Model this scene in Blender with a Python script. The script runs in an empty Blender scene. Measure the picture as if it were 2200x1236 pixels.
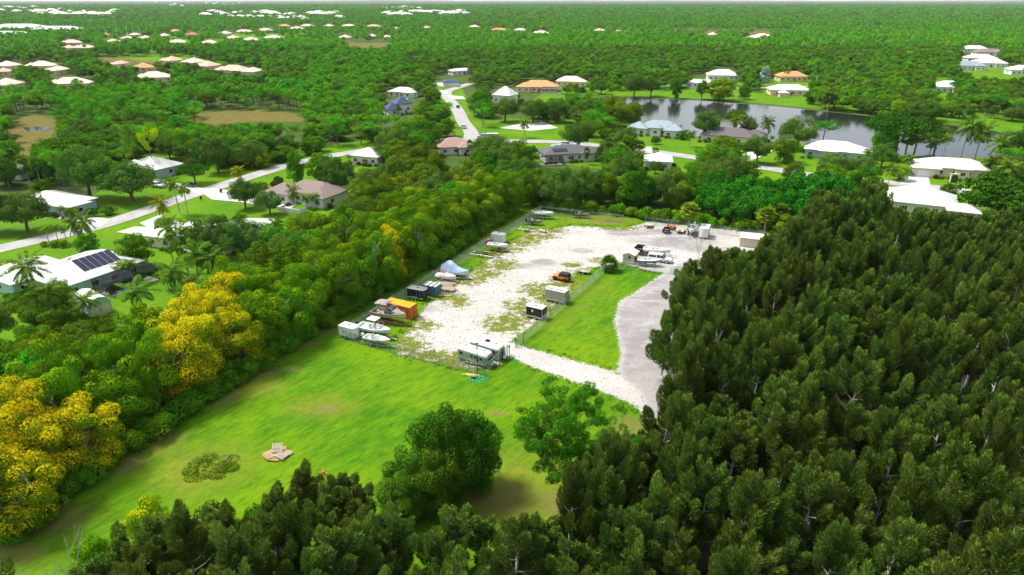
import bpy, math, random
import numpy as np
from mathutils import Vector, Matrix
R = math.radians
_ONES = ['', 'first', 'second', 'third', 'fourth', 'fifth', 'sixth', 'seventh', 'eighth', 'ninth', 'tenth', 'eleventh', 'twelfth', 'thirteenth', 'fourteenth', 'fifteenth', 'sixteenth', 'seventeenth', 'eighteenth', 'nineteenth']
def nth(n):
    if n < 20: return _ONES[n]
    t = ['twent', 'thirt', 'fort', 'fift', 'sixt', 'sevent', 'eight', 'ninet'][n // 10 - 2] if n < 100 else 'hundred'
    return t + ('ieth' if n % 10 == 0 else 'y-' + _ONES[n % 10])
SC = bpy.context.scene
COL = SC.collection
random.seed(7); RNG = np.random.default_rng(7)

# ---------------------------------------------------------------- camera, light, exposure
CAM_H, FPX, PITCH = 56.0, 1467.0, R(22.9)
cd = bpy.data.cameras.new('camera'); cam = bpy.data.objects.new('camera', cd); COL.objects.link(cam)
cam.location = (0, 0, CAM_H); cam.rotation_euler = (R(90) - PITCH, 0, 0)
cd.sensor_width = 36; cd.lens = 36 * FPX / 2200; cd.clip_start = .5; cd.clip_end = 40000
SC.camera = cam
SUN_EL, SUN_AZ = R(58), R(-68)          # azimuth clockwise from +Y: the sun stands to the left, high
w = bpy.data.worlds.new('World'); SC.world = w; w.use_nodes = True
nt = w.node_tree; nt.nodes.clear()
out = nt.nodes.new('ShaderNodeOutputWorld'); bg = nt.nodes.new('ShaderNodeBackground')
sky = nt.nodes.new('ShaderNodeTexSky'); sky.sky_type = 'NISHITA'; sky.sun_disc = False
sky.sun_elevation = SUN_EL; sky.sun_rotation = SUN_AZ; sky.air_density = 1; sky.dust_density = 2
tc = nt.nodes.new('ShaderNodeTexCoord'); mp = nt.nodes.new('ShaderNodeMapping'); mp.inputs['Scale'].default_value = (1, 1, 2.6)
nz = nt.nodes.new('ShaderNodeTexNoise'); nz.inputs['Scale'].default_value = 2.3; nz.inputs['Detail'].default_value = 6
rp = nt.nodes.new('ShaderNodeValToRGB'); rp.color_ramp.elements[0].position = .36; rp.color_ramp.elements[1].position = .56
mx = nt.nodes.new('ShaderNodeMix'); mx.data_type = 'RGBA'
mx.inputs[7].default_value = (7.6, 7.9, 8.3, 1)    # bright thin cloud, in the sky texture's own units
L = nt.links
L.new(tc.outputs['Generated'], mp.inputs[0]); L.new(mp.outputs[0], nz.inputs['Vector']); L.new(nz.outputs[0], rp.inputs[0])
L.new(rp.outputs[0], mx.inputs[0]); L.new(sky.outputs[0], mx.inputs[6]); L.new(mx.outputs[2], bg.inputs[0])
bg.inputs[1].default_value = .080; L.new(bg.outputs[0], out.inputs[0])
sl = bpy.data.lights.new('sun', 'SUN'); sl.energy = 3.4; sl.angle = R(16); sl.color = (1, .96, .88)
sun = bpy.data.objects.new('sun', sl); COL.objects.link(sun)
sd = Vector((math.sin(SUN_AZ) * math.cos(SUN_EL), math.cos(SUN_AZ) * math.cos(SUN_EL), math.sin(SUN_EL)))
sun.rotation_euler = sd.to_track_quat('Z', 'Y').to_euler(); sun.location = (0, 0, 200)
vs = SC.view_settings; SC.display_settings.display_device = 'sRGB'
vs.view_transform = 'Standard'; vs.look = 'None'; vs.gamma = 1; vs.exposure = .74
try: vs.use_curve_mapping = False
except Exception: pass
cy = SC.cycles; cy.max_bounces = 5; cy.diffuse_bounces = 3; cy.glossy_bounces = 2; cy.transmission_bounces = 3
cy.transparent_max_bounces = 8; cy.volume_bounces = 0; cy.use_adaptive_sampling = True; cy.sample_clamp_indirect = 4

# ---------------------------------------------------------------- measuring: pixels of the photograph to points on the ground
CP, SP = math.cos(PITCH), math.sin(PITCH)
def G(px, py, z=0.):
    a = (px - 1100) / FPX; b = (618 - py) / FPX
    dy, dz = CP + b * SP, -SP + b * CP
    t = (z - CAM_H) / dz
    return Vector((a * t, dy * t, z))
def PXY(x, y, z):                        # numpy: world point to photograph pixel
    d = y * CP - (z - CAM_H) * SP
    return 1100 + FPX * x / d, 618 - FPX * ((z - CAM_H) * CP + y * SP) / d
def SCL(py):
    g = G(1100, py); return FPX / (g.y * CP + CAM_H * SP)
def hgt(px, pyb, pyt):                   # height of an upright thing standing at (px, pyb) whose top shows at pyt
    y = G(px, pyb).y; b = (618 - pyt) / FPX
    return CAM_H + y * (-SP + b * CP) / (CP + b * SP)
def inpoly(X, Y, P):
    X = np.asarray(X, float); Y = np.asarray(Y, float); r = np.zeros(X.shape, bool); n = len(P)
    for i in range(n):
        x1, y1 = P[i][:2]; x2, y2 = P[(i + 1) % n][:2]
        if y1 == y2: continue
        c = ((y1 > Y) != (y2 > Y)) & (X < (x2 - x1) * (Y - y1) / (y2 - y1) + x1)
        r ^= c
    return r
def sdist(X, Y, P):                      # signed distance to a polygon, inside positive
    d = np.full(np.shape(X), 1e9); n = len(P)
    for i in range(n):
        x1, y1 = P[i][:2]; x2, y2 = P[(i + 1) % n][:2]
        ex, ey = x2 - x1, y2 - y1; t = np.clip(((X - x1) * ex + (Y - y1) * ey) / (ex * ex + ey * ey + 1e-9), 0, 1)
        d = np.minimum(d, np.hypot(X - x1 - t * ex, Y - y1 - t * ey))
    return np.where(inpoly(X, Y, P), d, -d)

# ---------------------------------------------------------------- objects
def props(o, label=None, cat=None, group=None, kind=None):
    if label: o['label'] = label
    if cat: o['category'] = cat
    if group: o['group'] = group
    if kind: o['kind'] = kind
    return o
def thing(name, label, cat, loc=(0, 0, 0), rz=0., group=None):
    o = bpy.data.objects.new(name, None); COL.objects.link(o); o.empty_display_size = .3
    o.location = loc; o.rotation_euler = (0, 0, rz)
    return props(o, label, cat, group)
def link(name, me, parent=None, m=None):
    o = bpy.data.objects.new(name, me); COL.objects.link(o)
    if m is not None and not me.materials: me.materials.append(m)
    if parent: o.parent = parent
    return o
def kids(o): return [c for c in KID.get(o.name, [])]
def copytree(root, loc, rz=0., scale=1., label=None, group=None, color=None):
    r = root.copy(); COL.objects.link(r); r.location = loc; r.rotation_euler = (0, 0, rz)
    r.scale = (scale,) * 3 if not hasattr(scale, '__len__') else scale
    if label: r['label'] = label
    if group: r['group'] = group
    for ch in root.children:
        c = ch.copy(); COL.objects.link(c); c.parent = r
        if color: c.color = color
        for g in ch.children:
            d = g.copy(); COL.objects.link(d); d.parent = c
    return r
def remove(root):
    for c in list(root.children):
        for g in list(c.children): bpy.data.objects.remove(g)
        bpy.data.objects.remove(c)
    bpy.data.objects.remove(root)

class MB:                                # collects shapes, then becomes one mesh object
    def __init__(s): s.v = []; s.f = []; s.mi = []; s.sm = []
    def add(s, vs, fs, M=None, mi=0, smooth=False):
        n = len(s.v)
        s.v += [tuple(M @ Vector(p)) if M is not None else tuple(p) for p in vs]
        for f in fs: s.f.append(tuple(i + n for i in f)); s.mi.append(mi); s.sm.append(smooth)
        return s
    def box(s, c, d, rz=0, M=None, mi=0, tx=1., ty=1.):     # centre, size; top face scaled by tx, ty
        x, y, z = d[0] / 2, d[1] / 2, d[2] / 2
        vs = [(-x, -y, -z), (x, -y, -z), (x, y, -z), (-x, y, -z), (-x * tx, -y * ty, z), (x * tx, -y * ty, z), (x * tx, y * ty, z), (-x * tx, y * ty, z)]
        m = Matrix.Translation(c) @ Matrix.Rotation(rz, 4, 'Z')
        if M is not None: m = M @ m
        return s.add(vs, [(3, 2, 1, 0), (4, 5, 6, 7), (0, 1, 5, 4), (1, 2, 6, 5), (2, 3, 7, 6), (3, 0, 4, 7)], m, mi)
    def tube(s, pts, r, n=6, mi=0, cap=True, smooth=True):  # r number or list
        pts = [Vector(p) for p in pts]; k = len(pts)
        rs = r if hasattr(r, '__len__') else [r] * k
        base = len(s.v)
        for i, p in enumerate(pts):
            t = (pts[min(i + 1, k - 1)] - pts[max(i - 1, 0)]).normalized()
            a = t.cross(Vector((0, 0, 1))); a = a.normalized() if a.length > 1e-3 else Vector((1, 0, 0)); b = t.cross(a)
            for j in range(n):
                q = 2 * math.pi * j / n; s.v.append(tuple(p + (a * math.cos(q) + b * math.sin(q)) * rs[i]))
        for i in range(k - 1):
            for j in range(n):
                s.f.append((base + i * n + j, base + i * n + (j + 1) % n, base + (i + 1) * n + (j + 1) % n, base + (i + 1) * n + j)); s.mi.append(mi); s.sm.append(smooth)
        if cap:
            s.f.append(tuple(base + j for j in range(n))); s.f.append(tuple(base + (k - 1) * n + j for j in reversed(range(n)))); s.mi += [mi, mi]; s.sm += [False, False]
        return s
    def loft(s, rings, mi=0, close=True, cap=(True, True), smooth=True):   # rings of equal count
        base = len(s.v); n = len(rings[0]); k = len(rings)
        for r in rings: s.v += [tuple(p) for p in r]
        m = n if close else n - 1
        for i in range(k - 1):
            for j in range(m):
                s.f.append((base + i * n + j, base + i * n + (j + 1) % n, base + (i + 1) * n + (j + 1) % n, base + (i + 1) * n + j)); s.mi.append(mi); s.sm.append(smooth)
        if cap[0]: s.f.append(tuple(base + j for j in reversed(range(n)))); s.mi.append(mi); s.sm.append(False)
        if cap[1]: s.f.append(tuple(base + (k - 1) * n + j for j in range(n))); s.mi.append(mi); s.sm.append(False)
        return s
    def mesh(s, name, mats):
        me = bpy.data.meshes.new(name); me.from_pydata(s.v, [], s.f)
        for m in (mats if isinstance(mats, (list, tuple)) else [mats]): me.materials.append(m)
        me.polygons.foreach_set('material_index', s.mi); me.polygons.foreach_set('use_smooth', s.sm); me.update()
        return me
    def ob(s, name, mats, parent=None): return link(name, s.mesh(name, mats), parent)
def box(name, c, d, m, parent=None, **k): return MB().box(c, d, **k).ob(name, m, parent)
def bev(o, wd=.04, seg=2):
    b = o.modifiers.new('bevel', 'BEVEL'); b.width = wd; b.segments = seg; b.limit_method = 'ANGLE'; b.angle_limit = R(40); return o

# ---------------------------------------------------------------- materials
def nodes(name):
    m = bpy.data.materials.new(name); m.use_nodes = True; n = m.node_tree; n.nodes.clear(); return m, n, n.nodes, n.links
def rgba(c): return (c[0], c[1], c[2], 1)
def mixc(N, Lk, fac, a, b, mode='MIX'):
    q = N.new('ShaderNodeMix'); q.data_type = 'RGBA'; q.blend_type = mode; q.clamp_factor = True
    for s, v in ((0, fac), (6, a), (7, b)):
        if hasattr(v, 'is_linked') or hasattr(v, 'links'): Lk.new(v, q.inputs[s])
        elif s == 0: q.inputs[0].default_value = v
        else: q.inputs[s].default_value = rgba(v)
    return q.outputs[2]
def noise(N, Lk, scale, detail=4, co=None, rough=.55, kind='NOISE'):
    t = N.new('ShaderNodeTexNoise'); t.inputs['Scale'].default_value = scale; t.inputs['Detail'].default_value = detail; t.inputs['Roughness'].default_value = rough
    if co is not None: Lk.new(co, t.inputs['Vector'])
    return t.outputs[0]
def ramp(N, Lk, f, p0, p1):
    r = N.new('ShaderNodeMapRange'); r.interpolation_type = 'SMOOTHSTEP'; Lk.new(f, r.inputs[0]); r.inputs[1].default_value = p0; r.inputs[2].default_value = p1; return r.outputs[0]
def math_(N, Lk, op, a, b=0., c=None):
    q = N.new('ShaderNodeMath'); q.operation = op
    for i, v in enumerate((a, b) if c is None else (a, b, c)):
        if hasattr(v, 'links'): Lk.new(v, q.inputs[i])
        else: q.inputs[i].default_value = v
    return q.outputs[0]
def coord(N, which='Object'): return N.new('ShaderNodeTexCoord').outputs[which]
def geo(N): return N.new('ShaderNodeNewGeometry').outputs['Position']
def attr(N, nm): a = N.new('ShaderNodeAttribute'); a.attribute_name = nm; return a.outputs['Fac']
def fin(N, Lk, colr, rough=.6, metal=0., bump=None, bs=.2, bd=.02, spec=.4, trans=None, ior=None, alpha=None):
    p = N.new('ShaderNodeBsdfPrincipled'); o = N.new('ShaderNodeOutputMaterial')
    if hasattr(colr, 'links'): Lk.new(colr, p.inputs['Base Color'])
    else: p.inputs['Base Color'].default_value = rgba(colr)
    if hasattr(rough, 'links'): Lk.new(rough, p.inputs['Roughness'])
    else: p.inputs['Roughness'].default_value = rough
    p.inputs['Metallic'].default_value = metal; p.inputs['Specular IOR Level'].default_value = spec
    if trans: p.inputs['Transmission Weight'].default_value = trans
    if alpha is not None: p.inputs['Alpha'].default_value = alpha
    if bump is not None:
        b = N.new('ShaderNodeBump'); b.inputs['Strength'].default_value = bs; b.inputs['Distance'].default_value = bd; Lk.new(bump, b.inputs['Height']); Lk.new(b.outputs[0], p.inputs['Normal'])
    Lk.new(p.outputs[0], o.inputs[0]); return p
_M = {}
def mat(name, c, rough=.5, metal=0., dirt=.25, dirtc=None, sc=1.5, spec=.4, alpha=None):
    if name in _M: return _M[name]
    m, n, N, Lk = nodes(name)
    co = coord(N); f = ramp(N, Lk, noise(N, Lk, sc, 5, co, .65), .45, .75)
    dc = dirtc or tuple(v * .55 + .01 for v in c)
    col = mixc(N, Lk, math_(N, Lk, 'MULTIPLY', f, dirt), c, dc)
    fin(N, Lk, col, rough, metal, None, spec=spec, alpha=alpha)
    _M[name] = m; return m
def leafmat(name, ca, cb, tip=(.50, .34, .01), trans=.28, rnd=.35, hue=.02, val=.25):
    if name in _M: return _M[name]
    m, n, N, Lk = nodes(name)
    oi = N.new('ShaderNodeObjectInfo')
    v = attr(N, 'v'); t = attr(N, 't')
    c = mixc(N, Lk, v, ca, cb)
    c = mixc(N, Lk, math_(N, Lk, 'GREATER_THAN', t, oi.outputs['Alpha']), c, tip)
    c = mixc(N, Lk, 1., c, oi.outputs['Color'], 'MULTIPLY')
    hs = N.new('ShaderNodeHueSaturation'); Lk.new(c, hs.inputs['Color'])
    rn = oi.outputs['Random']
    Lk.new(math_(N, Lk, 'MULTIPLY_ADD', rn, 2 * hue, .5 - hue), hs.inputs['Hue'])
    r2 = math_(N, Lk, 'FRACT', math_(N, Lk, 'MULTIPLY', rn, 7.31))
    Lk.new(math_(N, Lk, 'MULTIPLY_ADD', r2, 2 * val, 1 - val), hs.inputs['Value'])
    d = N.new('ShaderNodeBsdfDiffuse'); tr = N.new('ShaderNodeBsdfTranslucent'); mixs = N.new('ShaderNodeMixShader'); o = N.new('ShaderNodeOutputMaterial')
    Lk.new(hs.outputs[0], d.inputs[0]); Lk.new(hs.outputs[0], tr.inputs[0]); mixs.inputs[0].default_value = trans
    Lk.new(d.outputs[0], mixs.inputs[1]); Lk.new(tr.outputs[0], mixs.inputs[2]); Lk.new(mixs.outputs[0], o.inputs[0])
    _M[name] = m; return m
# ================================================================ GROUND
def wp(pts): return [tuple(G(*p)[:2]) for p in pts]
def fractal(P, amp, step, seed=1):       # roughen an outline with small in and out steps
    rg = random.Random(seed); o = []; n = len(P)
    for i in range(n):
        a = Vector(P[i]); b = Vector(P[(i + 1) % n]); k = max(1, int((b - a).length / step)); nn = Vector((-(b - a).y, (b - a).x)).normalized()
        for j in range(k):
            o.append(tuple(a.lerp(b, j / k) + nn * rg.uniform(-amp, amp)))
    return o
def sheet(name, P, z, m, label=None, kind='structure', parent=None):
    from mathutils.geometry import tessellate_polygon
    vs = [Vector((p[0], p[1], z)) for p in P]
    fs = [tuple(t) for t in tessellate_polygon([vs])]
    me = bpy.data.meshes.new(name)
    fs = [f if (vs[f[1]] - vs[f[0]]).cross(vs[f[2]] - vs[f[0]]).z > 0 else f[::-1] for f in fs]
    me.from_pydata([tuple(v) for v in vs], [], fs); me.materials.append(m); me.update()
    o = link(name, me, parent)
    if kind: o['kind'] = kind
    if label: o['label'] = label
    return o
def strip(name, pts, wd, z, m, n=6, kerb=0, kind='structure'):   # ribbon along a smoothed path of world points
    P = []
    pts = [Vector(p[:2]) for p in pts]
    for i in range(len(pts) - 1):
        p0, p1, p2, p3 = pts[max(i - 1, 0)], pts[i], pts[i + 1], pts[min(i + 2, len(pts) - 1)]
        for k in range(n):
            t = k / n; P.append(.5 * ((2 * p1) + (p2 - p0) * t + (2 * p0 - 5 * p1 + 4 * p2 - p3) * t * t + (3 * p1 - p0 - 3 * p2 + p3) * t ** 3))
    P.append(pts[-1]); b = MB(); vs = []
    for i, p in enumerate(P):
        t = (P[min(i + 1, len(P) - 1)] - P[max(i - 1, 0)]).normalized(); q = Vector((-t.y, t.x)) * wd / 2
        vs += [(p + q).to_3d() + Vector((0, 0, z)), (p - q).to_3d() + Vector((0, 0, z))]
    b.add(vs, [(2 * i, 2 * i + 1, 2 * i + 3, 2 * i + 2) for i in range(len(P) - 1)])
    o = b.ob(name, m); o['kind'] = kind; return o, P

# base ground: soil, litter and rough grass, all the way to the horizon
m_gr, n, N, Lk = nodes('rough_ground'); co = geo(N)
c = mixc(N, Lk, ramp(N, Lk, noise(N, Lk, .08, 6, co), .35, .65), (.045, .095, .012), (.085, .11, .03))
c = mixc(N, Lk, ramp(N, Lk, noise(N, Lk, .9, 5, co), .4, .7), c, (.05, .10, .012)); fin(N, Lk, c, .95, bump=noise(N, Lk, 2., 4, co), bs=.5, bd=.1, spec=.1)
gv = []; ys = [-300, 0, 60, 120, 200, 320, 500, 800, 1300, 2200, 4000, 7000, 12000, 20000]; xs = [-16000, -8000, -4000, -2000, -1000, -500, -250, -120, 0, 120, 250, 500, 1000, 2000, 4000, 8000, 16000]
nx = len(xs); b = MB(); b.add([(x, y, 0) for y in ys for x in xs], [(j * nx + i, j * nx + i + 1, (j + 1) * nx + i + 1, (j + 1) * nx + i) for j in range(len(ys) - 1) for i in range(nx - 1)])
g = b.ob('ground', m_gr); g['kind'] = 'structure'

def lawnmat(name, a, b_, c_, soil=(.16, .085, .03)):
    m, n, N, Lk = nodes(name); co = geo(N)
    m0 = N.new('ShaderNodeMapping'); Lk.new(co, m0.inputs[0]); m0.inputs['Rotation'].default_value = (0, 0, R(38)); mp = N.new('ShaderNodeMapping'); Lk.new(m0.outputs[0], mp.inputs[0]); mp.inputs['Scale'].default_value = (1, .28, 1)
    c = mixc(N, Lk, ramp(N, Lk, noise(N, Lk, .055, 4, co), .35, .68), a, b_)
    c = mixc(N, Lk, math_(N, Lk, 'MULTIPLY', ramp(N, Lk, noise(N, Lk, .55, 7, mp.outputs[0], .75), .40, .66), .85), c, c_)
    c = mixc(N, Lk, math_(N, Lk, 'MULTIPLY', ramp(N, Lk, noise(N, Lk, 1.5, 7, mp.outputs[0], .85), .44, .66), .75), c, tuple(v * .6 for v in a))
    return m, N, Lk, co, c
m_lawn, N, Lk, co, c = lawnmat('mown_grass', (.070, .195, .003), (.135, .265, .003), (.105, .235, .003)); fin(N, Lk, c, .9, bump=noise(N, Lk, 5., 4, co), bs=.5, bd=.08, spec=.1)
m_bank, n, N, Lk = nodes('lake_bank'); co = geo(N); fin(N, Lk, mixc(N, Lk, ramp(N, Lk, noise(N, Lk, .3, 4, co), .4, .6), (.17, .14, .05), (.13, .20, .02)), .9, spec=.1)
m_marsh, n, N, Lk = nodes('marsh_grass'); co = geo(N)
c = mixc(N, Lk, ramp(N, Lk, noise(N, Lk, .25, 6, co, .7), .35, .65), (.19, .125, .04), (.10, .12, .02)); fin(N, Lk, c, .95, bump=noise(N, Lk, 1.2, 5, co), bs=.8, bd=.4, spec=.1)
m_conc, n, N, Lk = nodes('pale_concrete'); co = geo(N)
c = mixc(N, Lk, ramp(N, Lk, noise(N, Lk, .35, 6, co, .7), .35, .75), (.56, .54, .52), (.42, .40, .38)); fin(N, Lk, c, .85, bump=noise(N, Lk, 6, 3, co), bs=.2, spec=.2)
m_road, n, N, Lk = nodes('worn_asphalt'); co = geo(N)
c = mixc(N, Lk, ramp(N, Lk, noise(N, Lk, .25, 6, co, .7), .35, .7), (.42, .405, .40), (.31, .30, .30)); c = mixc(N, Lk, math_(N, Lk, 'MULTIPLY', ramp(N, Lk, noise(N, Lk, 4, 3, co), .5, .7), .4), c, (.22, .21, .20)); fin(N, Lk, c, .85, spec=.2)
m_water, n, N, Lk = nodes('lake_water'); co = geo(N)
mp = N.new('ShaderNodeMapping'); Lk.new(co, mp.inputs[0]); mp.inputs['Scale'].default_value = (.55, 1, 1)
p = fin(N, Lk, (.022, .026, .024), .06, bump=noise(N, Lk, .9, 5, mp.outputs[0], .6), bs=.10, bd=.25, spec=1.)
p.inputs['IOR'].default_value = 2.1

# residential lawns, z 2 cm above the ground
LAWNS = [
 [(0, 440), (60, 420), (200, 420), (330, 330), (520, 350), (640, 322), (800, 300), (815, 350), (760, 420), (760, 470), (620, 520), (600, 600), (480, 640), (420, 700), (330, 760), (230, 810), (0, 900)],
 [(985, 252), (1100, 255), (1240, 258), (1260, 290), (1180, 320), (1040, 300), (1015, 285)],
 [(940, 178), (985, 178), (1000, 205), (1010, 240), (1060, 300), (1030, 305), (985, 300), (960, 240), (930, 205)],
 [(1130, 345), (1130, 300), (1300, 282), (1400, 250), (1560, 285), (1700, 300), (1860, 325), (1980, 335), (2120, 345), (2200, 350), (2200, 560), (1900, 470), (1700, 420), (1450, 385), (1300, 365)],
 [(1120, 240), (1180, 185), (1300, 170), (1400, 150), (1560, 180), (1800, 150), (2000, 150), (2200, 140), (2200, 300), (2100, 274), (2000, 261), (1930, 253), (1830, 242), (1740, 233), (1640, 223), (1500, 213), (1400, 208), (1300, 206), (1240, 214), (1200, 232)],
 [(420, 75), (700, 70), (700, 130), (420, 140), (200, 120), (230, 90)],
]
for i, P in enumerate(LAWNS): sheet('lawn', fractal(wp(P), .6, 6, i), .02 + .006 * i, m_lawn)
LAKE = [(1215, 224), (1260, 212), (1320, 209), (1400, 212), (1500, 217), (1640, 227), (1740, 237), (1830, 246), (1930, 257), (2000, 265), (2100, 278), (2200, 293), (2320, 312), (2400, 345), (2250, 345), (2085, 338), (1900, 334), (1860, 318), (1700, 304), (1600, 303), (1500, 296), (1430, 276), (1370, 256), (1300, 242), (1240, 236)]
lk = fractal(wp(LAKE), .8, 7, 3)
sheet('lake_bank', [(x * 1.004, y * 1.003 if y > 330 else y * .99) for x, y in lk], .05, m_bank)
sheet('lake_water', lk, .09, m_water)
for i, P in enumerate(([(20, 262), (80, 245), (125, 262), (110, 300), (60, 345), (25, 320)], [(380, 252), (480, 238), (560, 236), (640, 246), (655, 262), (560, 262), (440, 270)], [(730, 92), (835, 92), (840, 102), (760, 105)], [(150, 122), (300, 126), (420, 118), (420, 136), (200, 136)], [(1440, 66), (1700, 68), (1700, 74), (1440, 72)])):
    sheet('marsh', fractal(wp(P), 1.5, 8, i), .04, m_marsh)
sheet('marsh_pond', wp([(48, 274), (108, 272), (112, 280), (60, 283)]), .06, m_water)

# streets (asphalt ribbons) and driveways (concrete)
def road(name, pp, wd, z=.10, m=None): return strip(name, [G(*p) for p in pp], wd, z, m or m_road)
road('street', [(-260, 600), (0, 535), (120, 508), (240, 478), (380, 430), (480, 398), (560, 373), (640, 350), (720, 334), (800, 321), (900, 309), (1010, 302)], 6.6)
road('street', [(1010, 302), (1012, 285), (995, 262), (985, 240), (972, 222), (960, 207), (962, 196), (985, 188), (1010, 180)], 6.6, .115)
road('street', [(1010, 302), (1100, 304), (1200, 306), (1300, 315), (1400, 326), (1520, 343), (1640, 361), (1770, 380), (1900, 392), (2075, 411), (2300, 440)], 6.8, .125)
road('street', [(1330, 178), (1480, 186), (1620, 190), (1700, 186), (1860, 192), (2000, 200)], 6, .1)
for i, P in enumerate(([(300, 480), (345, 462), (410, 487), (355, 512)], [(215, 490), (175, 478), (120, 470), (90, 458), (115, 452), (165, 462), (240, 472)],
          [(250, 500), (290, 488), (425, 492), (520, 470), (590, 470), (590, 500), (420, 545), (340, 525), (330, 510)],
          [(425, 410), (455, 405), (600, 425), (640, 440), (620, 452), (520, 436), (455, 430)], [(372, 394), (420, 402), (460, 412), (430, 420), (375, 405)],
          [(1925, 372), (1993, 375), (2000, 404), (1935, 396)], [(1385, 330), (1400, 330), (1400, 316), (1388, 316)],
          [(1170, 335), (1185, 312), (1215, 310), (1230, 322), (1200, 345)], [(1072, 276), (1110, 268), (1165, 262), (1200, 276), (1140, 282)], [(1590, 335), (1640, 315), (1660, 325), (1610, 350)],
          [(938, 178), (968, 178), (968, 186), (940, 186)], [(960, 205), (995, 208), (1000, 214), (968, 213)], [(1480, 190), (1480, 178), (1530, 178), (1530, 190)], [(930, 192), (962, 196), (962, 203), (934, 199)])):
    sheet('driveway', wp(P), .14 + .006 * (i % 5), m_conc)

# ---- the field and storage lot: one fine grid with the cover (sand, weeds, soil) stored per vertex
LOT = wp([(745, 738), (1147, 456), (1380, 478), (1640, 503), (1640, 545), (1500, 560), (1440, 590), (1380, 582), (1310, 575), (1105, 744), (1045, 794)])
SAND = wp([(850, 762), (855, 730), (890, 695), (920, 655), (965, 625), (1005, 590), (1050, 560), (1090, 525), (1140, 500), (1230, 486), (1345, 490), (1400, 478), (1640, 503), (1640, 545), (1500, 558), (1470, 590), (1400, 584), (1335, 566), (1300, 572), (1240, 580), (1225, 625), (1190, 660), (1150, 695), (1110, 725), (1095, 735), (1120, 745), (1230, 775), (1320, 800), (1375, 840), (1400, 890), (1395, 905), (1360, 870), (1260, 830), (1130, 785), (1095, 765), (1070, 785), (1040, 792), (980, 790)])
ROADG = wp([(1430, 585), (1470, 560), (1560, 560), (1540, 640), (1470, 720), (1470, 900), (1400, 900), (1375, 850), (1325, 800), (1335, 760), (1320, 690), (1330, 650), (1370, 625)])
FIELD = wp([(-60, 1260), (-60, 1150), (100, 1080), (240, 950), (400, 860), (560, 750), (660, 680), (745, 640), (880, 560), (1000, 500), (1120, 435), (1160, 425), (1700, 470), (1720, 540), (1600, 640), (1500, 780), (1480, 930), (1330, 1100), (1250, 1236), (1200, 1500), (-60, 1500)])
FLOOR = wp([(1400, 960), (1440, 900), (1440, 780), (1430, 720), (1475, 640), (1560, 590), (1700, 535), (1760, 500), (1900, 480), (2100, 480), (2500, 480)]) + [(190, 100), (120, 20), (-10, 10), (2, 50), (12, 66)]
xs_ = np.arange(-66, 84, .6); ys_ = np.arange(36, 204, .6)
XX, YY = np.meshgrid(xs_, ys_); X1, Y1 = XX.ravel(), YY.ravel()
def blob(lst):
    r = np.zeros(X1.shape)
    for px, py, rx, ry in lst:            # centre pixel, radii in metres across and away
        c_ = G(px, py); r = np.maximum(r, np.clip(1.25 - np.hypot((X1 - c_.x) / rx, (Y1 - c_.y) / ry) * .75, 0, 1))
    return r
def ext(P, s): return [(x, y) for x, y in P]
a_sand = np.clip(.5 + sdist(X1, Y1, SAND) / 3.2, 0, 1); a_grey = np.clip(.5 + sdist(X1, Y1, ROADG) / 2.4, 0, 1)
a_sand = np.maximum(a_sand, np.clip(.5 + (sdist(X1, Y1, ROADG)) / 3.0, 0, 1))
a_lot = np.clip(.5 + sdist(X1, Y1, LOT) / 1.2, 0, 1)
a_weed = blob([(880, 745, 4, 3), (1000, 770, 6, 2.5), (1085, 700, 5, 4), (1130, 660, 5, 4), (1190, 640, 5, 4), (1230, 600, 5, 5), (985, 650, 3, 3), (1040, 590, 5, 4), (1090, 535, 5, 4), (1150, 510, 6, 4), (1250, 480, 8, 4), (1330, 490, 7, 3),(1100, 690, 5, 4), (1160, 625, 5, 5), (1210, 610, 4, 4), (1260, 590, 4, 4), (900, 700, 4, 3), (960, 640, 4, 3), (1020, 575, 6, 4), (1010, 605, 4, 3), (1120, 520, 5, 5), (1180, 497, 6, 3), (860, 730, 4, 3), (930, 765, 6, 2.5), (960, 782, 6, 2), (1180, 660, 3, 3), (1230, 570, 3, 2), (1290, 560, 3, 2), (1080, 570, 4, 4), (1060, 545, 5, 4)])
a_dark = blob([(1130, 572, 3.6, 2), (1165, 565, 3.2, 2.6), (1200, 600, 2, 2), (1430, 520, 9, 5), (1500, 530, 8, 6), (1340, 500, 6, 3), (1380, 545, 4, 4), (1250, 540, 3, 2), (1010, 545, 3, 2), (905, 665, 3, 2), (1430, 500, 10, 3), (1330, 570, 3, 2)]) * np.clip(a_lot, .0, 1)
a_dark = np.maximum(a_dark, a_grey * .9)
a_soil = blob([(1075, 1075, 5, 4), (1195, 1085, 3, 3.5), (1010, 1060, 4, 4), (640, 745, 4, 2), (560, 800, 4, 3), (480, 860, 3, 2.5), (270, 1000, 3, 3), (120, 1120, 5, 3), (20, 1190, 5, 2.5), (350, 940, 3, 2), (700, 712, 4, 2), (1250, 657, 1.4, .8), (1262, 662, 1, .6), (700, 880, 2.5, 1.5), (630, 795, 3, 1), (1300, 478, 7, 2.5), (1230, 495, 4, 2), (1360, 920, 4, 4), (1070, 890, 2, 1)])
a_brown = blob([(430, 1010, 6, 5), (1095, 1060, 9, 8), (690, 875, 5, 3), (1290, 470, 10, 5), (1110, 680, 9, 6), (1200, 615, 8, 6), (1080, 550, 7, 7), (930, 690, 5, 5), (1180, 500, 7, 4), (540, 830, 5, 3), (330, 960, 4, 3)])
nx, ny = len(xs_), len(ys_)
idx = np.arange(nx * ny).reshape(ny, nx)
F = np.stack([idx[:-1, :-1], idx[:-1, 1:], idx[1:, 1:], idx[1:, :-1]], -1).reshape(-1, 4)
fx, fy = X1[F].mean(1), Y1[F].mean(1)
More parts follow.
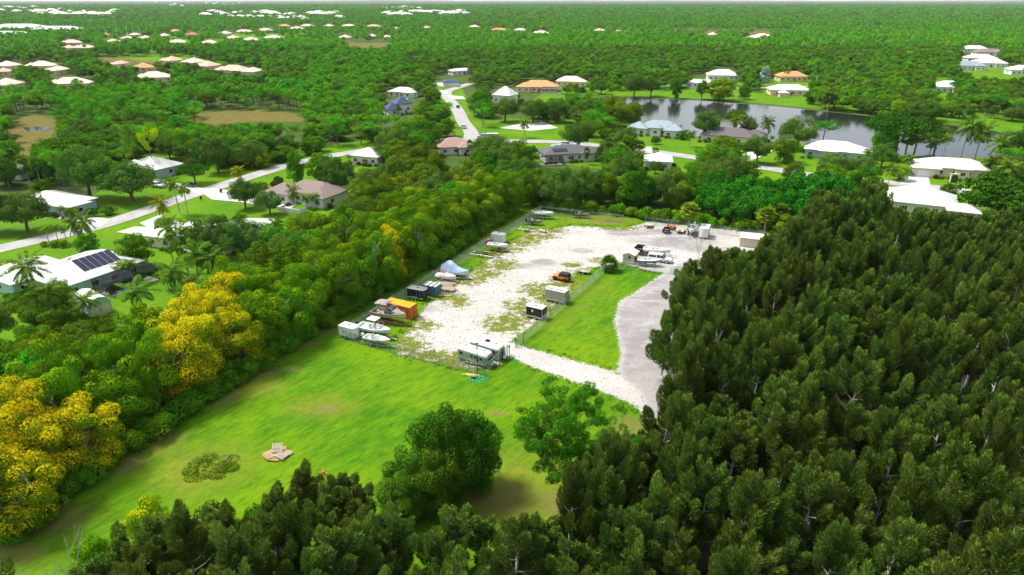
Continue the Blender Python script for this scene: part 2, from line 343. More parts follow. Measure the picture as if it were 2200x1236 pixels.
inF = inpoly(fx, fy, FIELD); fs_ = a_sand[F].mean(1) > .5; fr = a_grey[F].mean(1) > .5
m_fld, n, N, Lk = nodes('field_cover')
_, n2, n3, n4 = None, None, None, None
def field_material():
    m, N, Lk, co, grass = lawnmat('field_cover_mix', (.042, .160, .002), (.150, .265, .002), (.135, .26, .002))
    dry = mixc(N, Lk, ramp(N, Lk, noise(N, Lk, .8, 5, co, .7), .35, .65), (.26, .20, .035), (.12, .20, .01))
    nb = noise(N, Lk, .16, 6, co, .7); nf = noise(N, Lk, 1.3, 6, co, .75); nff = noise(N, Lk, 3.2, 5, co, .8)
    k = math_(N, Lk, 'ADD', math_(N, Lk, 'MULTIPLY', nb, .5), math_(N, Lk, 'MULTIPLY', nf, .9))       # about .7
    def over(a, lo=-.12, hi=.12): return ramp(N, Lk, math_(N, Lk, 'ADD', attr(N, a), math_(N, Lk, 'SUBTRACT', k, 1.2)), lo, hi)
    c = mixc(N, Lk, math_(N, Lk, 'MULTIPLY', over('brown', -.55, .7), .7), grass, dry)
    c = mixc(N, Lk, math_(N, Lk, 'MULTIPLY', over('soil', -.15, .75), .75), c, mixc(N, Lk, nf, (.13, .105, .03), (.24, .17, .08)))
    sand = mixc(N, Lk, ramp(N, Lk, nff, .45, .72), (.455, .43, .41), (.29, .262, .235))
    sand = mixc(N, Lk, ramp(N, Lk, noise(N, Lk, .12, 5, co, .6), .35, .6), sand, mixc(N, Lk, .5, sand, (.53, .505, .485)))
    # tyre-streaked grey hardstanding
    m0 = N.new('ShaderNodeMapping'); Lk.new(co, m0.inputs[0]); m0.inputs['Rotation'].default_value = (0, 0, R(100)); mp = N.new('ShaderNodeMapping'); Lk.new(m0.outputs[0], mp.inputs[0]); mp.inputs['Scale'].default_value = (1, .25, 1)
    st = noise(N, Lk, .45, 6, mp.outputs[0], .7)
    grey = mixc(N, Lk, ramp(N, Lk, nb, .38, .62), mixc(N, Lk, ramp(N, Lk, nff, .4, .7), (.37, .345, .335), (.27, .25, .245)), (.25, .235, .24))
    grey = mixc(N, Lk, math_(N, Lk, 'MULTIPLY', ramp(N, Lk, st, .50, .72), .7), grey, (.50, .47, .455))
    sand = mixc(N, Lk, over('dark', -.15, .35), sand, grey)
    mp2 = N.new('ShaderNodeMapping'); Lk.new(co, mp2.inputs[0]); mp2.inputs['Location'].default_value = (31, 7, 0)
    nm = noise(N, Lk, .55, 7, mp2.outputs[0], .8)
    wk = math_(N, Lk, 'ADD', math_(N, Lk, 'MULTIPLY', attr(N, 'weed'), .62), math_(N, Lk, 'ADD', math_(N, Lk, 'MULTIPLY', math_(N, Lk, 'SUBTRACT', nm, .5), 2.2), math_(N, Lk, 'MULTIPLY', math_(N, Lk, 'SUBTRACT', nff, .5), 1.4)))
    wcol = mixc(N, Lk, ramp(N, Lk, nf, .4, .6), (.10, .16, .008), mixc(N, Lk, ramp(N, Lk, nm, .42, .6), (.22, .16, .03), (.13, .15, .012)))
    sand = mixc(N, Lk, ramp(N, Lk, wk, .34, .48), sand, wcol)
    # scattered grit and tufts, denser towards the verges
    vg = N.new('ShaderNodeTexVoronoi'); vg.inputs['Scale'].default_value = 1.1; Lk.new(co, vg.inputs['Vector'])
    sp = math_(N, Lk, 'MULTIPLY', ramp(N, Lk, vg.outputs['Distance'], .26, .12), ramp(N, Lk, nb, .48, .58))
    sand = mixc(N, Lk, math_(N, Lk, 'MULTIPLY', sp, .6), sand, (.22, .19, .09))
    f = ramp(N, Lk, math_(N, Lk, 'ADD', attr(N, 'sand'), math_(N, Lk, 'MULTIPLY', math_(N, Lk, 'SUBTRACT', math_(N, Lk, 'ADD', nf, nff), 1.), .9)), .42, .58)
    c = mixc(N, Lk, f, c, sand)
    hb = math_(N, Lk, 'ADD', nff, noise(N, Lk, 7., 3, co))
    fin(N, Lk, c, .93, bump=hb, bs=.55, bd=.09, spec=.12); return m
bpy.data.materials.remove(m_fld)
m_fld = field_material()
hz_ = .10 + .03 * np.sin(X1 * .21 + 1) * np.cos(Y1 * .17) + .012 * RNG.standard_normal(X1.shape)
for nm, sel in (('grass_field', inF & ~fs_), ('gravel_lot', inF & fs_ & ~fr), ('gravel_road', inF & fs_ & fr)):
    f = F[sel]; u, inv = np.unique(f, return_inverse=True); inv = inv.reshape(f.shape)
    me = bpy.data.meshes.new(nm); me.vertices.add(len(u)); me.loops.add(inv.size); me.polygons.add(len(f))
    me.vertices.foreach_set('co', np.stack([X1[u], Y1[u], hz_[u]], -1).ravel())
    me.loops.foreach_set('vertex_index', inv.ravel().astype(np.int32)); me.polygons.foreach_set('loop_start', np.arange(0, inv.size, 4, dtype=np.int32))
    me.update(calc_edges=True)
    for an, av in (('sand', a_sand), ('dark', a_dark), ('weed', a_weed), ('soil', a_soil), ('brown', a_brown)):
        at = me.attributes.new(an, 'FLOAT', 'POINT'); at.data.foreach_set('value', av[u].astype(np.float32))
    me.polygons.foreach_set('use_smooth', np.ones(len(f), bool))
    o = link(nm, me, None, m_fld); o['kind'] = 'structure'

m_litter, n, N, Lk = nodes('needle_litter'); co = geo(N); fin(N, Lk, mixc(N, Lk, ramp(N, Lk, noise(N, Lk, .5, 6, co, .7), .4, .7), (.026, .020, .011), (.018, .022, .008)), .95, bump=noise(N, Lk, 3, 4, co), bs=.5, bd=.1, spec=.1)
sheet('forest_floor', fractal(FLOOR, .8, 2.5, 9), .19, m_litter)
# ================================================================ TREES: kinds
def rdir(n, rg): d = rg.standard_normal((n, 3)); return d / np.linalg.norm(d, axis=1)[:, None]
def leafmesh(name, P, D, U, ln, wd, m, v, t, fold=0.):
    """P centres, D long axis, U side axis (n,3); rhombus leaves"""
    n = len(P); ln = np.broadcast_to(ln, n)[:, None]; wd = np.broadcast_to(wd, n)[:, None]
    V = np.stack([P - D * ln / 2, P + U * wd / 2, P + D * ln / 2, P - U * wd / 2], 1).reshape(-1, 3)
    me = bpy.data.meshes.new(name); me.vertices.add(4 * n); me.loops.add(4 * n); me.polygons.add(n)
    me.vertices.foreach_set('co', V.astype(np.float32).ravel()); me.loops.foreach_set('vertex_index', np.arange(4 * n, dtype=np.int32))
    me.polygons.foreach_set('loop_start', np.arange(0, 4 * n, 4, dtype=np.int32)); me.update(calc_edges=True)
    for an, av in (('v', v), ('t', t)):
        at = me.attributes.new(an, 'FLOAT', 'FACE'); at.data.foreach_set('value', av.astype(np.float32))
    me.materials.append(m); return me
def perp(D, rg):
    A = rg.standard_normal(D.shape); U = np.cross(D, A); return U / (np.linalg.norm(U, axis=1)[:, None] + 1e-9)
def cloud(name, lobes, m, rg, ln=.4, wd=.28, dens=9., cut=-.55, jit=.7, rough=.16):
    """lobes: (centre, radii). Leaves sit in a shell of each lobe and face outward and upward."""
    Ps, Ns, Vs, Ls = [], [], [], []
    for c, r in lobes:
        r = np.array(r, float) if hasattr(r, '__len__') else np.array([r, r, r * .85])
        n = int(dens * 4 * math.pi * (r[0] * r[1] + r[0] * r[2] + r[1] * r[2]) / 3)
        d = rdir(int(n * 1.3), rg); d = d[d[:, 2] > cut][:n]
        bump = 1 + rough * np.sin(d[:, 0] * 7 + c[0]) * np.sin(d[:, 1] * 6 + c[1]) * np.sin(d[:, 2] * 5 + 1)
        rad = (1 - np.abs(rg.normal(0, .10, len(d)))) * bump + (rg.random(len(d)) < .06) * rg.random(len(d)) * .18
        Ps.append(np.array(c) + d * r * rad[:, None]); Ns.append(d); Ls.append(np.full(len(d), rg.random()))
        Vs.append(np.clip(rg.random() * .7 + rg.normal(0, .16, len(d)) + .15, 0, 1))
    P = np.concatenate(Ps); Nn = np.concatenate(Ns); v = np.concatenate(Vs)
    Nn = Nn + rg.standard_normal(P.shape) * jit * .6 + np.array([0, 0, .25]); Nn /= np.linalg.norm(Nn, axis=1)[:, None]
    D = perp(Nn, rg); U = np.cross(Nn, D); s = rg.uniform(.7, 1.3, len(P))
    t = np.clip(np.concatenate(Ns)[:, 2] * .32 + rg.random(len(P)) * .38 + np.concatenate(Ls) * .40, 0, 1)
    return leafmesh(name, P, D, U, ln * s, wd * s, m, v, t)
def branchy(b, p, d, ln, r, depth, rg, spread=.6, up=.25, seg=3, ends=None, n=5, kids_=(2, 3), shrink=.68):
    pts = [Vector(p)]; d = Vector(d).normalized()
    for i in range(seg):
        d = (d + Vector(rg.normal(0, .12, 3)) + Vector((0, 0, up * .25))).normalized(); pts.append(pts[-1] + d * ln / seg)
    b.tube(pts, [r * (1 - .4 * i / seg) for i in range(seg + 1)], n, cap=depth == 0)
    if ends is not None: ends.append(pts[-1])
    if depth > 0:
        for k in range(rg.integers(kids_[0], kids_[1] + 1)):
            a = rg.uniform(0, 2 * math.pi); q = Vector((math.cos(a), math.sin(a), up)) * spread + d * (1 - spread * .5)
            branchy(b, pts[-1] if rg.random() < .6 else pts[-2], q, ln * rg.uniform(shrink - .1, shrink + .12), r * .6, depth - 1, rg, spread, up, seg, ends, max(3, n - 1), kids_, shrink)

m_bark = mat('brown_bark', (.13, .10, .075), .9, dirt=.5, sc=4)
m_bark2 = mat('pale_bark', (.50, .47, .42), .9, dirt=.5, sc=4)
m_bark3 = mat('red_brown_bark', (.17, .085, .05), .9, dirt=.5, sc=4)
m_acacia = leafmat('acacia_leaves', (.065, .165, .006), (.20, .31, .010), (.52, .47, .012), hue=.010, val=.15)
m_broad = leafmat('broad_leaves', (.045, .165, .008), (.150, .32, .012), hue=.025, val=.25)
m_vivid = leafmat('vivid_green_leaves', (.018, .15, .010), (.05, .27, .014), hue=.01, val=.12)
m_oak = leafmat('oak_leaves', (.045, .13, .018), (.14, .25, .032), hue=.015, val=.18)
m_casu = leafmat('australian_pine_needles', (.044, .108, .018), (.215, .325, .040), (.14, .10, .012), trans=.2, hue=.012, val=.2)
m_pine = leafmat('slash_pine_needles', (.055, .25, .012), (.18, .47, .022), hue=.02, val=.22)
m_palm = leafmat('palm_leaflets', (.065, .15, .015), (.15, .25, .025), (.36, .22, .04), trans=.2, hue=.02, val=.2)
m_fan = leafmat('silver_palm_fans', (.26, .36, .34), (.40, .50, .47), trans=.1, val=.1)
m_shrub = leafmat('shrub_leaves', (.05, .13, .01), (.11, .22, .012), (.34, .30, .01), hue=.03, val=.25)
m_red = leafmat('dark_red_leaves', (.10, .015, .02), (.18, .04, .03), val=.2)

TPL = {}
def tpl(kind, parts, h, w):              # a template: parts is [(name, mesh)], modelled at height h, width w
    TPL.setdefault(kind, []).append((parts, h, w))
def crown_lobes(rg, w, z0, z1, n, r, flat=1., full=False):
    L_ = []; a = w / 2 - r * .75; hz = (z1 - z0) / 2 - r * .6; cz = (z0 + z1) / 2
    for i in range(n):
        d = rdir(1, rg)[0]; k = rg.uniform(.55, 1.05)
        if d[2] < -.3 and not full: d[2] *= .5
        rr = r * rg.uniform(.7, 1.25); L_.append(((d[0] * a * k, d[1] * a * k, cz + d[2] * hz * k), (rr, rr, rr * .8 * flat)))
    return L_
def trunkmesh(name, rg, h, r, m, w=4, depth=2, lean=.05, seg=4, n=7):
    b = MB(); top = Vector((rg.normal(0, lean) * h, rg.normal(0, lean) * h, h))
    b.tube([(0, 0, -.15), (0, 0, .2), top * .35 + Vector((0, 0, 0)), top * .62], [r * 1.5, r * 1.05, r * .85, r * .65], n)
    for k in range(4 + depth):
        a = rg.uniform(0, 6.28); branchy(b, top * rg.uniform(.3, .6), (math.cos(a), math.sin(a), .9), h * .30, r * .42, depth, rg, .7, .35, 2, None, 4)
    return b.mesh(name, m)
for k in range(5):                       # acacia-like clumpy tree with yellow blossom tips
    rg = np.random.default_rng(100 + k); h, W_ = 11, 9.5
    lo = crown_lobes(rg, W_, .0, 11, 56, 1.35, 1., True)
    tpl('acacia', [('trunk', trunkmesh('trunk', rg, 8, .2, m_bark2)), ('crown', cloud('acacia_crown', lo, m_acacia, rg, .25, .17, 20.))], h, W_)
for k in range(5):
    rg = np.random.default_rng(200 + k); h, W_ = 10, 9
    lo = crown_lobes(rg, W_, .0, 10, 52, 1.3, 1., True)
    tpl('broadleaf', [('trunk', trunkmesh('trunk', rg, 7, .22, m_bark)), ('crown', cloud('broadleaf_crown', lo, m_broad, rg, .34, .24, 11.))], h, W_)
for k in range(3):
    rg = np.random.default_rng(470 + k); lo = crown_lobes(rg, 11, -.6, 10, 110, 1.15, 1., True)
    tpl('bushy_oak', [('trunk', trunkmesh('trunk', rg, 6, .42, m_bark, depth=3)), ('crown', cloud('bushy_oak_crown', lo, m_oak, rg, .27, .19, 17.))], 10, 11)
for k in range(3):                       # big glossy leaves, low wide crown to the ground
    rg = np.random.default_rng(300 + k); h, W_ = 7, 11
    lo = crown_lobes(rg, W_, .2, 7, 42, 1.35)
    tpl('fig', [('trunk', trunkmesh('trunk', rg, 4.5, .3, m_bark)), ('crown', cloud('fig_crown', lo, m_vivid, rg, .62, .42, 5.5, jit=1.))], h, W_)
for k in range(4):
    rg = np.random.default_rng(400 + k); h, W_ = 10, 13
    lo = crown_lobes(rg, W_, .5, 10, 78, 1.4)
    tpl('oak', [('trunk', trunkmesh('trunk', rg, 6, .42, m_bark, depth=3)), ('crown', cloud('oak_crown', lo, m_oak, rg, .31, .22, 11.))], h, W_)
for k in range(5):                       # slash pine: bare stem, tufts on spreading limbs
    rg = np.random.default_rng(500 + k); h, W_ = 11, 6; b = MB(); ends = []
    lean = rg.normal(0, .3, 2); top = Vector((lean[0], lean[1], h * .93))
    b.tube([(0, 0, -.1), top * .3, top * .65, top], [.2, .16, .12, .05], 6)
    for j in range(11):
        z = rg.uniform(.52, .98); a = rg.uniform(0, 6.28); l_ = (1.12 - abs(z - .74) * 1.2) * 2.2
        branchy(b, top * z, (math.cos(a), math.sin(a), .35), l_, .05, 1, rg, .6, .3, 2, ends, 3)
    lo = [((e.x, e.y, e.z), tuple(rg.uniform(.62, 1.) * np.array([1., 1., .72]))) for e in ends] + [((top.x, top.y, h - .6), (.9, .9, .8))]
    tpl('slash_pine', [('trunk', b.mesh('trunk', m_bark3)), ('crown', cloud('pine_crown', lo, m_pine, rg, .46, .12, 12., cut=-.8, jit=1.1))], h, W_)
def plume_tree(rg, h, W_, nb, dens, ln, wd):
    """australian pine: leaning leader, up-swept limbs that each end in a feathery, flame-shaped plume"""
    b = MB(); lean = Vector((rg.uniform(.3, 1.5), rg.uniform(-.6, .6), 0)); tr = [Vector((0, 0, -.1))]
    for i in range(1, 6): tr.append(lean * (i / 5) ** 1.6 + Vector((rg.normal(0, .1), rg.normal(0, .1), h * .95 * i / 5)))
    b.tube(tr, [.26, .20, .16, .12, .08, .03], 6)
    def at(t): i = min(int(t * 5), 4); return tr[i].lerp(tr[i + 1], t * 5 - i)
    pl = []
    for j in range(nb):
        t = .24 + .70 * ((j + rg.random()) / nb) ** .9; a = j * 2.4 + rg.normal(0, .5)
        reach = W_ / 2 * (1.0 - .80 * max(0, (t - .35) / .65) ** 1.1) * rg.uniform(.45, 1.1); rise = reach * rg.uniform(.5, 1.3)
        p0 = at(t); e = p0 + Vector((math.cos(a) * reach, math.sin(a) * reach, rise)); mid = p0.lerp(e, .55) - Vector((0, 0, rise * .2))
        b.tube([p0, mid, e], [.085, .055, .02], 3, cap=False)
        pl.append((e, rg.uniform(.75, 1.25) * (1.2 - .45 * t), Vector((math.cos(a) * .30 + .12, math.sin(a) * .30, 1)).normalized(), rg.random()))
        if rg.random() < .4: pl.append((mid, rg.uniform(.6, .85), Vector((math.cos(a) * .3, math.sin(a) * .3, 1)).normalized(), rg.random() * .6))
    for q, s in ((0, .42), (.9, .62), (1.9, .8), (3.0, .9)): pl.append((tr[-1] - Vector((lean.x * .08 * q, lean.y * .08 * q, q)), s, Vector((.15, 0, 1)).normalized(), .75 - .1 * q))
    P, D, U, V, T = [], [], [], [], []
    for q, r_, ax, vv in pl:
        n_ = int(dens * r_ * r_ * 16); d = rdir(n_, rg); ax = np.array(ax)
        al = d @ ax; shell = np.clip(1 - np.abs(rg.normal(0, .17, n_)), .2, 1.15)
        lob = 1 + .16 * np.sin(np.arctan2(d[:, 1], d[:, 0]) * 4 + vv * 20) * np.cos(al * 4 + vv * 9)
        taper = np.where(al > 0, 1 - .35 * al, 1.)
        perp_ = d - al[:, None] * ax
        p = np.array(q) + perp_ * (r_ * .72 * shell * lob * taper)[:, None] + ax * (al * r_ * 1.7 * shell)[:, None]
        out_ = perp_ + ax * (al * .5)[:, None]; out_ /= np.linalg.norm(out_, axis=1)[:, None] + 1e-6
        dd = ax * .9 + out_ * .55 + rg.normal(0, .24, (n_, 3)); dd /= np.linalg.norm(dd, axis=1)[:, None]
        u = np.cross(dd, out_ + rg.normal(0, .35, (n_, 3)) + np.array([0, 0, .2])); u /= np.linalg.norm(u, axis=1)[:, None] + 1e-6
        P.append(p); D.append(dd); U.append(u)
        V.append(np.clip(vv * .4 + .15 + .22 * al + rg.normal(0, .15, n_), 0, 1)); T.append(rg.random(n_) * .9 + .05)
    P = np.concatenate(P); s = rg.uniform(.7, 1.35, len(P))
    return b, leafmesh('plume', P, np.concatenate(D), np.concatenate(U), ln * s, wd * s, m_casu, np.concatenate(V), np.concatenate(T))
for k in range(6):
    rg = np.random.default_rng(600 + k); h, W_ = 16, 5.4 + .5 * (k % 3)
    b, me = plume_tree(rg, h, W_, 21, 40, .46, .085); tpl('australian_pine', [('trunk', b.mesh('trunk', m_bark2)), ('crown', me)], h, W_)
for k in range(3):
    rg = np.random.default_rng(650 + k); h, W_ = 16, 5.8
    b, me = plume_tree(rg, h, W_, 19, 18, .62, .15); tpl('far_australian_pine', [('trunk', b.mesh('trunk', m_bark2)), ('crown', me)], h, W_)
for k in range(3):                       # bare dead tree
    rg = np.random.default_rng(700 + k); b = MB(); branchy(b, (0, 0, -.1), (0, 0, 1), 3.6, .13, 5, rg, .42, .5, 3, None, 5, (2, 3), .70)
    zs = max(v[2] for v in b.v); tpl('dead_tree', [('trunk', b.mesh('dead_trunk', mat('bleached_wood', (.50, .46, .40), .9, dirt=.4)))], zs, 4)
def palm(rg, h, fr, nf, droop, m, curve=.6, leaf=.5, hang=0):
    b = MB(); lean = Vector((rg.normal(0, curve), rg.normal(0, curve), 0)); pts = [lean * (t * t) + Vector((0, 0, h * t - .1)) for t in (0, .08, .35, .65, 1)]
    b.tube(pts, [.24, .17, .13, .12, .13], 7); top = pts[-1]
    P, D, U, Ln, Wd, V, T = [], [], [], [], [], [], []
    for i in range(nf):
        a = i * 2.4 + rg.normal(0, .2); el = math.sin((i + .5) / nf * 2.2 - .75) * 1.25 if not hang else rg.uniform(-1.1, 1.1)
        hd = np.array([math.cos(a), math.sin(a), 0]); p = np.array(top); dirn = hd * math.cos(el) + np.array([0, 0, math.sin(el)]); L_ = fr * rg.uniform(.8, 1.1); ns = 13
        old = 1. if el < -.45 and rg.random() < .6 else 0.
        for s in range(ns):
            u = s / (ns - 1); st = L_ / ns; p = p + dirn * st
            dirn = dirn + np.array([0, 0, -1]) * droop * (.4 + u) / ns * 1.6; dirn /= np.linalg.norm(dirn)
            side = np.cross(dirn, [0, 0, 1]); side /= np.linalg.norm(side) + 1e-6; up_ = np.cross(side, dirn)
            ll = leaf * fr * .62 * (math.sin(math.pi * (.12 + .8 * u)) ** .7)
            P.append(p); D.append(dirn); U.append(side); Ln.append(st * 1.3); Wd.append(.10); V.append(.9); T.append(old)
            for sg in (1, -1):
                for kk in (0, .5):
                    dd = side * sg * .8 + dirn * .55 - up_ * .35 + rg.normal(0, .08, 3) - np.array([0, 0, .25]); dd /= np.linalg.norm(dd)
                    P.append(p + dirn * st * kk + dd * ll / 2); D.append(dd); U.append(np.cross(dd, up_ + rg.normal(0, .2, 3))); Ln.append(ll); Wd.append(.17 * fr / 3.5); V.append(rg.random()); T.append(old * .99)
    U = np.array(U); U /= np.linalg.norm(U, axis=1)[:, None]
    return b, leafmesh('fronds', np.array(P), np.array(D), U, np.array(Ln), np.array(Wd), m, np.array(V), np.array(T))
m_ptr = mat('palm_trunk', (.33, .28, .22), .9, dirt=.5, sc=5)
for k in range(3):
    rg = np.random.default_rng(800 + k); b, me = palm(rg, 7.6, 3.6, 20, 1.1, m_palm); tpl('coconut_palm', [('trunk', b.mesh('palm_trunk', m_ptr)), ('fronds', me)], 9, 7)
rg = np.random.default_rng(820); b, me = palm(rg, 5, 3.4, 40, .75, m_palm, .1, .28, 1); tpl('date_palm', [('trunk', b.mesh('palm_trunk', m_ptr)), ('fronds', me)], 7, 7)
for k in range(2):
    rg = np.random.default_rng(830 + k); b, me = palm(rg, 8.3, 2.4, 15, 1.3, m_palm, .15); tpl('royal_palm', [('trunk', b.mesh('palm_trunk', mat('grey_palm_trunk', (.45, .43, .39), .9))), ('fronds', me)], 10, 4.6)
def fanpalm(rg, h, r, m, nf=34, tip=.3):
    b = MB(); b.tube([(0, 0, -.1), (rg.normal(0, .1), 0, h * .5), (0, 0, h)], [.24, .19, .2], 7); P, D, U, Ln, Wd, V, T = [], [], [], [], [], [], []
    for i in range(nf):
        a = i * 2.4; el = 1.3 - 2.3 * (i / nf); hd = np.array([math.cos(a) * math.cos(el), math.sin(a) * math.cos(el), math.sin(el)]); side = np.array([-math.sin(a), math.cos(a), 0]); up_ = np.cross(hd, side)
        c = np.array([0, 0, h]) + hd * r * .5; old = 1. if el < -.55 else 0.
        for s in range(11):
            q = (s - 5) * .27; d = hd * math.cos(q) + side * math.sin(q) - np.array([0, 0, .25]); d /= np.linalg.norm(d)
            P.append(c + d * r * .27); D.append(d); U.append(np.cross(d, up_)); Ln.append(r * .62); Wd.append(r * .15); V.append(rg.random()); T.append(old)
    U = np.array(U); U /= np.linalg.norm(U, axis=1)[:, None] + 1e-9
    return b, leafmesh('fans', np.array(P), np.array(D), U, np.array(Ln), np.array(Wd), m, np.array(V), np.array(T))
for k in range(2):
    rg = np.random.default_rng(850 + k); b, me = fanpalm(rg, 4.6, 1.9, m_palm); tpl('cabbage_palm', [('trunk', b.mesh('palm_trunk', m_ptr)), ('fronds', me)], 6.2, 3.9)
rg = np.random.default_rng(855); b, me = fanpalm(rg, 1.3, 2.0, m_palm, 46); tpl('bush_palm', [('trunk', b.mesh('palm_trunk', m_ptr)), ('fronds', me)], 3.2, 4.2)
rg = np.random.default_rng(860); b, me = fanpalm(rg, 3.6, 2.8, m_fan); tpl('silver_fan_palm', [('trunk', b.mesh('palm_trunk', m_ptr)), ('fronds', me)], 6, 5.4)
for kk, mm in (('shrub', m_shrub), ('red_shrub', m_red)):
    for k in range(3):
        rg = np.random.default_rng(900 + k); lo = crown_lobes(rg, 3, -.2, 2.2, 12, .7); tpl(kk, [('stem', MB().tube([(0, 0, 0), (0, 0, 1)], .07, 4).mesh('stem', m_bark)), ('foliage', cloud('shrub_foliage', lo, mm, rg, .24, .17, 22.))], 2.2, 3)
# umbrella-shaped light green tree
rg = np.random.default_rng(950); lo = [((math.cos(a) * r, math.sin(a) * r, 4.6 - r * r * .05 + rg.normal(0, .15)), (1.5, 1.5, .75)) for a, r in [(i * 2.4, 4.4 * math.sqrt((i + .5) / 22)) for i in range(22)]]
tpl('umbrella_tree', [('trunk', trunkmesh('trunk', rg, 4.4, .3, m_bark)), ('crown', cloud('umbrella_crown', lo, leafmat('umbrella_leaves', (.05, .13, .006), (.10, .21, .01)), rg, .4, .28, 9.))], 5.6, 11)

# low-cost versions for the woods that read as a mass
def lowtree(kind, m, h, W_, z0, n, r, ln, dens, seed, trunk=True, mb=None):
    rg = np.random.default_rng(seed); lo = crown_lobes(rg, W_, z0, h, n, r); me = cloud(kind + '_far', lo, m, rg, ln, ln * .7, dens, cut=-.35)
    if trunk:                           # trunk joined by hand: one mesh for instancing
        b = MB().tube([(0, 0, 0), (0, 0, h * .7)], [.18, .1], 4, cap=False); t = b.mesh('t', mb or m_bark3)
        a = bpy.data.objects.new(kind + '_far', me)
        bm_v = [v.co.copy() for v in me.vertices]; bm_f = [tuple(p.vertices) for p in me.polygons]; nv = len(bm_v)
        v0 = np.zeros(len(me.polygons), np.float32); me.attributes['v'].data.foreach_get('value', v0)
        m2 = bpy.data.meshes.new(kind + '_far'); m2.from_pydata([tuple(v) for v in bm_v] + [tuple(v.co) for v in t.vertices], [], bm_f + [tuple(i + nv for i in p.vertices) for p in t.polygons])
        m2.materials.append(m); m2.materials.append(mb or m_bark3); m2.polygons.foreach_set('material_index', [0] * len(bm_f) + [1] * len(t.polygons))
        at = m2.attributes.new('v', 'FLOAT', 'FACE'); at.data.foreach_set('value', np.concatenate([v0, np.zeros(len(t.polygons), np.float32)]))
        at = m2.attributes.new('t', 'FLOAT', 'FACE'); m2.update(); a.data = m2; bpy.data.meshes.remove(me); return a
    return bpy.data.objects.new(kind + '_far', me)
def gnstuff(name, label, src, P, scale, rot, var):
    """one object: many trees as instances of the sources, chosen by 'var'"""
    me = bpy.data.meshes.new(name); n = len(P); me.vertices.add(n); me.vertices.foreach_set('co', P.astype(np.float32).ravel())
    for an, av, ty in (('sc', scale, 'FLOAT'), ('rz', rot, 'FLOAT'), ('var', var, 'INT')):
        at = me.attributes.new(an, ty, 'POINT'); at.data.foreach_set('value', av.astype(np.int32 if ty == 'INT' else np.float32))
    me.update(); o = link(name, me); props(o, label, None, None, 'stuff')
    ng = bpy.data.node_groups.new(name, 'GeometryNodeTree')
    ng.interface.new_socket('Geometry', in_out='INPUT', socket_type='NodeSocketGeometry'); ng.interface.new_socket('Geometry', in_out='OUTPUT', socket_type='NodeSocketGeometry')
    N = ng.nodes; Lk = ng.links; gi = N.new('NodeGroupInput'); go = N.new('NodeGroupOutput'); jn = N.new('GeometryNodeJoinGeometry')
    def na(nm, ty):
        q = N.new('GeometryNodeInputNamedAttribute'); q.data_type = ty; q.inputs[0].default_value = nm; return q.outputs[0]
    cx = N.new('ShaderNodeCombineXYZ'); Lk.new(na('rz', 'FLOAT'), cx.inputs[2])
    for i, s in enumerate(src):
        oi = N.new('GeometryNodeObjectInfo'); oi.inputs['Object'].default_value = s; oi.inputs['As Instance'].default_value = True
        cmpn = N.new('FunctionNodeCompare'); cmpn.data_type = 'INT'; cmpn.operation = 'EQUAL'; Lk.new(na('var', 'INT'), cmpn.inputs[2]); cmpn.inputs[3].default_value = i
        ip = N.new('GeometryNodeInstanceOnPoints'); Lk.new(gi.outputs[0], ip.inputs['Points']); Lk.new(cmpn.outputs[0], ip.inputs['Selection']); Lk.new(oi.outputs['Geometry'], ip.inputs['Instance'])
        Lk.new(cx.outputs[0], ip.inputs['Rotation']); Lk.new(na('sc', 'FLOAT'), ip.inputs['Scale']); Lk.new(ip.outputs[0], jn.inputs[0])
    Lk.new(jn.outputs[0], go.inputs[0]); md = o.modifiers.new('scatter', 'NODES'); md.node_group = ng; return o

# ---------------------------------------------------------------- placing single trees
TRUNKNAME = {'coconut_palm': 'palm_tree', 'date_palm': 'palm_tree', 'royal_palm': 'palm_tree', 'cabbage_palm': 'palm_tree', 'bush_palm': 'palm_tree', 'silver_fan_palm': 'palm_tree',
             'acacia': 'acacia_tree', 'broadleaf': 'broadleaf_tree', 'fig': 'fig_tree', 'oak': 'oak_tree', 'bushy_oak': 'oak_tree', 'slash_pine': 'slash_pine', 'australian_pine': 'australian_pine', 'far_australian_pine': 'australian_pine',
             'dead_tree': 'dead_tree', 'shrub': 'shrub', 'red_shrub': 'shrub', 'umbrella_tree': 'broadleaf_tree'}
CATS = {'palm_tree': 'palm tree', 'shrub': 'shrub', 'slash_pine': 'pine tree', 'australian_pine': 'pine tree'}
def tree(kind, x, y, h, w, label, group=None, color=(1, 1, 1, 1), z=0., rz=None, var=None):
    L_ = TPL[kind]; parts, H0, W0 = L_[random.randrange(len(L_)) if var is None else var % len(L_)]
    nm = TRUNKNAME[kind]; t = thing(nm, label, CATS.get(nm, 'tree'), (x, y, z), random.uniform(0, 6.28) if rz is None else rz, group)
    t.scale = (w / W0, w / W0, h / H0)
    for pn, me in parts:
        o = link(pn, me, t); o.color = color
    return t
def ptree(kind, px, pyb, pyt, wpx, label, group=None, color=(1, 1, 1, 1), **k):   # measured in the photograph: foot, top, crown width
    g = G(px, pyb); return tree(kind, g.x, g.y, hgt(px, pyb, pyt), wpx / SCL(pyb), label, group, color, **k)
WORDS = ['first', 'second', 'third', 'fourth', 'fifth', 'sixth', 'seventh', 'eighth', 'ninth', 'tenth', 'eleventh', 'twelfth', 'thirteenth', 'fourteenth']
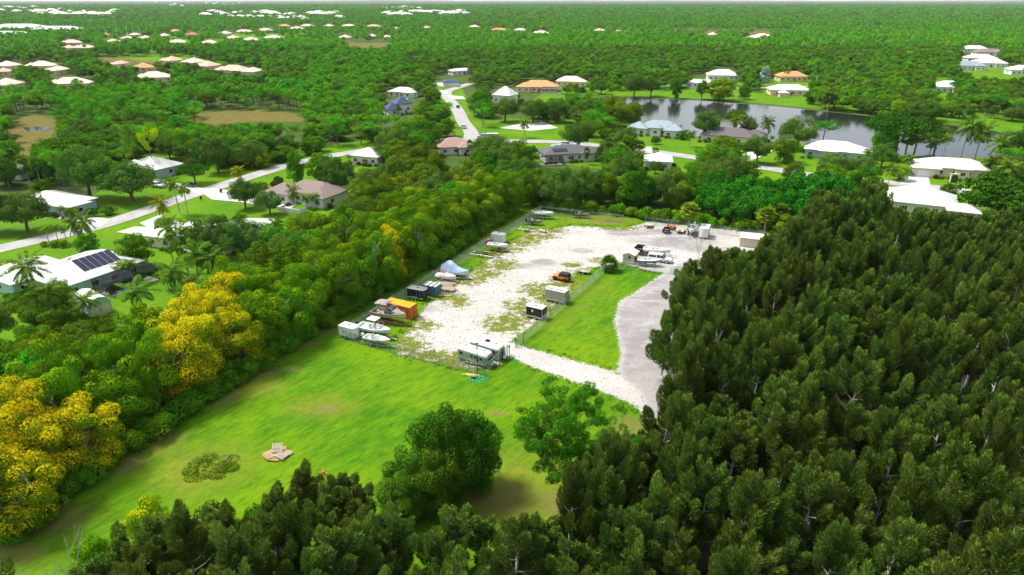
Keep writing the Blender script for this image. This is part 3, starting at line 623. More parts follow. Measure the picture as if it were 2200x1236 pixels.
ROWS = [('nearest row of far villas', [(20, 192, 60, 'k'), (155, 190, 92, 'k'), (333, 176, 78, 'k'), (505, 160, 80, 'p'), (450, 150, 50, 'p'), (545, 163, 36, 'k')]),
        ('second row of far villas', [(20, 150, 50, 'k'), (10, 163, 30, 'p'), (93, 150, 62, 'k'), (128, 160, 38, 'k'), (260, 146, 26, 'p'), (310, 154, 46, 'o'), (372, 138, 40, 'p'), (420, 142, 46, 'k')]),
        ('third row of far villas', [(155, 98, 44, 'k'), (184, 109, 42, 'k'), (150, 110, 26, 'p'), (245, 96, 34, 'p'), (276, 88, 24, 'k'), (314, 88, 30, 'k'), (384, 98, 48, 'k'), (453, 99, 42, 'k'), (502, 88, 34, 'k'), (540, 92, 38, 'k'), (590, 87, 46, 'k'), (742, 86, 28, 'k'), (800, 83, 20, 'k'), (832, 85, 16, 'k')]),
        ('fourth row of far villas', [(229, 80, 14, 'o'), (292, 80, 18, 'k'), (354, 82, 22, 'k'), (378, 72, 20, 'o'), (415, 80, 32, 'r'), (485, 77, 30, 'k'), (525, 73, 40, 'k'), (572, 70, 38, 'k'), (612, 60, 26, 'o'), (640, 66, 34, 'k'), (662, 60, 30, 'k')]),
        ('farthest villa row', [(708, 60, 22, 'k'), (750, 60, 32, 'k'), (802, 61, 44, 'p'), (852, 66, 14, 'p'), (917, 64, 16, 'p'), (1020, 62, 24, 'k'), (1072, 69, 42, 'o'), (1118, 70, 32, 'k'), (1163, 76, 38, 'k'), (1287, 71, 28, 'k'), (1328, 72, 12, 'k'), (1530, 80, 26, 'k'), (1636, 83, 40, 'k'), (1618, 87, 36, 'k')])]
# ================================================================ WOODS
# parts of the photograph where open ground, roofs, roads or water show: no scattered tree may stand in front of them
CLEAR = [
 [(0, 470), (240, 470), (300, 440), (470, 392), (640, 340), (790, 312), (800, 328), (660, 352), (640, 375), (740, 395), (745, 430), (650, 450), (640, 480), (560, 470), (490, 455), (350, 460), (335, 540), (265, 540), (265, 600), (350, 600), (345, 660), (250, 700), (150, 670), (0, 640)],
 [(60, 395), (215, 425), (250, 450), (230, 470), (0, 500), (0, 410)], [(285, 335), (330, 330), (390, 350), (500, 385), (490, 400), (330, 410), (290, 370)],
 [(960, 195), (985, 190), (975, 215), (1000, 255), (1040, 300), (1000, 302), (965, 232), (945, 200)], [(1060, 260), (1240, 262), (1235, 285), (1060, 285)],
 [(1340, 250), (1480, 255), (1480, 295), (1500, 300), (1500, 345), (1370, 340), (1370, 295), (1340, 280)], [(1330, 212), (1660, 226), (1960, 258), (2190, 285), (2160, 330), (1960, 330), (1700, 300), (1600, 280), (1480, 268), (1390, 240)],
 [(1300, 196), (1480, 196), (1640, 200), (1640, 170), (1740, 170), (1740, 205), (1700, 225), (1560, 218), (1300, 208)], [(1720, 298), (1860, 298), (1870, 345), (1760, 352), (1600, 345), (1600, 335), (1720, 330)],
 [(1935, 325), (2100, 325), (2100, 375), (2120, 380), (2100, 412), (1930, 392)], [(1500, 275), (1640, 275), (1640, 300), (1500, 305)],
 [(1900, 390), (2030, 395), (2070, 470), (1900, 460)], [(935, 295), (1020, 295), (1015, 335), (960, 335), (940, 325)], [(1140, 308), (1290, 310), (1290, 345), (1140, 350)], [(1380, 335), (1445, 335), (1440, 362), (1385, 366)], [(1145, 350), (1160, 320), (1290, 315), (1285, 322)],
 [(1060, 188), (1105, 190), (1112, 180), (1205, 180), (1210, 200), (1105, 228), (1060, 228)], [(1150, 258), (1240, 262), (1240, 275), (1150, 280)],
 [(840, 196), (890, 196), (888, 245), (835, 250)], [(945, 160), (1005, 152), (1010, 162), (985, 195), (930, 185)], [(1190, 172), (1262, 172), (1265, 180), (1190, 178)],
 [(1485, 160), (1522, 158), (1525, 150), (1580, 150), (1585, 180), (1480, 185)], [(1675, 162), (1722, 162), (1722, 175), (1675, 175)], [(2072, 106), (2140, 108), (2160, 160), (2060, 145)], [(2010, 172), (2055, 172), (2055, 202), (2010, 202)], [(2080, 143), (2200, 143), (2190, 165), (2080, 160)],
 [(1960, 250), (2200, 262), (2200, 290), (2150, 280)], [(765, 328), (835, 328), (830, 352), (765, 352)], [(600, 385), (745, 388), (740, 440), (600, 455)], [(830, 196), (895, 196), (900, 215), (880, 250), (820, 250)],
 [(430, 240), (640, 240), (650, 262), (560, 260), (440, 256)], [(30, 252), (112, 250), (112, 290), (60, 330), (30, 310)], [(745, 92), (832, 92), (832, 101), (745, 101)], [(210, 124), (410, 122), (410, 130), (210, 132)],
]
CLEARX = [(x - w * .47, y - 6.2 * SCL(y), x + w * .47, y - 2.9 * SCL(y)) for _, l_ in ROWS for x, y, w, _c in l_]
#                             # grown from the houses list below: (x0, y0, x1, y1) boxes
def clear_mask(x, y, h, w, extra=()):
    bad = np.zeros(x.shape, bool)
    for zz, dx in ((h, 0), (h * .75, -.42), (h * .75, .42), (h * .45, 0), (h * .4, .4), (h * .4, -.4), (0, 0)):
        px, py = PXY(x + w * dx, y, zz)
        for P in list(CLEAR) + list(extra): bad |= inpoly(px, py, P)
        for x0, y0, x1, y1 in CLEARX: bad |= (px > x0) & (px < x1) & (py > y0) & (py < y1)
    return bad
def scatter(poly, sp, rg, jitter=.42):     # world polygon, jittered grid
    xs = [p[0] for p in poly]; ys = [p[1] for p in poly]
    gx, gy = np.meshgrid(np.arange(min(xs), max(xs), sp), np.arange(min(ys), max(ys), sp * .9)); gx[1::2] += sp / 2
    gx = gx.ravel() + rg.uniform(-jitter, jitter, gx.size) * sp; gy = gy.ravel() + rg.uniform(-jitter, jitter, gy.size) * sp
    k = inpoly(gx, gy, poly); return gx[k], gy[k]

def SCLV(Y): return FPX / (Y * CP + CAM_H * SP - 12 * SP)
# ---- the grove of australian pines
rg = np.random.default_rng(11)
GROVE = wp([(1430, 950), (1425, 880), (1415, 800), (1412, 740), (1450, 670), (1500, 605), (1560, 570), (1700, 530), (1760, 490), (1900, 470), (2100, 470), (2350, 480)]) + [(150, 120), (110, 60), (70, 26), (10, 26), (8, 60)]
gx, gy = scatter(GROVE, 4.9, rg, .45)
front = wp([(-100, 1480), (150, 1400), (330, 1300), (580, 1150), (760, 1200), (1010, 1230), (1180, 1220), (1310, 1080), (1440, 940)]) + [(12, 60), (12, 26), (-45, 26), (-45, 40)]
gx2, gy2 = scatter(front, 4.4, rg)
X = np.concatenate([gx, gx2]); Y = np.concatenate([gy, gy2]); hh = rg.uniform(11.5, 18., len(X)); hh[len(gx):] = rg.uniform(11, 16.5, len(gx2))
ppx, ppy = PXY(X, Y, hh); pbx, pby = PXY(X, Y, hh * .2)
seen = (ppy < 1260) & (ppx > -60) & (ppx < 2260) & (pby > 0)
X, Y, hh, ppx, ppy = (a[seen] for a in (X, Y, hh, ppx, ppy))
VIS = [(1690, 470), (1760, 400), (1900, 385), (1900, 440), (2030, 450), (2080, 455), (2200, 440), (2400, 400), (2400, 3000), (-300, 3000), (-200, 1200), (120, 1240), (230, 1160), (300, 1090), (400, 1070), (470, 1090), (560, 1110), (590, 1010), (640, 985), (690, 1020), (730, 990), (760, 1050), (830, 1090), (900, 1060), (960, 1100), (1060, 1120), (1130, 1090), (1200, 1100), (1225, 960), (1270, 910), (1330, 930), (1410, 930), (1405, 840), (1440, 770), (1390, 735), (1395, 680), (1430, 640), (1480, 560), (1520, 525), (1575, 525), (1600, 545), (1645, 505)]
k = np.zeros(len(X), bool)
for _ in range(9):                        # trees along the edge are lower: shrink until the top keeps below the skyline seen
    ppx, ppy = PXY(X, Y, hh); k = inpoly(ppx, ppy, VIS) & ((ppx < 1260) | inpoly(ppx - .4 * SCLV(Y), ppy + 30, VIS)); hh = np.where(k | (hh < 7), hh, hh * .93)
X, Y, hh = X[k], Y[k], hh[k]
order = np.argsort(np.hypot(X, Y))
pa, pb_ = PXY(X, Y, hh); isf = pa < 1260
ID = {}
near = order[:300]
fr_ = [i for i in near if isf[i]]
for q, i in enumerate(sorted(fr_, key=lambda i: pa[i])): ID[i] = ('feathery dark pine along the near end of the field, ' + nth(q + 1) + ' from the left', 'pines along the near end of the field')
gr_ = sorted([i for i in near if not isf[i]], key=lambda i: Y[i]); nr = 14; per = -(-len(gr_) // nr)
for b_ in range(nr):
    for q, i in enumerate(sorted(gr_[b_ * per:(b_ + 1) * per], key=lambda i: pa[i])):
        ID[i] = ('feathery dark grove pine, ' + nth(q + 1) + ' from the left in the grove\'s ' + nth(b_ + 1) + ' row from the camera', 'pines of the dense grove')
for i in near:
    s = rg.uniform(.82, 1.15); tree('australian_pine', X[i], Y[i], hh[i], 5.9 * s, ID[i][0], ID[i][1], (1, 1, 1, rg.choice([.97, .9, .8])), rz=rg.normal(0, .7), var=int(rg.integers(6)))
rest = order[300:]
if len(rest):
    src = []
    for parts, h_, w_ in TPL['far_australian_pine']: src.append(bpy.data.objects.new('plume_source', parts[1][1]))
    gnstuff('pine_grove', 'far side of the dense australian pine grove', src, np.stack([X[rest], Y[rest], 0 * X[rest]], -1), hh[rest] / 16, rg.normal(0, .7, len(rest)), rg.integers(0, len(src), len(rest)))
print('grove', len(X))

# ---- tree belt on the left of the field and the woods behind the lot
COUNT = {'broadleaf': 0, 'acacia': 0, 'oak': 0, 'slash_pine': 0, 'fig': 0}
BELT = wp([(-80, 1190), (60, 1150), (240, 980), (370, 910), (530, 805), (640, 735), (700, 695), (850, 612), (960, 552), (1000, 520), (1060, 480), (1140, 440), (1060, 455), (880, 505), (760, 560), (600, 640), (400, 750), (200, 860), (20, 960), (-160, 1060)])
YELLOW = [(430, 665, 85), (500, 690, 60), (90, 960, 130), (20, 1010, 120), (850, 520, 30), (935, 500, 30)]
bx, by = scatter(BELT, 5.0, rg, .3)
BN = [0]
def belt_tree(x, y, h):
    BN[0] += 1; bn = nth(BN[0])
    px, py = PXY(x, y, h * .85); yel = 0
    for a, b_, r in YELLOW:
        if math.hypot(px - a, (py - b_) * .9) < r: yel = 1
    lab = ('yellow blossoming acacia, ' + bn + ' tree from the near end of the belt along the field', 'yellow acacias in the belt') if yel else ('green leafy acacia, ' + bn + ' tree from the near end of the belt along the field', 'green trees in the belt')
    if rg.random() < .72 or yel:
        tree('acacia', x, y, h, rg.uniform(7.5, 10.), *lab, color=(1.22, 1.16, .8, rg.uniform(.42, .60)) if yel else (rg.uniform(.72, 1.0), 1.12, .8, rg.uniform(.78, .97)))
    else:
        COUNT['broadleaf'] += 1; tree('broadleaf', x, y, h * .9, rg.uniform(7, 9), 'dark green leafy tree, ' + bn + ' from the near end of the belt along the field', 'dark trees in the belt', (.9, 1.1, 1, 1))
for y, x in sorted(zip(by, bx)):
    h = rg.uniform(10.5, 14)
    if PXY(x, y, h)[1] > 1300: continue
    belt_tree(x, y, h)
BACK = wp([(1150, 452), (1130, 430), (1060, 440), (1000, 500), (900, 540), (800, 575), (700, 640), (620, 660), (560, 640), (640, 560), (690, 500), (700, 460), (760, 420), (830, 375), (950, 350), (1100, 358), (1160, 372), (1300, 368), (1440, 385), (1600, 400), (1800, 430), (1830, 480), (1740, 500), (1680, 500), (1640, 492), (1500, 476), (1390, 465), (1300, 458), (1170, 447)])
kx, ky = scatter(BACK, 6.0, rg, .4); hb = rg.uniform(8.5, 13., len(kx)); bad = clear_mask(kx, ky, hb, np.full(len(kx), 6.)); kx, ky, hb = kx[~bad], ky[~bad], hb[~bad]
for x, y, h in zip(kx, ky, hb):
    px, py = PXY(x, y, h * .7); col = (1, 1, 1, 1)
    if px > 1490 and py > 375:
        tree('fig', x, y, h * .85, rg.uniform(9, 11), 'vivid green leafy tree behind the back fence', 'vivid green trees behind the back fence'); continue
    if px < 1010:
        if rg.random() < .5: kd, lab, col = 'broadleaf', ('brownish tree in the left wood', 'olive trees in the wood'), (1.25, .82, .8, 1)
        elif rg.random() < .5: kd, lab, col = 'acacia', ('green acacia in the left wood', 'acacias in the wood'), (.8, .85, 1, rg.uniform(.7, .98))
        else: kd, lab = 'oak', ('grey oak in the left wood', 'oaks in the wood')
    elif py > 390 and rg.random() < .6: kd, lab, col = 'acacia', ('light clumpy tree behind the lot', 'light green trees behind the lot'), (.95, 1.05, 1, rg.uniform(.8, 1))
    elif rg.random() < .5: kd, lab = 'broadleaf', ('mid green tree behind the lot', 'mid green trees behind the lot')
    else: kd, lab = 'oak', ('grey green oak behind the lot', 'oaks behind the lot')
    if kd == 'broadleaf': COUNT['broadleaf'] += 1
    tree(kd, x, y, h * (.95 if kd == 'oak' else 1), rg.uniform(8, 11.5) * (1.15 if kd == 'oak' else 1), *lab, color=col)
for P, sp, h0, h1, kds, lb in (([(640, 420), (700, 340), (760, 322), (930, 310), (935, 345), (880, 368), (760, 405), (700, 450)], 6.5, 8, 12, ('oak', 'broadleaf', 'oak'), 'between the brown shingled house and the street junction'),
    ([(-40, 800), (40, 750), (140, 720), (250, 790), (330, 770), (260, 870), (120, 980), (-60, 1050)], 5.5, 4.5, 7.5, ('broadleaf', 'acacia', 'broadleaf'), 'behind the near end of the acacia belt'),
    ([(350, 705), (480, 640), (590, 600), (640, 565), (670, 595), (560, 665), (400, 745), (330, 765)], 5.5, 6, 9, ('broadleaf', 'oak', 'slash_pine'), 'between the coconut palms and the acacia belt'),
    ([(560, 560), (600, 480), (640, 455), (760, 420), (720, 470), (650, 560), (600, 600)], 6., 8, 11.5, ('oak', 'broadleaf', 'oak'), 'right below the brown shingled house'),
    ([(1150, 365), (1180, 330), (1290, 345), (1380, 366), (1560, 378), (1760, 400), (1860, 412), (1840, 440), (1600, 405), (1300, 372)], 7., 8, 12, ('broadleaf', 'oak', 'broadleaf'), 'beside the street behind the lot')):
    x, y = scatter(wp(P), sp, rg, .4); h_ = rg.uniform(h0, h1, len(x)); kk = ~clear_mask(x, y, h_, np.full(len(x), 5.)); x, y, h_ = x[kk], y[kk], h_[kk]
    for q, (a, b_, c) in enumerate(sorted(zip(x, y, h_))):
        kd = kds[int(rg.integers(3))]; nmk = {'oak': 'grey green oak', 'broadleaf': 'leafy green tree', 'acacia': 'light green clumpy tree', 'slash_pine': 'green young pine'}[kd]
        if kd == 'broadleaf': COUNT['broadleaf'] += 1
        tree(kd, a, b_, c, {'slash_pine': 5.5}.get(kd, c * 1.0), nmk + ', ' + nth(q + 1) + ' from the left ' + lb, 'trees ' + lb, (1, 1, 1, .95))
print('belt', len(bx), 'back', len(kx))
# undergrowth closing the foot of the belts: low shrubs as one mass
def undergrowth():
    rg = np.random.default_rng(77); P = []
    edge = wp([(40, 1165), (240, 1000), (370, 925), (530, 818), (640, 742), (700, 700), (850, 618), (960, 556), (1000, 524), (1110, 462)])
    for i in range(len(edge) - 1):
        a, b_ = np.array(edge[i]), np.array(edge[i + 1]); k = int(np.linalg.norm(b_ - a) / 1.0)
        for j in range(k):
            for off in (0.4, 1.7): q = a + (b_ - a) * j / k + rg.normal(0, .5, 2) + np.array([-.9, .45]) * off; P.append((q[0], q[1], 0))
    for i in range(1, 60):
        g_ = G(1150 + 9 * i, 449 + .85 * i + rg.uniform(0, 4) + (0 if i < 25 else 3)); P.append((g_.x + rg.normal(0, .4), g_.y + rg.uniform(1, 3), 0))
    P = np.array(P); src = [bpy.data.objects.new('shrub_source', cloud('under_foliage', crown_lobes(np.random.default_rng(960 + k), 3, -.2, 2.2, 12, .7), m_broad, np.random.default_rng(960 + k), .24, .17, 22.)) for k in range(3)]
    gnstuff('undergrowth', 'leafy undergrowth along the foot of the tree belts', src, P, rg.uniform(.5, 1.7, len(P)), rg.uniform(0, 6, len(P)), rg.integers(0, 3, len(P)))
undergrowth()

# ---- neighbourhood and pine flats, 200 m to 700 m
def towp(P): return P
REG_PINE = [(0, 100), (300, 150), (480, 180), (620, 150), (800, 130), (1000, 110), (1200, 120), (1500, 100), (2200, 150), (2200, 0), (0, 0)]
gx, gy = scatter([(-700, 215), (700, 215), (700, 520), (520, 820), (-520, 820), (-700, 520)], 7.2, rg)
px, py = PXY(gx, gy, 0.); k = (px > -60) & (px < 2260) & (gy > 200); gx, gy, px, py = gx[k], gy[k], px[k], py[k]
NOBASE = [LAKE, [(700, 322), (1150, 350), (1150, 470), (600, 640), (560, 640), (690, 480)], [(0, 500), (400, 420), (560, 430), (640, 600), (0, 1000)],
          [(1150, 368), (1640, 392), (1850, 430), (1850, 540), (1150, 480)], [(1500, 400), (2300, 455), (2300, 700), (1500, 700)],
          [(40, 245), (125, 245), (120, 300), (60, 340), (25, 320)], [(420, 236), (640, 240), (650, 262), (430, 268)], [(735, 90), (835, 90), (840, 103), (740, 103)], [(1440, 62), (1700, 64), (1700, 76), (1440, 74)]]
bad = np.zeros(len(gx), bool)
for P in NOBASE: bad |= inpoly(px, py, P)
for P in ([(0, 535), (240, 470), (640, 340), (800, 312), (1010, 295), (1200, 298), (1400, 318), (1640, 353), (1900, 385), (2200, 425), (2200, 450), (1900, 405), (1640, 370), (1400, 334), (1200, 314), (1010, 312), (800, 330), (640, 362), (240, 492), (0, 555)], [(940, 190), (1030, 190), (1035, 305), (990, 300)]): bad |= inpoly(px, py, P)
# kinds by place: 0 pine 1 broadleaf 2 oak 3 palm
u = rg.random(len(gx)); kind = np.where(u < .80, 0, np.where(u < .92, 1, 2))
RES = [(880, 130), (1500, 100), (2200, 95), (2260, 480), (1000, 480), (820, 380), (800, 230)]
res = inpoly(px, py, RES); kind[res] = np.where(u[res] < .10, 0, np.where(u[res] < .60, 1, np.where(u[res] < .90, 2, 3)))
lft = inpoly(px, py, [(0, 280), (330, 290), (700, 270), (820, 230), (860, 340), (480, 420), (0, 520)]); kind[lft] = np.where(u[lft] < .35, 0, np.where(u[lft] < .68, 1, np.where(u[lft] < .96, 2, 3)))
est = inpoly(px, py, [(0, 120), (420, 70), (720, 60), (1160, 64), (1160, 95), (700, 120), (640, 200), (0, 215)]); kind[est] = np.where(u[est] < .3, 0, np.where(u[est] < .45, 1, np.where(u[est] < .86, 2, 3)))
hh = np.select([kind == 0, kind == 1, kind == 2], [rg.uniform(8, 12, len(gx)), rg.uniform(6, 10, len(gx)), rg.uniform(6.5, 10, len(gx))], rg.uniform(6, 10, len(gx)))
ww = np.select([kind == 0, kind == 1, kind == 2], [6., 8.5, 11.], 5.)
bad |= clear_mask(gx, gy, hh, ww * .9)
bad |= (kind == 2) & (rg.random(len(gx)) < .25)
k = ~bad; gx, gy, px, py, kind, hh, ww = (a[k] for a in (gx, gy, px, py, kind, hh, ww))
order = np.argsort(gy); used = {0: 0, 1: COUNT['broadleaf'], 2: 60, 3: 40}; rest = []
KN = {0: 'slash_pine', 1: 'broadleaf', 2: 'oak', 3: 'cabbage_palm'}
def place_name(px, py):
    if px < 860: return 'beyond the left street' if py > 215 else 'near the far villas'
    if px < 1320: return 'around the winding street'
    return 'around the lake' if py > 215 else 'beyond the lake'
KL = {0: 'round slash pine', 1: 'leafy garden tree', 2: 'broad grey oak', 3: 'fan leaved palm'}
lim = {0: 300, 1: 297, 2: 240, 3: 120}
for i in order:
    kd = int(kind[i])
    if used[kd] < lim[kd]:
        used[kd] += 1; pn = place_name(px[i], py[i]); s = rg.uniform(.85, 1.15)
        c = (1, 1, 1, 1)
        if kd == 1 and rg.random() < .15: c = (1.8, 1.35, .8, 1)
        tree(KN[kd], gx[i], gy[i], hh[i], ww[i] * s, KL[kd] + ' ' + pn, KL[kd] + 's ' + pn, c)
    else: rest.append(i)
rest = np.array(rest); print('mid', used, len(rest))
S_P = [lowtree('pine', m_pine, 11, 6, 4.6, 12, 1.25, .7, 3., 1000 + i, True) for i in range(4)]
S_B = [lowtree('tree', m_broad, 9, 8.5, 1.5, 16, 1.7, .8, 2.6, 1010 + i, False) for i in range(3)]
S_O = [lowtree('oak', m_oak, 9, 11, 1.2, 22, 1.8, .75, 2.8, 1020 + i, False) for i in range(3)]
for kd, src, H0, nm, lb in ((0, S_P, 11, 'pine_forest', 'pine flatwoods stretching away in the middle distance'), (1, S_B, 9, 'far_garden_trees', 'leafy trees mixed through the middle distance'), (2, S_O, 9, 'far_oaks', 'dark oaks mixed through the middle distance')):
    i = rest[kind[rest] == kd]
    if len(i): gnstuff(nm, lb, src, np.stack([gx[i], gy[i], 0 * gx[i]], -1), hh[i] / H0 * rg.uniform(.9, 1.1, len(i)), rg.uniform(0, 6.28, len(i)), rg.integers(0, len(src), len(i)))
# ---- the far flatwoods, 800 m to 6 km: sparser, ever coarser clumps
PP, SS, VV = [], [], []
S_F = [lowtree('clump', m_pine, 10, 16, .5, 11, 2.8, 2.0, .42, 1040 + i, False) for i in range(3)] + [lowtree('clump', m_oak, 10, 20, .5, 12, 3.2, 2.2, .4, 1050 + i, False) for i in range(2)] + \
      [lowtree('pine', m_pine, 11, 6, 4, 6, 1.6, 1.3, 1., 1060 + i, False) for i in range(3)]
y = 812.
while y < 7500:
    sp = 8.5 * max(1., (y / 1000)) ** .75; hw = y * .80 + 60; n_ = int(2 * hw / sp)
    x = np.linspace(-hw, hw, n_) + rg.uniform(-.5, .5, n_) * sp; yy = y + rg.uniform(-.5, .5, n_) * sp
    keep = rg.random(n_) < np.where(np.sin(x * .011 + y * .004) + np.sin(x * .004 - y * .009) > .9, .45, .86); x, yy = x[keep], yy[keep]
    h_ = rg.uniform(7, 11, len(x)); PP.append(np.stack([x, yy, 0 * x], -1))
    one = rg.random(len(x)) < np.clip(1.6 - y / 1600, 0, .8)
    VV.append(np.where(one, rg.integers(5, 8, len(x)), np.where(rg.random(len(x)) < .7, rg.integers(0, 3, len(x)), rg.integers(3, 5, len(x)))))
    SS.append(np.where(one, h_ / 10, rg.uniform(.6, 1.15, len(x)) * max(.75, min(1.35, sp / 17)))); y += sp * .9
P = np.concatenate(PP); S = np.concatenate(SS); V = np.concatenate(VV)
bad = clear_mask(P[:, 0], P[:, 1], 8 * S, 8 * S)
ppx, ppy = PXY(P[:, 0], P[:, 1], 0.); bad |= inpoly(ppx, ppy, [(1440, 62), (1700, 64), (1700, 75), (1440, 73)])
P, S, V = P[~bad], S[~bad], V[~bad]
gnstuff('far_forest', 'endless green flatwoods reaching to the horizon', S_F, P, S, rg.uniform(0, 6.28, len(P)), V); print('far', len(P))
# ================================================================ THINGS STANDING IN THE LOT
W_ = lambda n, c, r=.4, me=0., d=.2, **k: mat(n, c, r, me, d, **k)
m_white = W_('white_paint', (.76, .76, .75), .35, dirtc=(.45, .44, .40)); m_wroof = W_('white_metal_roof', (.66, .66, .655), .45, d=.5, dirtc=(.44, .43, .41), sc=.35)
m_black = W_('black_paint', (.015, .016, .03), .35); m_grey = W_('grey_metal', (.33, .34, .35), .4, .6); m_alu = W_('aluminium', (.62, .63, .64), .35, .7)
m_tyre = W_('tyre_rubber', (.018, .018, .018), .8); m_rim = W_('pale_rim', (.62, .62, .60), .4, .3); m_glass = W_('dark_glass', (.02, .025, .03), .08, spec=.8, d=0)
m_glassl = W_('tinted_windshield', (.10, .13, .17), .08, spec=.8, d=0); m_blk2 = W_('black_plastic', (.02, .02, .022), .6); m_galv = W_('galvanised_steel', (.48, .52, .50), .45, .5)
m_orange = W_('orange_paint', (.75, .20, .008), .4); m_cont = mat('rusty_orange_container', (.62, .16, .01), .6, 0, .8, (.22, .06, .015), 1.2); m_contr = mat('faded_yellow_container_roof', (.80, .36, .012), .6, 0, .7, (.50, .15, .01), 1.)
m_gel = W_('white_gelcoat', (.80, .80, .79), .22, dirtc=(.6, .6, .57)); m_cream = mat('old_cream_hull', (.62, .54, .38), .6, 0, .5, (.30, .26, .18), 1.5); m_mould = mat('mouldy_deck', (.34, .31, .28), .8, 0, .9, (.09, .08, .07), 2.5)
m_teal = W_('teal_hull', (.02, .22, .25), .3); m_wood = mat('weathered_wood', (.40, .31, .22), .85, 0, .8, (.18, .12, .08), 3); m_pal = mat('pallet_wood', (.55, .38, .20), .85, 0, .6, (.28, .15, .07), 3); m_pal2 = mat('grey_pallet_wood', (.52, .44, .34), .85, 0, .6, (.25, .18, .12), 3)
m_tarpb = W_('blue_white_tarp', (.34, .46, .68), .5, dirtc=(.75, .78, .82), sc=.8, d=.95); m_tarpg = W_('pale_grey_boat_cover', (.55, .55, .55), .6, d=.35); m_red = W_('red_paint', (.45, .03, .03), .5); m_blue = W_('steel_blue_panel', (.05, .14, .22), .45, d=.4)
m_greenr = W_('green_reflection_metal', (.30, .40, .33), .34, .5, d=.3, sc=1.); m_beige = mat('beige_siding', (.62, .56, .44), .7, 0, .5, (.38, .33, .24), 1.2); m_rust = W_('rusty_steel', (.20, .08, .04), .85, d=.6)  # polished trailer shells have their green reflections put into the base colour
m_brown = W_('brown_boards', (.30, .13, .07), .8); m_cone = W_('orange_cone', (.88, .24, .01), .5, d=.1); m_dgreen = W_('olive_hull', (.14, .15, .07), .6); m_yel = W_('yellow_board', (.70, .58, .12), .7); m_hose = W_('green_hose', (.03, .50, .22), .5, d=.1)

def wheel(parent, x, y, r=.34, wd=.22, z=None, rimm=None):
    z = r if z is None else z
    def ring(rr, yy, n=14): return [(x + rr * math.cos(2 * math.pi * i / n), yy, z + rr * math.sin(2 * math.pi * i / n)) for i in range(n)]
    wl = MB().loft([ring(r * .62, y - wd / 2), ring(r * .93, y - wd / 2), ring(r, y - wd * .32), ring(r, y + wd * .32), ring(r * .93, y + wd / 2), ring(r * .62, y + wd / 2)], cap=(True, True)).ob('wheel', m_tyre, parent)
    MB().loft([ring(r * .16, y - wd / 2 - .03), ring(r * .6, y - wd / 2 - .012), ring(r * .6, y + wd / 2 + .012), ring(r * .16, y + wd / 2 + .03)]).ob('rim', rimm or m_rim, wl)
def flatwheel(parent, x, y, z, r=.33, wd=.2, name='spare_tyre', up=False):
    def ring(rr, q, n=14): return [(x + rr * math.cos(2 * math.pi * i / n), y + rr * math.sin(2 * math.pi * i / n), z + q) if not up else (x + q, y + rr * math.cos(2 * math.pi * i / n), z + rr * math.sin(2 * math.pi * i / n)) for i in range(n)]
    wl = MB().loft([ring(r * .6, -wd / 2), ring(r, -wd / 3), ring(r, wd / 3), ring(r * .6, wd / 2)]).ob(name, m_tyre, parent)
    MB().loft([ring(r * .56, -wd / 2 - .01), ring(r * .56, wd / 2 + .012)]).ob('rim', m_rim, wl)
def at(name, px, py, hd, label, cat, z=.11, group=None):
    g = G(px, py); return thing(name, label, cat, (g.x, g.y, z), R(hd), group)

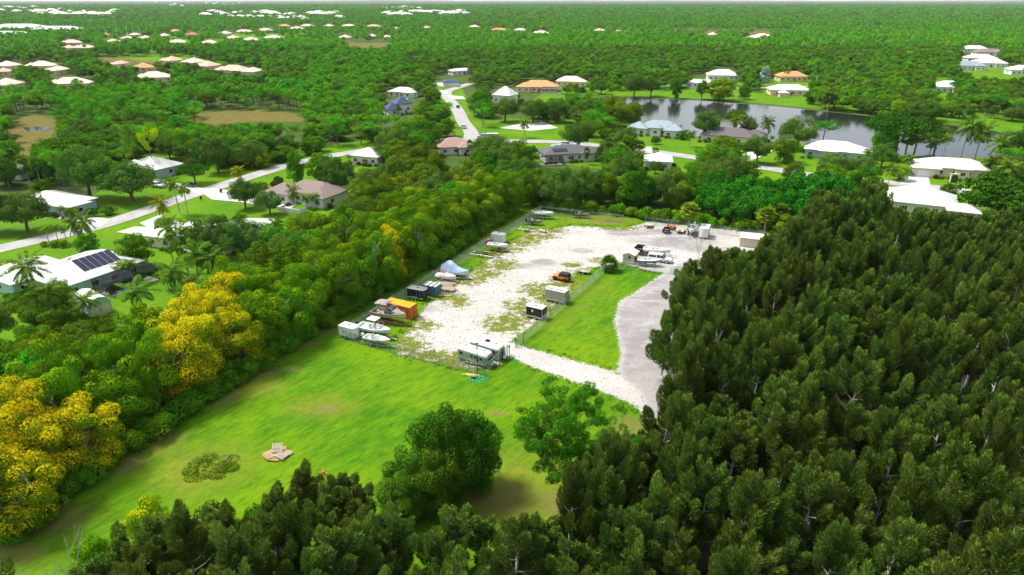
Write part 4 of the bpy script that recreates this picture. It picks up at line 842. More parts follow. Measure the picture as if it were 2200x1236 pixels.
def enclosed(px, py, hd, L, W, H, label, body, roof, axles=1, trim=m_alu, door='side', vents=1, vnose=.35, rack=False, win=False):
    t = at('enclosed_trailer', px, py, hd, label, 'trailer'); z0 = .42; hl = L / 2; hw = W / 2
    P = [(-hl, -hw), (hl - vnose, -hw), (hl, -hw * .25), (hl, hw * .25), (hl - vnose, hw), (-hl, hw)]
    b = MB().loft([[(x, y, z0) for x, y in P], [(x, y, z0 + H) for x, y in P]], smooth=False).ob('body', body, t)
    rp = [(x * 1.01, y * 1.02) for x, y in P]
    MB().loft([[(x, y, z0 + H) for x, y in rp], [(x, y, z0 + H + .07) for x, y in rp], [(x * .9, y * .55, z0 + H + .13) for x, y in rp]], smooth=False).ob('roof', roof, t)
    MB().box((-.1, -hw - .012, z0 + .12), (L - vnose - .1, .02, .26)).box((-.1, hw + .012, z0 + .12), (L - vnose - .1, .02, .26)).box((-hl - .012, 0, z0 + .1), (.02, W, .2)).ob('stoneguard', trim, t)
    for sx in (-hl, ):
        for sy in (-hw, hw): MB().box((sx, sy, z0 + H / 2), (.06, .06, H)).ob('corner_post', trim, t)
    for k in range(vents):
        x = (k - (vents - 1) / 2) * L * .35; MB().box((x, 0, z0 + H + .16), (.38, .38, .1), tx=.8, ty=.8).ob('roof_vent', m_blk2, t)
    for sy in (-1, 1):
        if door == 'side':
            d = MB().box((L * .16, sy * (hw + .012), z0 + H * .48), (.75, .025, H * .8)).ob('door', body, t)
            MB().box((L * .16 + .28, sy * (hw + .04), z0 + H * .48), (.05, .05, .16)).ob('handle', trim, d)
            MB().box((L * .16 - .39, sy * (hw + .015), z0 + H * .48), (.03, .03, H * .82)).box((L * .16 + .39, sy * (hw + .015), z0 + H * .48), (.03, .03, H * .82)).ob('door_trim', m_blk2 if body is m_white else trim, t)
        if win: MB().box((L * .06, sy * (hw + .015), z0 + H * .66), (.34, .02, .5)).ob('side_window', m_white, t)
        ax = [0] if axles == 1 else [-.4, .4]
        for a in ax: wheel(t, -L * .1 + a, sy * (hw + .02), .33, .2)
        n = len(ax); MB().box((-L * .1, sy * (hw + .06), .72), (.85 if n == 1 else 1.65, .26, .06), tx=.8).ob('fender', trim, t)
    r = MB().box((-hl - .03, 0, z0 + H * .5), (.03, W * .9, H * .9)).ob('rear_door', body, t)
    MB().box((-hl - .06, 0, z0 + H * .5), (.03, .04, H * .86)).ob('door_bar', trim, r)
    MB().tube([(hl - .3, -hw * .7, .45), (hl + 1.1, 0, .45)], .045, 4).tube([(hl - .3, hw * .7, .45), (hl + 1.1, 0, .45)], .045, 4).tube([(hl + .7, 0, .02), (hl + .7, 0, .9)], .04, 5).ob('tongue', m_blk2, t)
    for sy in (-1, 1): MB().box((-hl - .05, sy * hw * .85, z0 + .3), (.03, .16, .1)).ob('tail_light', m_red, t)
    if rack:
        b = MB()
        for k in range(6): b.tube([(-hl + .4 + k * L * .16, hw * .35, z0 + H + .14), (-hl + .4 + k * L * .16, hw * .95, z0 + H + .36)], .025, 4)
        b.tube([(-hl + .2, hw * .95, z0 + H + .36), (hl - .5, hw * .95, z0 + H + .36)], .03, 4).tube([(-hl + .2, hw * .4, z0 + H + .2), (hl - .5, hw * .4, z0 + H + .2)], .03, 4); b.ob('ladder_rack', m_blk2, t)
    return t
def boattrailer(px, py, hd, L, label, axles=1, W=1.9, fr=m_galv, bunk=m_blk2, spare=False, z=.11, group=None):
    t = at('boat_trailer', px, py, hd, label, 'boat trailer', z, group); b = MB(); hw = W / 2; zf = .50
    for s in (-1, 1): b.tube([(-L / 2, s * hw * .8, zf), (L * .12, s * hw * .8, zf), (L / 2 - 1., s * .06, zf), (L / 2, s * .03, zf)], .055, 4, smooth=False)
    for x in (-L / 2 + .1, -L * .2, L * .1): b.box((x, 0, zf - .06), (.09, hw * 1.7, .09))
    b.tube([(L / 2 - .1, 0, zf - .45), (L / 2 - .1, 0, zf + .35)], .04, 5); b.ob('frame', fr, t)
    for s in (-1, 1): MB().box((-L * .12, s * hw * .45, zf + .16), (L * .62, .14, .10)).box((-L * .35, s * hw * .45, zf + .06), (.06, .06, .2)).box((L * .1, s * hw * .45, zf + .06), (.06, .06, .2)).ob('bunk', bunk, t)
    MB().tube([(L * .32, 0, zf), (L * .29, 0, zf + .75)], .05, 4).box((L * .28, 0, zf + .75), (.18, .2, .12)).ob('winch_post', fr, t)
    for s in (-1, 1):
        ax = [0] if axles == 1 else [-.42, .42]
        for a in ax: wheel(t, -L * .18 + a, s * (hw + .08), .32, .2)
        MB().loft([[(-L * .18 + c * (.45 if axles == 1 else .85), s * (hw + o), .62 + q * .16) for o in (-.06, .22)] for c, q in ((-1, -.9), (-.75, .5), (0, .9), (.75, .5), (1, -.9))], close=False, cap=(False, False), smooth=False).ob('fender', fr, t)
        MB().box((-L / 2 - .03, s * hw * .72, zf), (.04, .2, .1)).ob('tail_light', m_red, t)
    if spare: flatwheel(t, L * .24, .32, .72, up=False)
    return t
def boat(px, py, hd, L, B, label, hull=m_gel, stripe=None, deck=m_gel, z=.95, outb=m_blk2, console=True, ttop=False, flat=False, wind=True, seats=True, cat='boat', bow=False, nm='motor_boat', dep=1.):
    t = at(nm, px, py, hd, label, cat, z); b = MB(); rings = []; ns = 12; hb = B / 2
    def prof(u): return hb * ((1 - max(0, (u - .42) / .58) ** 2.3) if not flat else (1 - .35 * max(0, (u - .6) / .4) ** 2)) * (.92 + .08 * min(1, u * 4))
    prof_end = .04
    S = []
    for i in range(ns + 1):
        u = i / ns; x = -L / 2 + L * u; w_ = max(prof(u), prof_end); sh = dep * (.92 + .30 * u * u); kz = (.0 + max(0, u - .62) ** 1.7 * 2.0 * (dep if not flat else dep * .6)); ch = max(kz + .04, dep * (.34 + .3 * u * u))
        S.append((x, w_, sh, kz, ch)); rings.append([(x, -w_, sh), (x, -w_ * .86, ch), (x, 0, kz), (x, w_ * .86, ch), (x, w_, sh)])
    b.loft(rings, close=False, cap=(True, False)); b.add([(S[0][0], -S[0][1], S[0][2]), (S[0][0], S[0][1], S[0][2]), (S[0][0], 0, S[0][3])], [(0, 1, 2)]); b.ob('hull', hull, t)
    MB().loft([[(x + .0, s * (w_ + .02), sh - .10), (x, s * (w_ + .02), sh + .02)] for s in (1,) for x, w_, sh, k_, c_ in S], close=False, cap=(False, False)).loft([[(x, -(w_ + .02), sh + .02), (x, -(w_ + .02), sh - .10)] for x, w_, sh, k_, c_ in S], close=False, cap=(False, False)).ob('rub_rail', stripe or m_gel, t)
    g = MB()                              # gunwale and foredeck, then a sunken cockpit
    fore = .62 if not console or bow else .72
    for s in (-1, 1):
        g.loft([[(x, s * w_, sh + .015), (x, s * max(w_ - .16, 0), sh + .03), (x, s * max(w_ - .18, 0), sh - dep * .45)] for x, w_, sh, _, _ in S[:int(ns * fore) + 1]], close=False, cap=(False, False), smooth=False)
    g.loft([[(x, -w_, sh + .015), (x, -w_ * .4, sh + .07), (x, w_ * .4, sh + .07), (x, w_, sh + .015)] for x, w_, sh, _, _ in S[int(ns * fore):]], close=False, cap=(False, False)); g.ob('gunwale', deck, t)
    xs = [s for s in S[:int(ns * fore) + 1]]
    f = MB().loft([[(x, -(w_ - .17), sh - dep * .45), (x, (w_ - .17), sh - dep * .45)] for x, w_, sh, _, _ in xs], close=False, cap=(False, False)); f.box((xs[-1][0], 0, xs[-1][2] - dep * .2), (.04, xs[-1][1] * 2 - .1, dep * .48)).box((-L / 2 + .12, 0, dep * .75), (.2, B * .8, dep * .4)); f.ob('cockpit', deck, t)
    zf = dep * .5
    if console:
        MB().box((0, 0, zf + .42), (.6, .7, .85), tx=.8, ty=.9).ob('console', m_gel, t)
        if wind: MB().box((.16, 0, zf + 1.0), (.06, .62, .34), tx=.7, ty=.85).ob('windshield', m_glassl, t)
    if seats:
        MB().box((-.75, 0, zf + .3), (.42, .8, .5)).box((-.95, 0, zf + .68), (.1, .8, .4)).ob('seat', m_tarpg, t)
    if ttop:
        b = MB()
        for sx in (-.55, .45):
            for sy in (-.5, .5): b.tube([(sx, sy, zf), (sx, sy * 1.2, zf + 2.15)], .03, 5)
        b.ob('frame', m_alu, t); bev(MB().box((-.05, 0, zf + 2.2), (2., 1.7, .10)).ob('hardtop', m_gel, t), .05)
        b = MB()
        for s in (-1, 1): b.tube([(-.9, s * .5, zf + 2.3), (-1.0, s * .5, zf + 2.7)], .025, 4)
        b.ob('rod_holder', m_alu, t)
    if outb:
        o = bev(MB().box((-L / 2 - .38, 0, dep * 1.15), (.55, .42, .55), tx=.8, ty=.8).ob('outboard_motor', outb, t), .06); MB().box((-L / 2 - .32, 0, dep * .55), (.25, .16, 1.0)).ob('leg', outb, o); MB().box((-L / 2 - .1, 0, dep * .8), (.2, .3, .3)).ob('bracket', m_alu, o)
    if bow: MB().tube([(L * .18, -hb * .85, dep * 1.02), (L * .3, -hb * .72, dep * 1.45), (L * .47, 0, dep * 1.6), (L * .3, hb * .72, dep * 1.45), (L * .18, hb * .85, dep * 1.02)], .022, 4).ob('bow_rail', m_alu, t)
    return t
def cover(px, py, hd, L, B, H, label, m, peak=.4, z=.95, redstripe=False):
    t = at('covered_boat', px, py, hd, label, 'boat', z); rings = []; rg = np.random.default_rng(int(px))
    for i in range(13):
        u = i / 12; x = -L / 2 + L * u; w_ = B / 2 * (1 - max(0, (u - .5) / .5) ** 2.4) * (.93 + .07 * min(1, u * 5)); w_ = max(w_, .05); top = H * (math.exp(-((u - peak) / .22) ** 2) * .45 + .55 - .12 * u)
        rings.append([(x, -w_ * .55, .0 + .5 * max(0, u - .6)), (x, -w_, .45 + .3 * u), (x, -w_ * (.96 + rg.normal(0, .03)), .80 + .2 * u), (x, -w_ * .42, top * .86 + rg.normal(0, .03)), (x, 0, top), (x, w_ * .42, top * .86 + rg.normal(0, .03)), (x, w_ * .96, .80 + .2 * u), (x, w_, .45 + .3 * u), (x, w_ * .55, .0 + .5 * max(0, u - .6))])
    MB().loft([r[:2] + r[-2:] for r in rings]).ob('hull', m_gel, t)
    MB().loft([r[1:8] for r in [[(p[0], p[1] * 1.02, p[2] + .02) for p in q] for q in rings]], close=False, cap=(False, False)).ob('cover', m, t)
    if redstripe: MB().loft([[(p[0], p[1] * 1.04, p[2] + .03) for p in q[3:6]] for q in rings[3:7]], close=False, cap=(False, False)).ob('stripe', m_red, t)
    MB().box((-L / 2 - .2, 0, .5), (.4, .35, .8)).ob('outboard_motor', m_blk2, t); return t

# ---- travel trailers of polished metal
def airstream(px, py, hd, label):
    t = at('travel_trailer', px, py, hd, label, 'caravan'); L, W, H = 6.3, 2.3, 2.25; z0 = .42
    def ring(x, s, zs=1.): # rounded section
        return [(x, W / 2 * s * a, z0 + H * (b_ if b_ < .3 else .3 + (b_ - .3) * zs)) for a, b_ in ((-.86, 0), (-.97, .05), (-1, .3), (-.99, .6), (-.93, .78), (-.78, .91), (-.5, .985), (0, 1.0), (.5, .985), (.78, .91), (.93, .78), (.99, .6), (1, .3), (.97, .05), (.86, 0))]
    R_ = [ring(-L / 2 + .03, .62, .62), ring(-L / 2 + .12, .80, .8), ring(-L / 2 + .35, .94, .92), ring(-L / 2 + .8, 1, 1), ring(0, 1, 1), ring(L / 2 - .8, 1, 1), ring(L / 2 - .35, .94, .92), ring(L / 2 - .12, .80, .8), ring(L / 2 - .03, .62, .62)]
    MB().loft(R_).ob('shell', m_greenr, t)
    MB().loft([[(x * 1.0, y * 1.004, z + .012) for x, y, z in r[4:11]] for r in R_[1:-1]], close=False, cap=(False, False)).ob('roof', m_wroof, t)
    MB().box((0, 0, .40), (L * .93, W * .97, .14)).ob('belly_pan', m_grey, t)
    for s in (-1, 1):
        for x in ((-2.1, .7), (.1, .5), (.85, .4), (2.0, .6)) if s < 0 else ((-1.6, .6), (1.4, .6)):
            w_ = MB().box((x[0], s * (W / 2 + .0), z0 + H * .55), (x[1], .03, .45)).ob('window', m_glass, t); MB().box((x[0], s * (W / 2 + .018), z0 + H * .55), (x[1] + .08, .012, .53)).ob('frame', m_alu, w_) if False else None
        for a in (-.42, .42): wheel(t, -.35 + a, s * (W / 2 - .1), .34, .2)
        MB().box((-.35, s * (W / 2 + .01), .80), (1.75, .06, .12), tx=.9).ob('wheel_arch', m_alu, t)
        MB().box((0, s * (W / 2 + .012), z0 + .42), (L * .8, .02, .07)).ob('trim_strip', m_alu, t)
    d = MB().box((1.1, W / 2 + .01, z0 + .95), (.62, .04, 1.6)).ob('door', m_greenr, t); MB().box((1.32, W / 2 + .04, z0 + 1.), (.06, .04, .14)).ob('handle', m_blk2, d)
    for s in (-1, 1): MB().box((s * (L / 2 - .02), 0, z0 + H * .52), (.05, W * .52, .42)).ob('end_window', m_glass, t)
    MB().box((.1, 0, z0 + H + .12), (.8, .62, .22), tx=.85, ty=.85).ob('air_conditioner', m_blk2 if 'back' in label else m_wroof, t)
    for x in (-1.9, 1.9): MB().box((x, 0, z0 + H + .05), (.36, .36, .1), tx=.8, ty=.8).ob('roof_vent', m_grey, t)
    MB().tube([(L / 2 - .4, -.8, .42), (L / 2 + 1.2, 0, .42)], .05, 4).tube([(L / 2 - .4, .8, .42), (L / 2 + 1.2, 0, .42)], .05, 4).tube([(L / 2 + .9, 0, .05), (L / 2 + .9, 0, .9)], .04, 5).ob('tongue', m_blk2, t)
    for s in (-.18, .18): MB().tube([(L / 2 + .35, s, .5), (L / 2 + .35, s, .9), (L / 2 + .35, s, .98)], [.15, .15, .06], 8).ob('gas_bottle', m_white, t)
    MB().box((-L / 2 - .1, 0, .42), (.14, 1.9, .14)).ob('bumper', m_alu, t)
airstream(1021, 779, -33, 'polished travel trailer nearest the fence corner, next to the tall pole')
airstream(1047, 764, -33, 'polished travel trailer at the back of the pair, with a dark roof air conditioner')

# ---- the left row, from the near corner to the far one
enclosed(753, 726, -27, 3.5, 1.9, 1.9, 'small white cargo trailer at the near left corner of the fenced lot', m_white, m_white)
boattrailer(812, 726, -25, 8.3, 'galvanised boat trailer under the white fishing boat with a hardtop', 2, spare=False)
boat(806, 724, -25, 6.9, 2.5, 'white fishing boat with a white hardtop standing next to the small white cargo trailer', ttop=True, bow=False, dep=1.05, outb=W_('navy_cowling', (.03, .05, .10), .3))
flatwheel(at('loose_wheel', 851, 727, 0, 'black wheel lying at the tip of a boat trailer tongue', 'wheel'), 0, 0, .35, .36, .25, 'tyre', True)
boattrailer(815, 744, -22, 6.8, 'light galvanised trailer under the small white skiff', 1, 1.7)
boat(812, 743, -22, 5.2, 2.0, 'small white skiff with a folded black awning at the near fence', outb=m_gel, dep=.7, z=.85, console=True, wind=False, stripe=m_grey)
def cruiser():
    t = boat(838, 693, -22, 7.2, 2.7, 'derelict cream cabin cruiser with a torn grey canopy beside the orange container', m_cream, m_brown, m_mould, 1.05, None, False, bow=True, seats=False, nm='cabin_cruiser', dep=1.15)
    MB().loft([[(x, -w_, .9), (x, -w_ * .86, h_), (x, w_ * .86, h_), (x, w_, .9)] for x, w_, h_ in ((-.5, 1.1, 1.75), (.4, 1.1, 1.85), (1.5, .95, 1.7), (2.5, .5, 1.35))], close=False, smooth=False).ob('cabin', m_mould, t)
    MB().loft([[(.3, -1.0, 1.85), (.3, 1.0, 1.85)], [(1.1, -.85, 1.86), (1.1, .85, 1.86)], [(.55, -.85, 2.35), (.55, .85, 2.35)], [(.2, -.9, 2.35), (.2, .9, 2.35)]], close=False).ob('windshield', m_glassl, t)
    for s in (-1, 1):
        for x in (-.1, .8): MB().box((x, s * 1.02, 1.42), (.6, .04, .24)).ob('cabin_window', m_glass, t)
    b = MB()
    for x, y in ((-2.1, -.9), (-2.1, .9), (-.2, -1), (-.2, 1)): b.tube([(x, y, .9), (x + .1, y, 3.0)], .03, 4)
    b.tube([(-.2, -1, 2.9), (1.7, -.7, 1.7)], .03, 4).tube([(-.2, 1, 2.9), (1.7, .7, 1.7)], .03, 4); b.ob('frame', m_cream, t)
    MB().loft([[(x, -1.15, z), (x, -.5, z + .16), (x, .5, z + .16), (x, 1.15, z)] for x, z in ((-2.4, 2.92), (-1.6, 3.02), (-.8, 3.0), (.1, 2.92))], close=False).ob('canopy', m_mould, t)
    for k, (x, y) in enumerate(((-2.6, .3), (-1.8, -.5), (-1.2, .5))): MB().box((x, y, .82), (.5, .4, .35), rz=k).ob('seat', m_cream, t)
cruiser(); boattrailer(842, 697, -22, 8.6, 'dark rusty tandem trailer under the derelict cabin cruiser', 2, 2.2, m_rust, m_wood)
def container():
    g = G(889, 684); hd = R(-28); t = thing('shipping_container', 'rusty orange shipping container with a faded yellow roof behind the derelict cruiser', 'shipping container', (g.x - 3.03 * math.cos(hd), g.y - 3.03 * math.sin(hd), .11), hd)
    L, W, H = 6.06, 2.44, 2.5; b = MB()
    for s in (-1, 1):                     # corrugated sides
        P = []; n = 22
        for i in range(n):
            x0 = -L / 2 + .12 + (L - .24) * i / n; d = (L - .24) / n; o = W / 2 - .04
            P += [(x0, s * o), (x0 + d * .35, s * o), (x0 + d * .5, s * (o - .05)), (x0 + d * .85, s * (o - .05))]
        P.append((L / 2 - .12, s * (W / 2 - .04))); b.loft([[(x, y, .12) for x, y in P], [(x, y, H - .1) for x, y in P]], close=False, cap=(False, False), smooth=False)
    b.box((-L / 2 + .04, 0, H / 2), (.06, W - .2, H - .2)); b.ob('side_wall', m_cont, t)
    f = MB()
    for sx in (-1, 1):
        for sy in (-1, 1): f.box((sx * (L / 2 - .08), sy * (W / 2 - .08), H / 2), (.16, .16, H - .01))
        f.box((sx * (L / 2 - .08), 0, .09), (.15, W - .3, .18)).box((sx * (L / 2 - .08), 0, H - .08), (.15, W - .3, .14))
    for sy in (-1, 1): f.box((0, sy * (W / 2 - .05), .08), (L - .3, .1, .16)).box((0, sy * (W / 2 - .05), H - .06), (L - .3, .1, .12))
    f.ob('frame', m_cont, t)
    r = MB(); n = 14
    for i in range(n): r.box((-L / 2 + (i + .5) * L / n, 0, H + .012 + (i % 2) * .015), (L / n - .02, W - .1, .05))
    r.ob('roof', m_contr, t)
    for s in (-1, 1):
        d = MB().box((L / 2 + .0, s * W / 4, H / 2), (.06, W / 2 - .1, H - .3)).ob('door', m_cont, t)
        for q in (.25, .75): MB().tube([(L / 2 + .06, s * (W / 2 * q), .2), (L / 2 + .06, s * (W / 2 * q), H - .2)], .022, 5).box((L / 2 + .07, s * (W / 2 * q) + .1, 1.1), (.03, .28, .04)).ob('lock_rod', m_rust, d)
container()
enclosed(899, 643, -24, 4.0, 2.0, 1.9, 'black cargo trailer with a grey roof, twin wheels and silver fenders beside the blue box', m_black, m_grey, 2)
def bluebox():
    t = at('storage_box', 929, 634, -24, 'steel blue storage box with a striped pale roof next to the black cargo trailer', 'storage box'); L, W, H = 3.1, 2.3, 2.0
    MB().box((0, 0, .3 + H / 2), (L, W, H)).ob('body', m_blue, t)
    for i in range(6): MB().box((-L / 2 + (i + .5) * L / 6, 0, .3 + H + .04), (L / 6 - .08, W + .05, .07)).ob('roof_panel', m_white if i % 2 else m_grey, t)
    for x in (-1.2, 0, 1.2): MB().box((x, -W / 2 - .015, .3 + H / 2), (.05, .03, H)).ob('rib', m_blk2, t)
    MB().box((0, 0, .2), (L * .9, W * .8, .2)).ob('skid', m_wood, t); d = MB().box((L / 2 + .02, 0, .3 + H * .48), (.04, .9, H * .85)).ob('door', m_blue, t); MB().box((L / 2 + .06, .3, 1.2), (.05, .05, .14)).ob('handle', m_alu, d)
bluebox()
def plankdeck(name, px, py, hd, L, W, z, label, cat, m, n=9, wheels=True, spare=False, ragged=0):
    t = at(name, px, py, hd, label, cat); rg = random.Random(int(px)); me = None
    for i in range(n):
        o = MB().box((0, 0, 0), (L * (1 - rg.random() * ragged), W / n - .03, .06)).ob('plank', m, t); o.location = (rg.uniform(-1, 1) * ragged * L * .3, -W / 2 + (i + .5) * W / n, z + rg.uniform(0, .02)); o.rotation_euler = (0, 0, rg.uniform(-1, 1) * ragged * .3)
    MB().box((0, W * .42, z - .12), (L, .08, .12)).box((0, -W * .42, z - .12), (L, .08, .12)).box((-L * .4, 0, z - .12), (.08, W * .8, .12)).box((L * .4, 0, z - .12), (.08, W * .8, .12)).ob('frame', m_blk2 if wheels else m_wood, t)
    if wheels:
        for s in (-1, 1): wheel(t, -L * .08, s * (W / 2 + .12), .30, .18)
        MB().tube([(L / 2, -W * .3, z - .1), (L / 2 + 1.0, 0, z - .12)], .04, 4).tube([(L / 2, W * .3, z - .1), (L / 2 + 1.0, 0, z - .12)], .04, 4).ob('tongue', m_blk2, t)
    else:
        for x in (-L * .4, L * .4):
            for y in (-W * .4, W * .4): MB().box((x, y, (z - .15) / 2), (.14, .14, z - .15)).ob('block', m_wood, t)
    if spare: flatwheel(t, L / 2 + .15, 0, z + .2, .32, .2, up=True)
    return t
plankdeck('deck_trailer', 963, 626, -20, 3.0, 1.9, .55, 'flat grey wooden deck trailer between the blue box and the covered boats', 'trailer', m_wood)
t = at('trailer_tongue', 957, 637, -12, 'short pale loose trailer tongue lying beside the wooden deck', 'trailer part'); MB().tube([(-1.4, .3, .1), (.4, 0, .14), (1.4, 0, .2)], .09, 5).tube([(-1.4, -.3, .1), (.4, 0, .14)], .08, 5).ob('frame', m_white, t); MB().box((1.4, 0, .22), (.3, .2, .14)).ob('coupler', m_grey, t)
plankdeck('wooden_platform', 957, 614, -22, 4.6, 2.2, .40, 'broken wooden platform under the small covered boat with the red stripe', 'platform', m_wood, 11, False, ragged=.25)
boattrailer(962, 607, -22, 5.2, 'low boat trailer under the small grey covered boat', 1, 1.7)
cover(959, 606, -22, 4.7, 2.0, 1.75, 'small boat under a pale grey cover with a red stripe', m_tarpg, .42, .78, True)
boattrailer(984, 599, -22, 7.2, 'boat trailer under the big boat in the blue tarpaulin', 2, 2.2)
cover(979, 597, -22, 6.4, 2.5, 3.1, 'tall boat wrapped in a blue and white tarpaulin', m_tarpb, .32, .95)
boattrailer(1051, 553, -23, 9.0, 'empty black and silver tandem boat trailer beside the orange cone in the lot', 2, 2.3, m_alu, m_blk2, True)
boattrailer(1078, 541, -22, 6.2, 'light trailer under the white boat in front of the white box trailer', 1, 1.8)
boat(1070, 540, -20, 5.2, 2.1, 'white open boat with red fittings in front of the white box trailer', stripe=None, outb=m_red, dep=.9)
enclosed(1072, 522, -24, 3.5, 2.1, 1.9, 'white box trailer with a pale grey roof by the left fence', m_white, m_alu)
t = at('rusty_crate', 1050, 527, -24, 'rusty brown crate between the fence and the white box trailer', 'crate'); MB().box((0, 0, .75), (.9, .9, 1.3)).ob('body', m_rust, t); MB().box((0, 0, 1.43), (1., 1., .06)).ob('lid', m_brown, t)
t = at('pipe_frame', 1036, 534, -24, 'teal bent pipe frame leaning by the left fence', 'pipe'); MB().tube([(-.7, 0, 0), (-.6, 0, 1.5), (-.2, 0, 1.9), (.9, 0, 2.1)], .06, 6).ob('pipe', m_teal, t)
boattrailer(1146, 498, -22, 8.0, 'long empty grey boat trailer in the far left part of the lot', 2, 2.1, m_alu, m_grey, False); flatwheel(at('loose_wheel', 1172, 501, 0, 'white rimmed wheel at the tip of the long grey boat trailer', 'wheel'), 0, 0, .35, .34, .22, 'tyre', True)
def jon(px, py, hd, L, label, m):
    boattrailer(px, py, hd, L + 1.2, 'small trailer under the ' + label.split(',')[0], 1, 1.5, m_grey); boat(px, py, hd, L, 1.5, label, m, m, m, .8, m_blk2, False, flat=True, dep=.5, wind=False, seats=True, nm='flat_boat')
jon(1149, 484, -15, 3.9, 'small dark flat boat, near the far left corner', W_('dark_grey_hull', (.12, .12, .12), .6)); jon(1250, 469, -8, 4.0, 'olive green flat boat, by the middle of the back fence', m_dgreen)
boattrailer(1174, 471, -12, 6.4, 'trailer under the white boat at the far left corner', 2, 1.8); boat(1168, 470, -12, 5.4, 2.1, 'white open boat on a trailer at the far left corner of the lot', dep=.9, outb=m_gel)

# ---- the back row
plankdeck('deck_trailer', 1393, 489, -110, 2.8, 2.0, .85, 'high flat deck trailer, leftmost in the row along the back fence', 'trailer', m_pal2)
def utility(px, py, hd, L, W, label, m, load=None, mesh=True, spare=False, H=.6):
    t = at('utility_trailer', px, py, hd, label, 'trailer'); MB().box((0, 0, .55), (L, W, .08)).ob('bed', m_wood if load is None else m_grey, t)
    b = MB()
    for s in (-1, 1):
        b.box((0, s * W / 2, .6 + H), (L, .05, .05)).box((0, s * W / 2, .6 + H / 2), (L, .03, .04))
        for i in range(7): b.box((-L / 2 + L * i / 6, s * W / 2, .6 + H / 2), (.04, .04, H))
    for i in range(6): b.box((-L / 2, -W / 2 + W * i / 5, .6 + H / 2), (.04, .04, H)); b.box((L / 2, -W / 2 + W * i / 5, .6 + H / 2), (.04, .04, H))
    b.box((-L / 2, 0, .6 + H), (.05, W, .05)).box((L / 2, 0, .6 + H), (.05, W, .05)); b.ob('side_rails', m, t)
    if not mesh:
        for s in (-1, 1): MB().box((0, s * (W / 2 - .03), .6 + H / 2), (L - .06, .02, H - .04)).ob('side_panel', m, t)
        for s in (-1, 1): MB().box((s * (L / 2 - .03), 0, .6 + H / 2), (.02, W - .12, H - .04)).ob('end_panel', m, t)
    for s in (-1, 1): wheel(t, 0, s * (W / 2 + .16), .31, .2); MB().box((0, s * (W / 2 + .17), .70), (.8, .24, .05), tx=.8).ob('fender', m, t)
    MB().tube([(L / 2, -W * .35, .5), (L / 2 + 1.1, 0, .48)], .04, 4).tube([(L / 2, W * .35, .5), (L / 2 + 1.1, 0, .48)], .04, 4).ob('tongue', m, t)
    if spare: flatwheel(t, L / 2 + .12, 0, .85, .33, .2, up=True)
    if load:
        l = thing('timber_load', label.split(' carrying')[0].replace('grey', 'orange brown boards on the grey') if 'grey' in label else 'load of orange boards', 'boards', tuple(t.location + Vector((0, 0, .6))), R(hd))
        for i in range(5): MB().box((.1 * i - .2, -W * .3 + W * .15 * i, .12 + .07 * (i % 3)), (L * .7, W * .14, .10), rz=.04 * i).ob('board', load, l)
    return t
utility(1431, 501, -110, 2.4, 1.5, 'black open trailer with a spare tyre on its nose, in the back row', m_blk2, spare=True, mesh=False)
utility(1442, 492, -110, 3.2, 1.7, 'grey mesh sided trailer carrying orange boards against the back fence', m_grey, load=m_orange)
plankdeck('deck_trailer', 1461, 500, -110, 3.2, 2.1, .65, 'flat deck trailer with a spare tyre beside the white deck boat', 'trailer', m_pal2, spare=True)
boattrailer(1484, 509, -112, 7.0, 'trailer under the white deck boat in the back row', 2, 2.1, m_galv); boat(1487, 505, -112, 5.8, 2.5, 'white deck boat with its bow towards the lot, beside the tall white box trailer', dep=1.05, console=True, bow=False, outb=m_gel)
enclosed(1512, 510, -112, 4.3, 2.3, 2.35, 'tall white box trailer at the right end of the back row', m_white, m_white, 2)
# ---- sheds
def gable_shed(px, py, hd, L, W, H, rise, label, wm, rm, nm='garden_shed', z=.11, win=True):
    t = at(nm, px, py, hd, label, 'shed', z); MB().loft([[(x, -W / 2, 0), (x, W / 2, 0), (x, W / 2, H), (x, 0, H + rise), (x, -W / 2, H)] for x in (-L / 2, L / 2)], smooth=False).ob('wall', wm, t)
    o = .22
    for s in (-1, 1): MB().loft([[(x, s * (W / 2 + o), H - rise * o / (W / 2) + .02), (x, s * (W / 2 + o), H - rise * o / (W / 2) + .09), (x, 0, H + rise + .09), (x, 0, H + rise + .02)] for x in (-L / 2 - o, L / 2 + o)], smooth=False).ob('roof_panel', rm, t)
    if win:
        w_ = MB().box((-L / 2 - .02, -W * .08, H * .72), (.05, .45, .5)).ob('window', m_glass, t); MB().box((-L / 2 - .05, -W * .08, H * .72 + .28), (.04, .55, .06)).box((-L / 2 - .05, -W * .08, H * .72 - .28), (.04, .55, .06)).ob('frame', m_brown, w_)
    d = MB().box((L * .1, -W / 2 - .02, H * .45), (.9, .05, H * .85)).ob('door', wm, t); MB().box((L * .1 + .35, -W / 2 - .06, H * .45), (.05, .05, .14)).ob('handle', m_blk2, d)
    for i in range(int(L / .6)): MB().box((-L / 2 + .3 + i * .6, -W / 2 - .008, H * .5), (.03, .016, H)).ob('batten', wm, t)
    MB().box((0, 0, .02), (L + .1, W + .1, .12)).ob('base', m_grey, t); return t
gable_shed(1354, 563, 64, 3.4, 2.7, 2.2, .45, 'weathered beige shed with a small window beside the palm at the lot corner', m_beige, W_('pale_shed_roof', (.66, .62, .54), .6), 'storage_shed')
gable_shed(1622, 528, -20, 7.2, 4.4, 2.3, .5, 'long pale shed behind the pine tops at the back right of the lot', m_beige, W_('pale_shed_roof', (.66, .62, .54), .6), 'storage_shed')
utility(1373, 545, 64, 3.4, 1.9, 'black high sided trailer behind the beige shed', m_blk2, mesh=False, H=1.0)

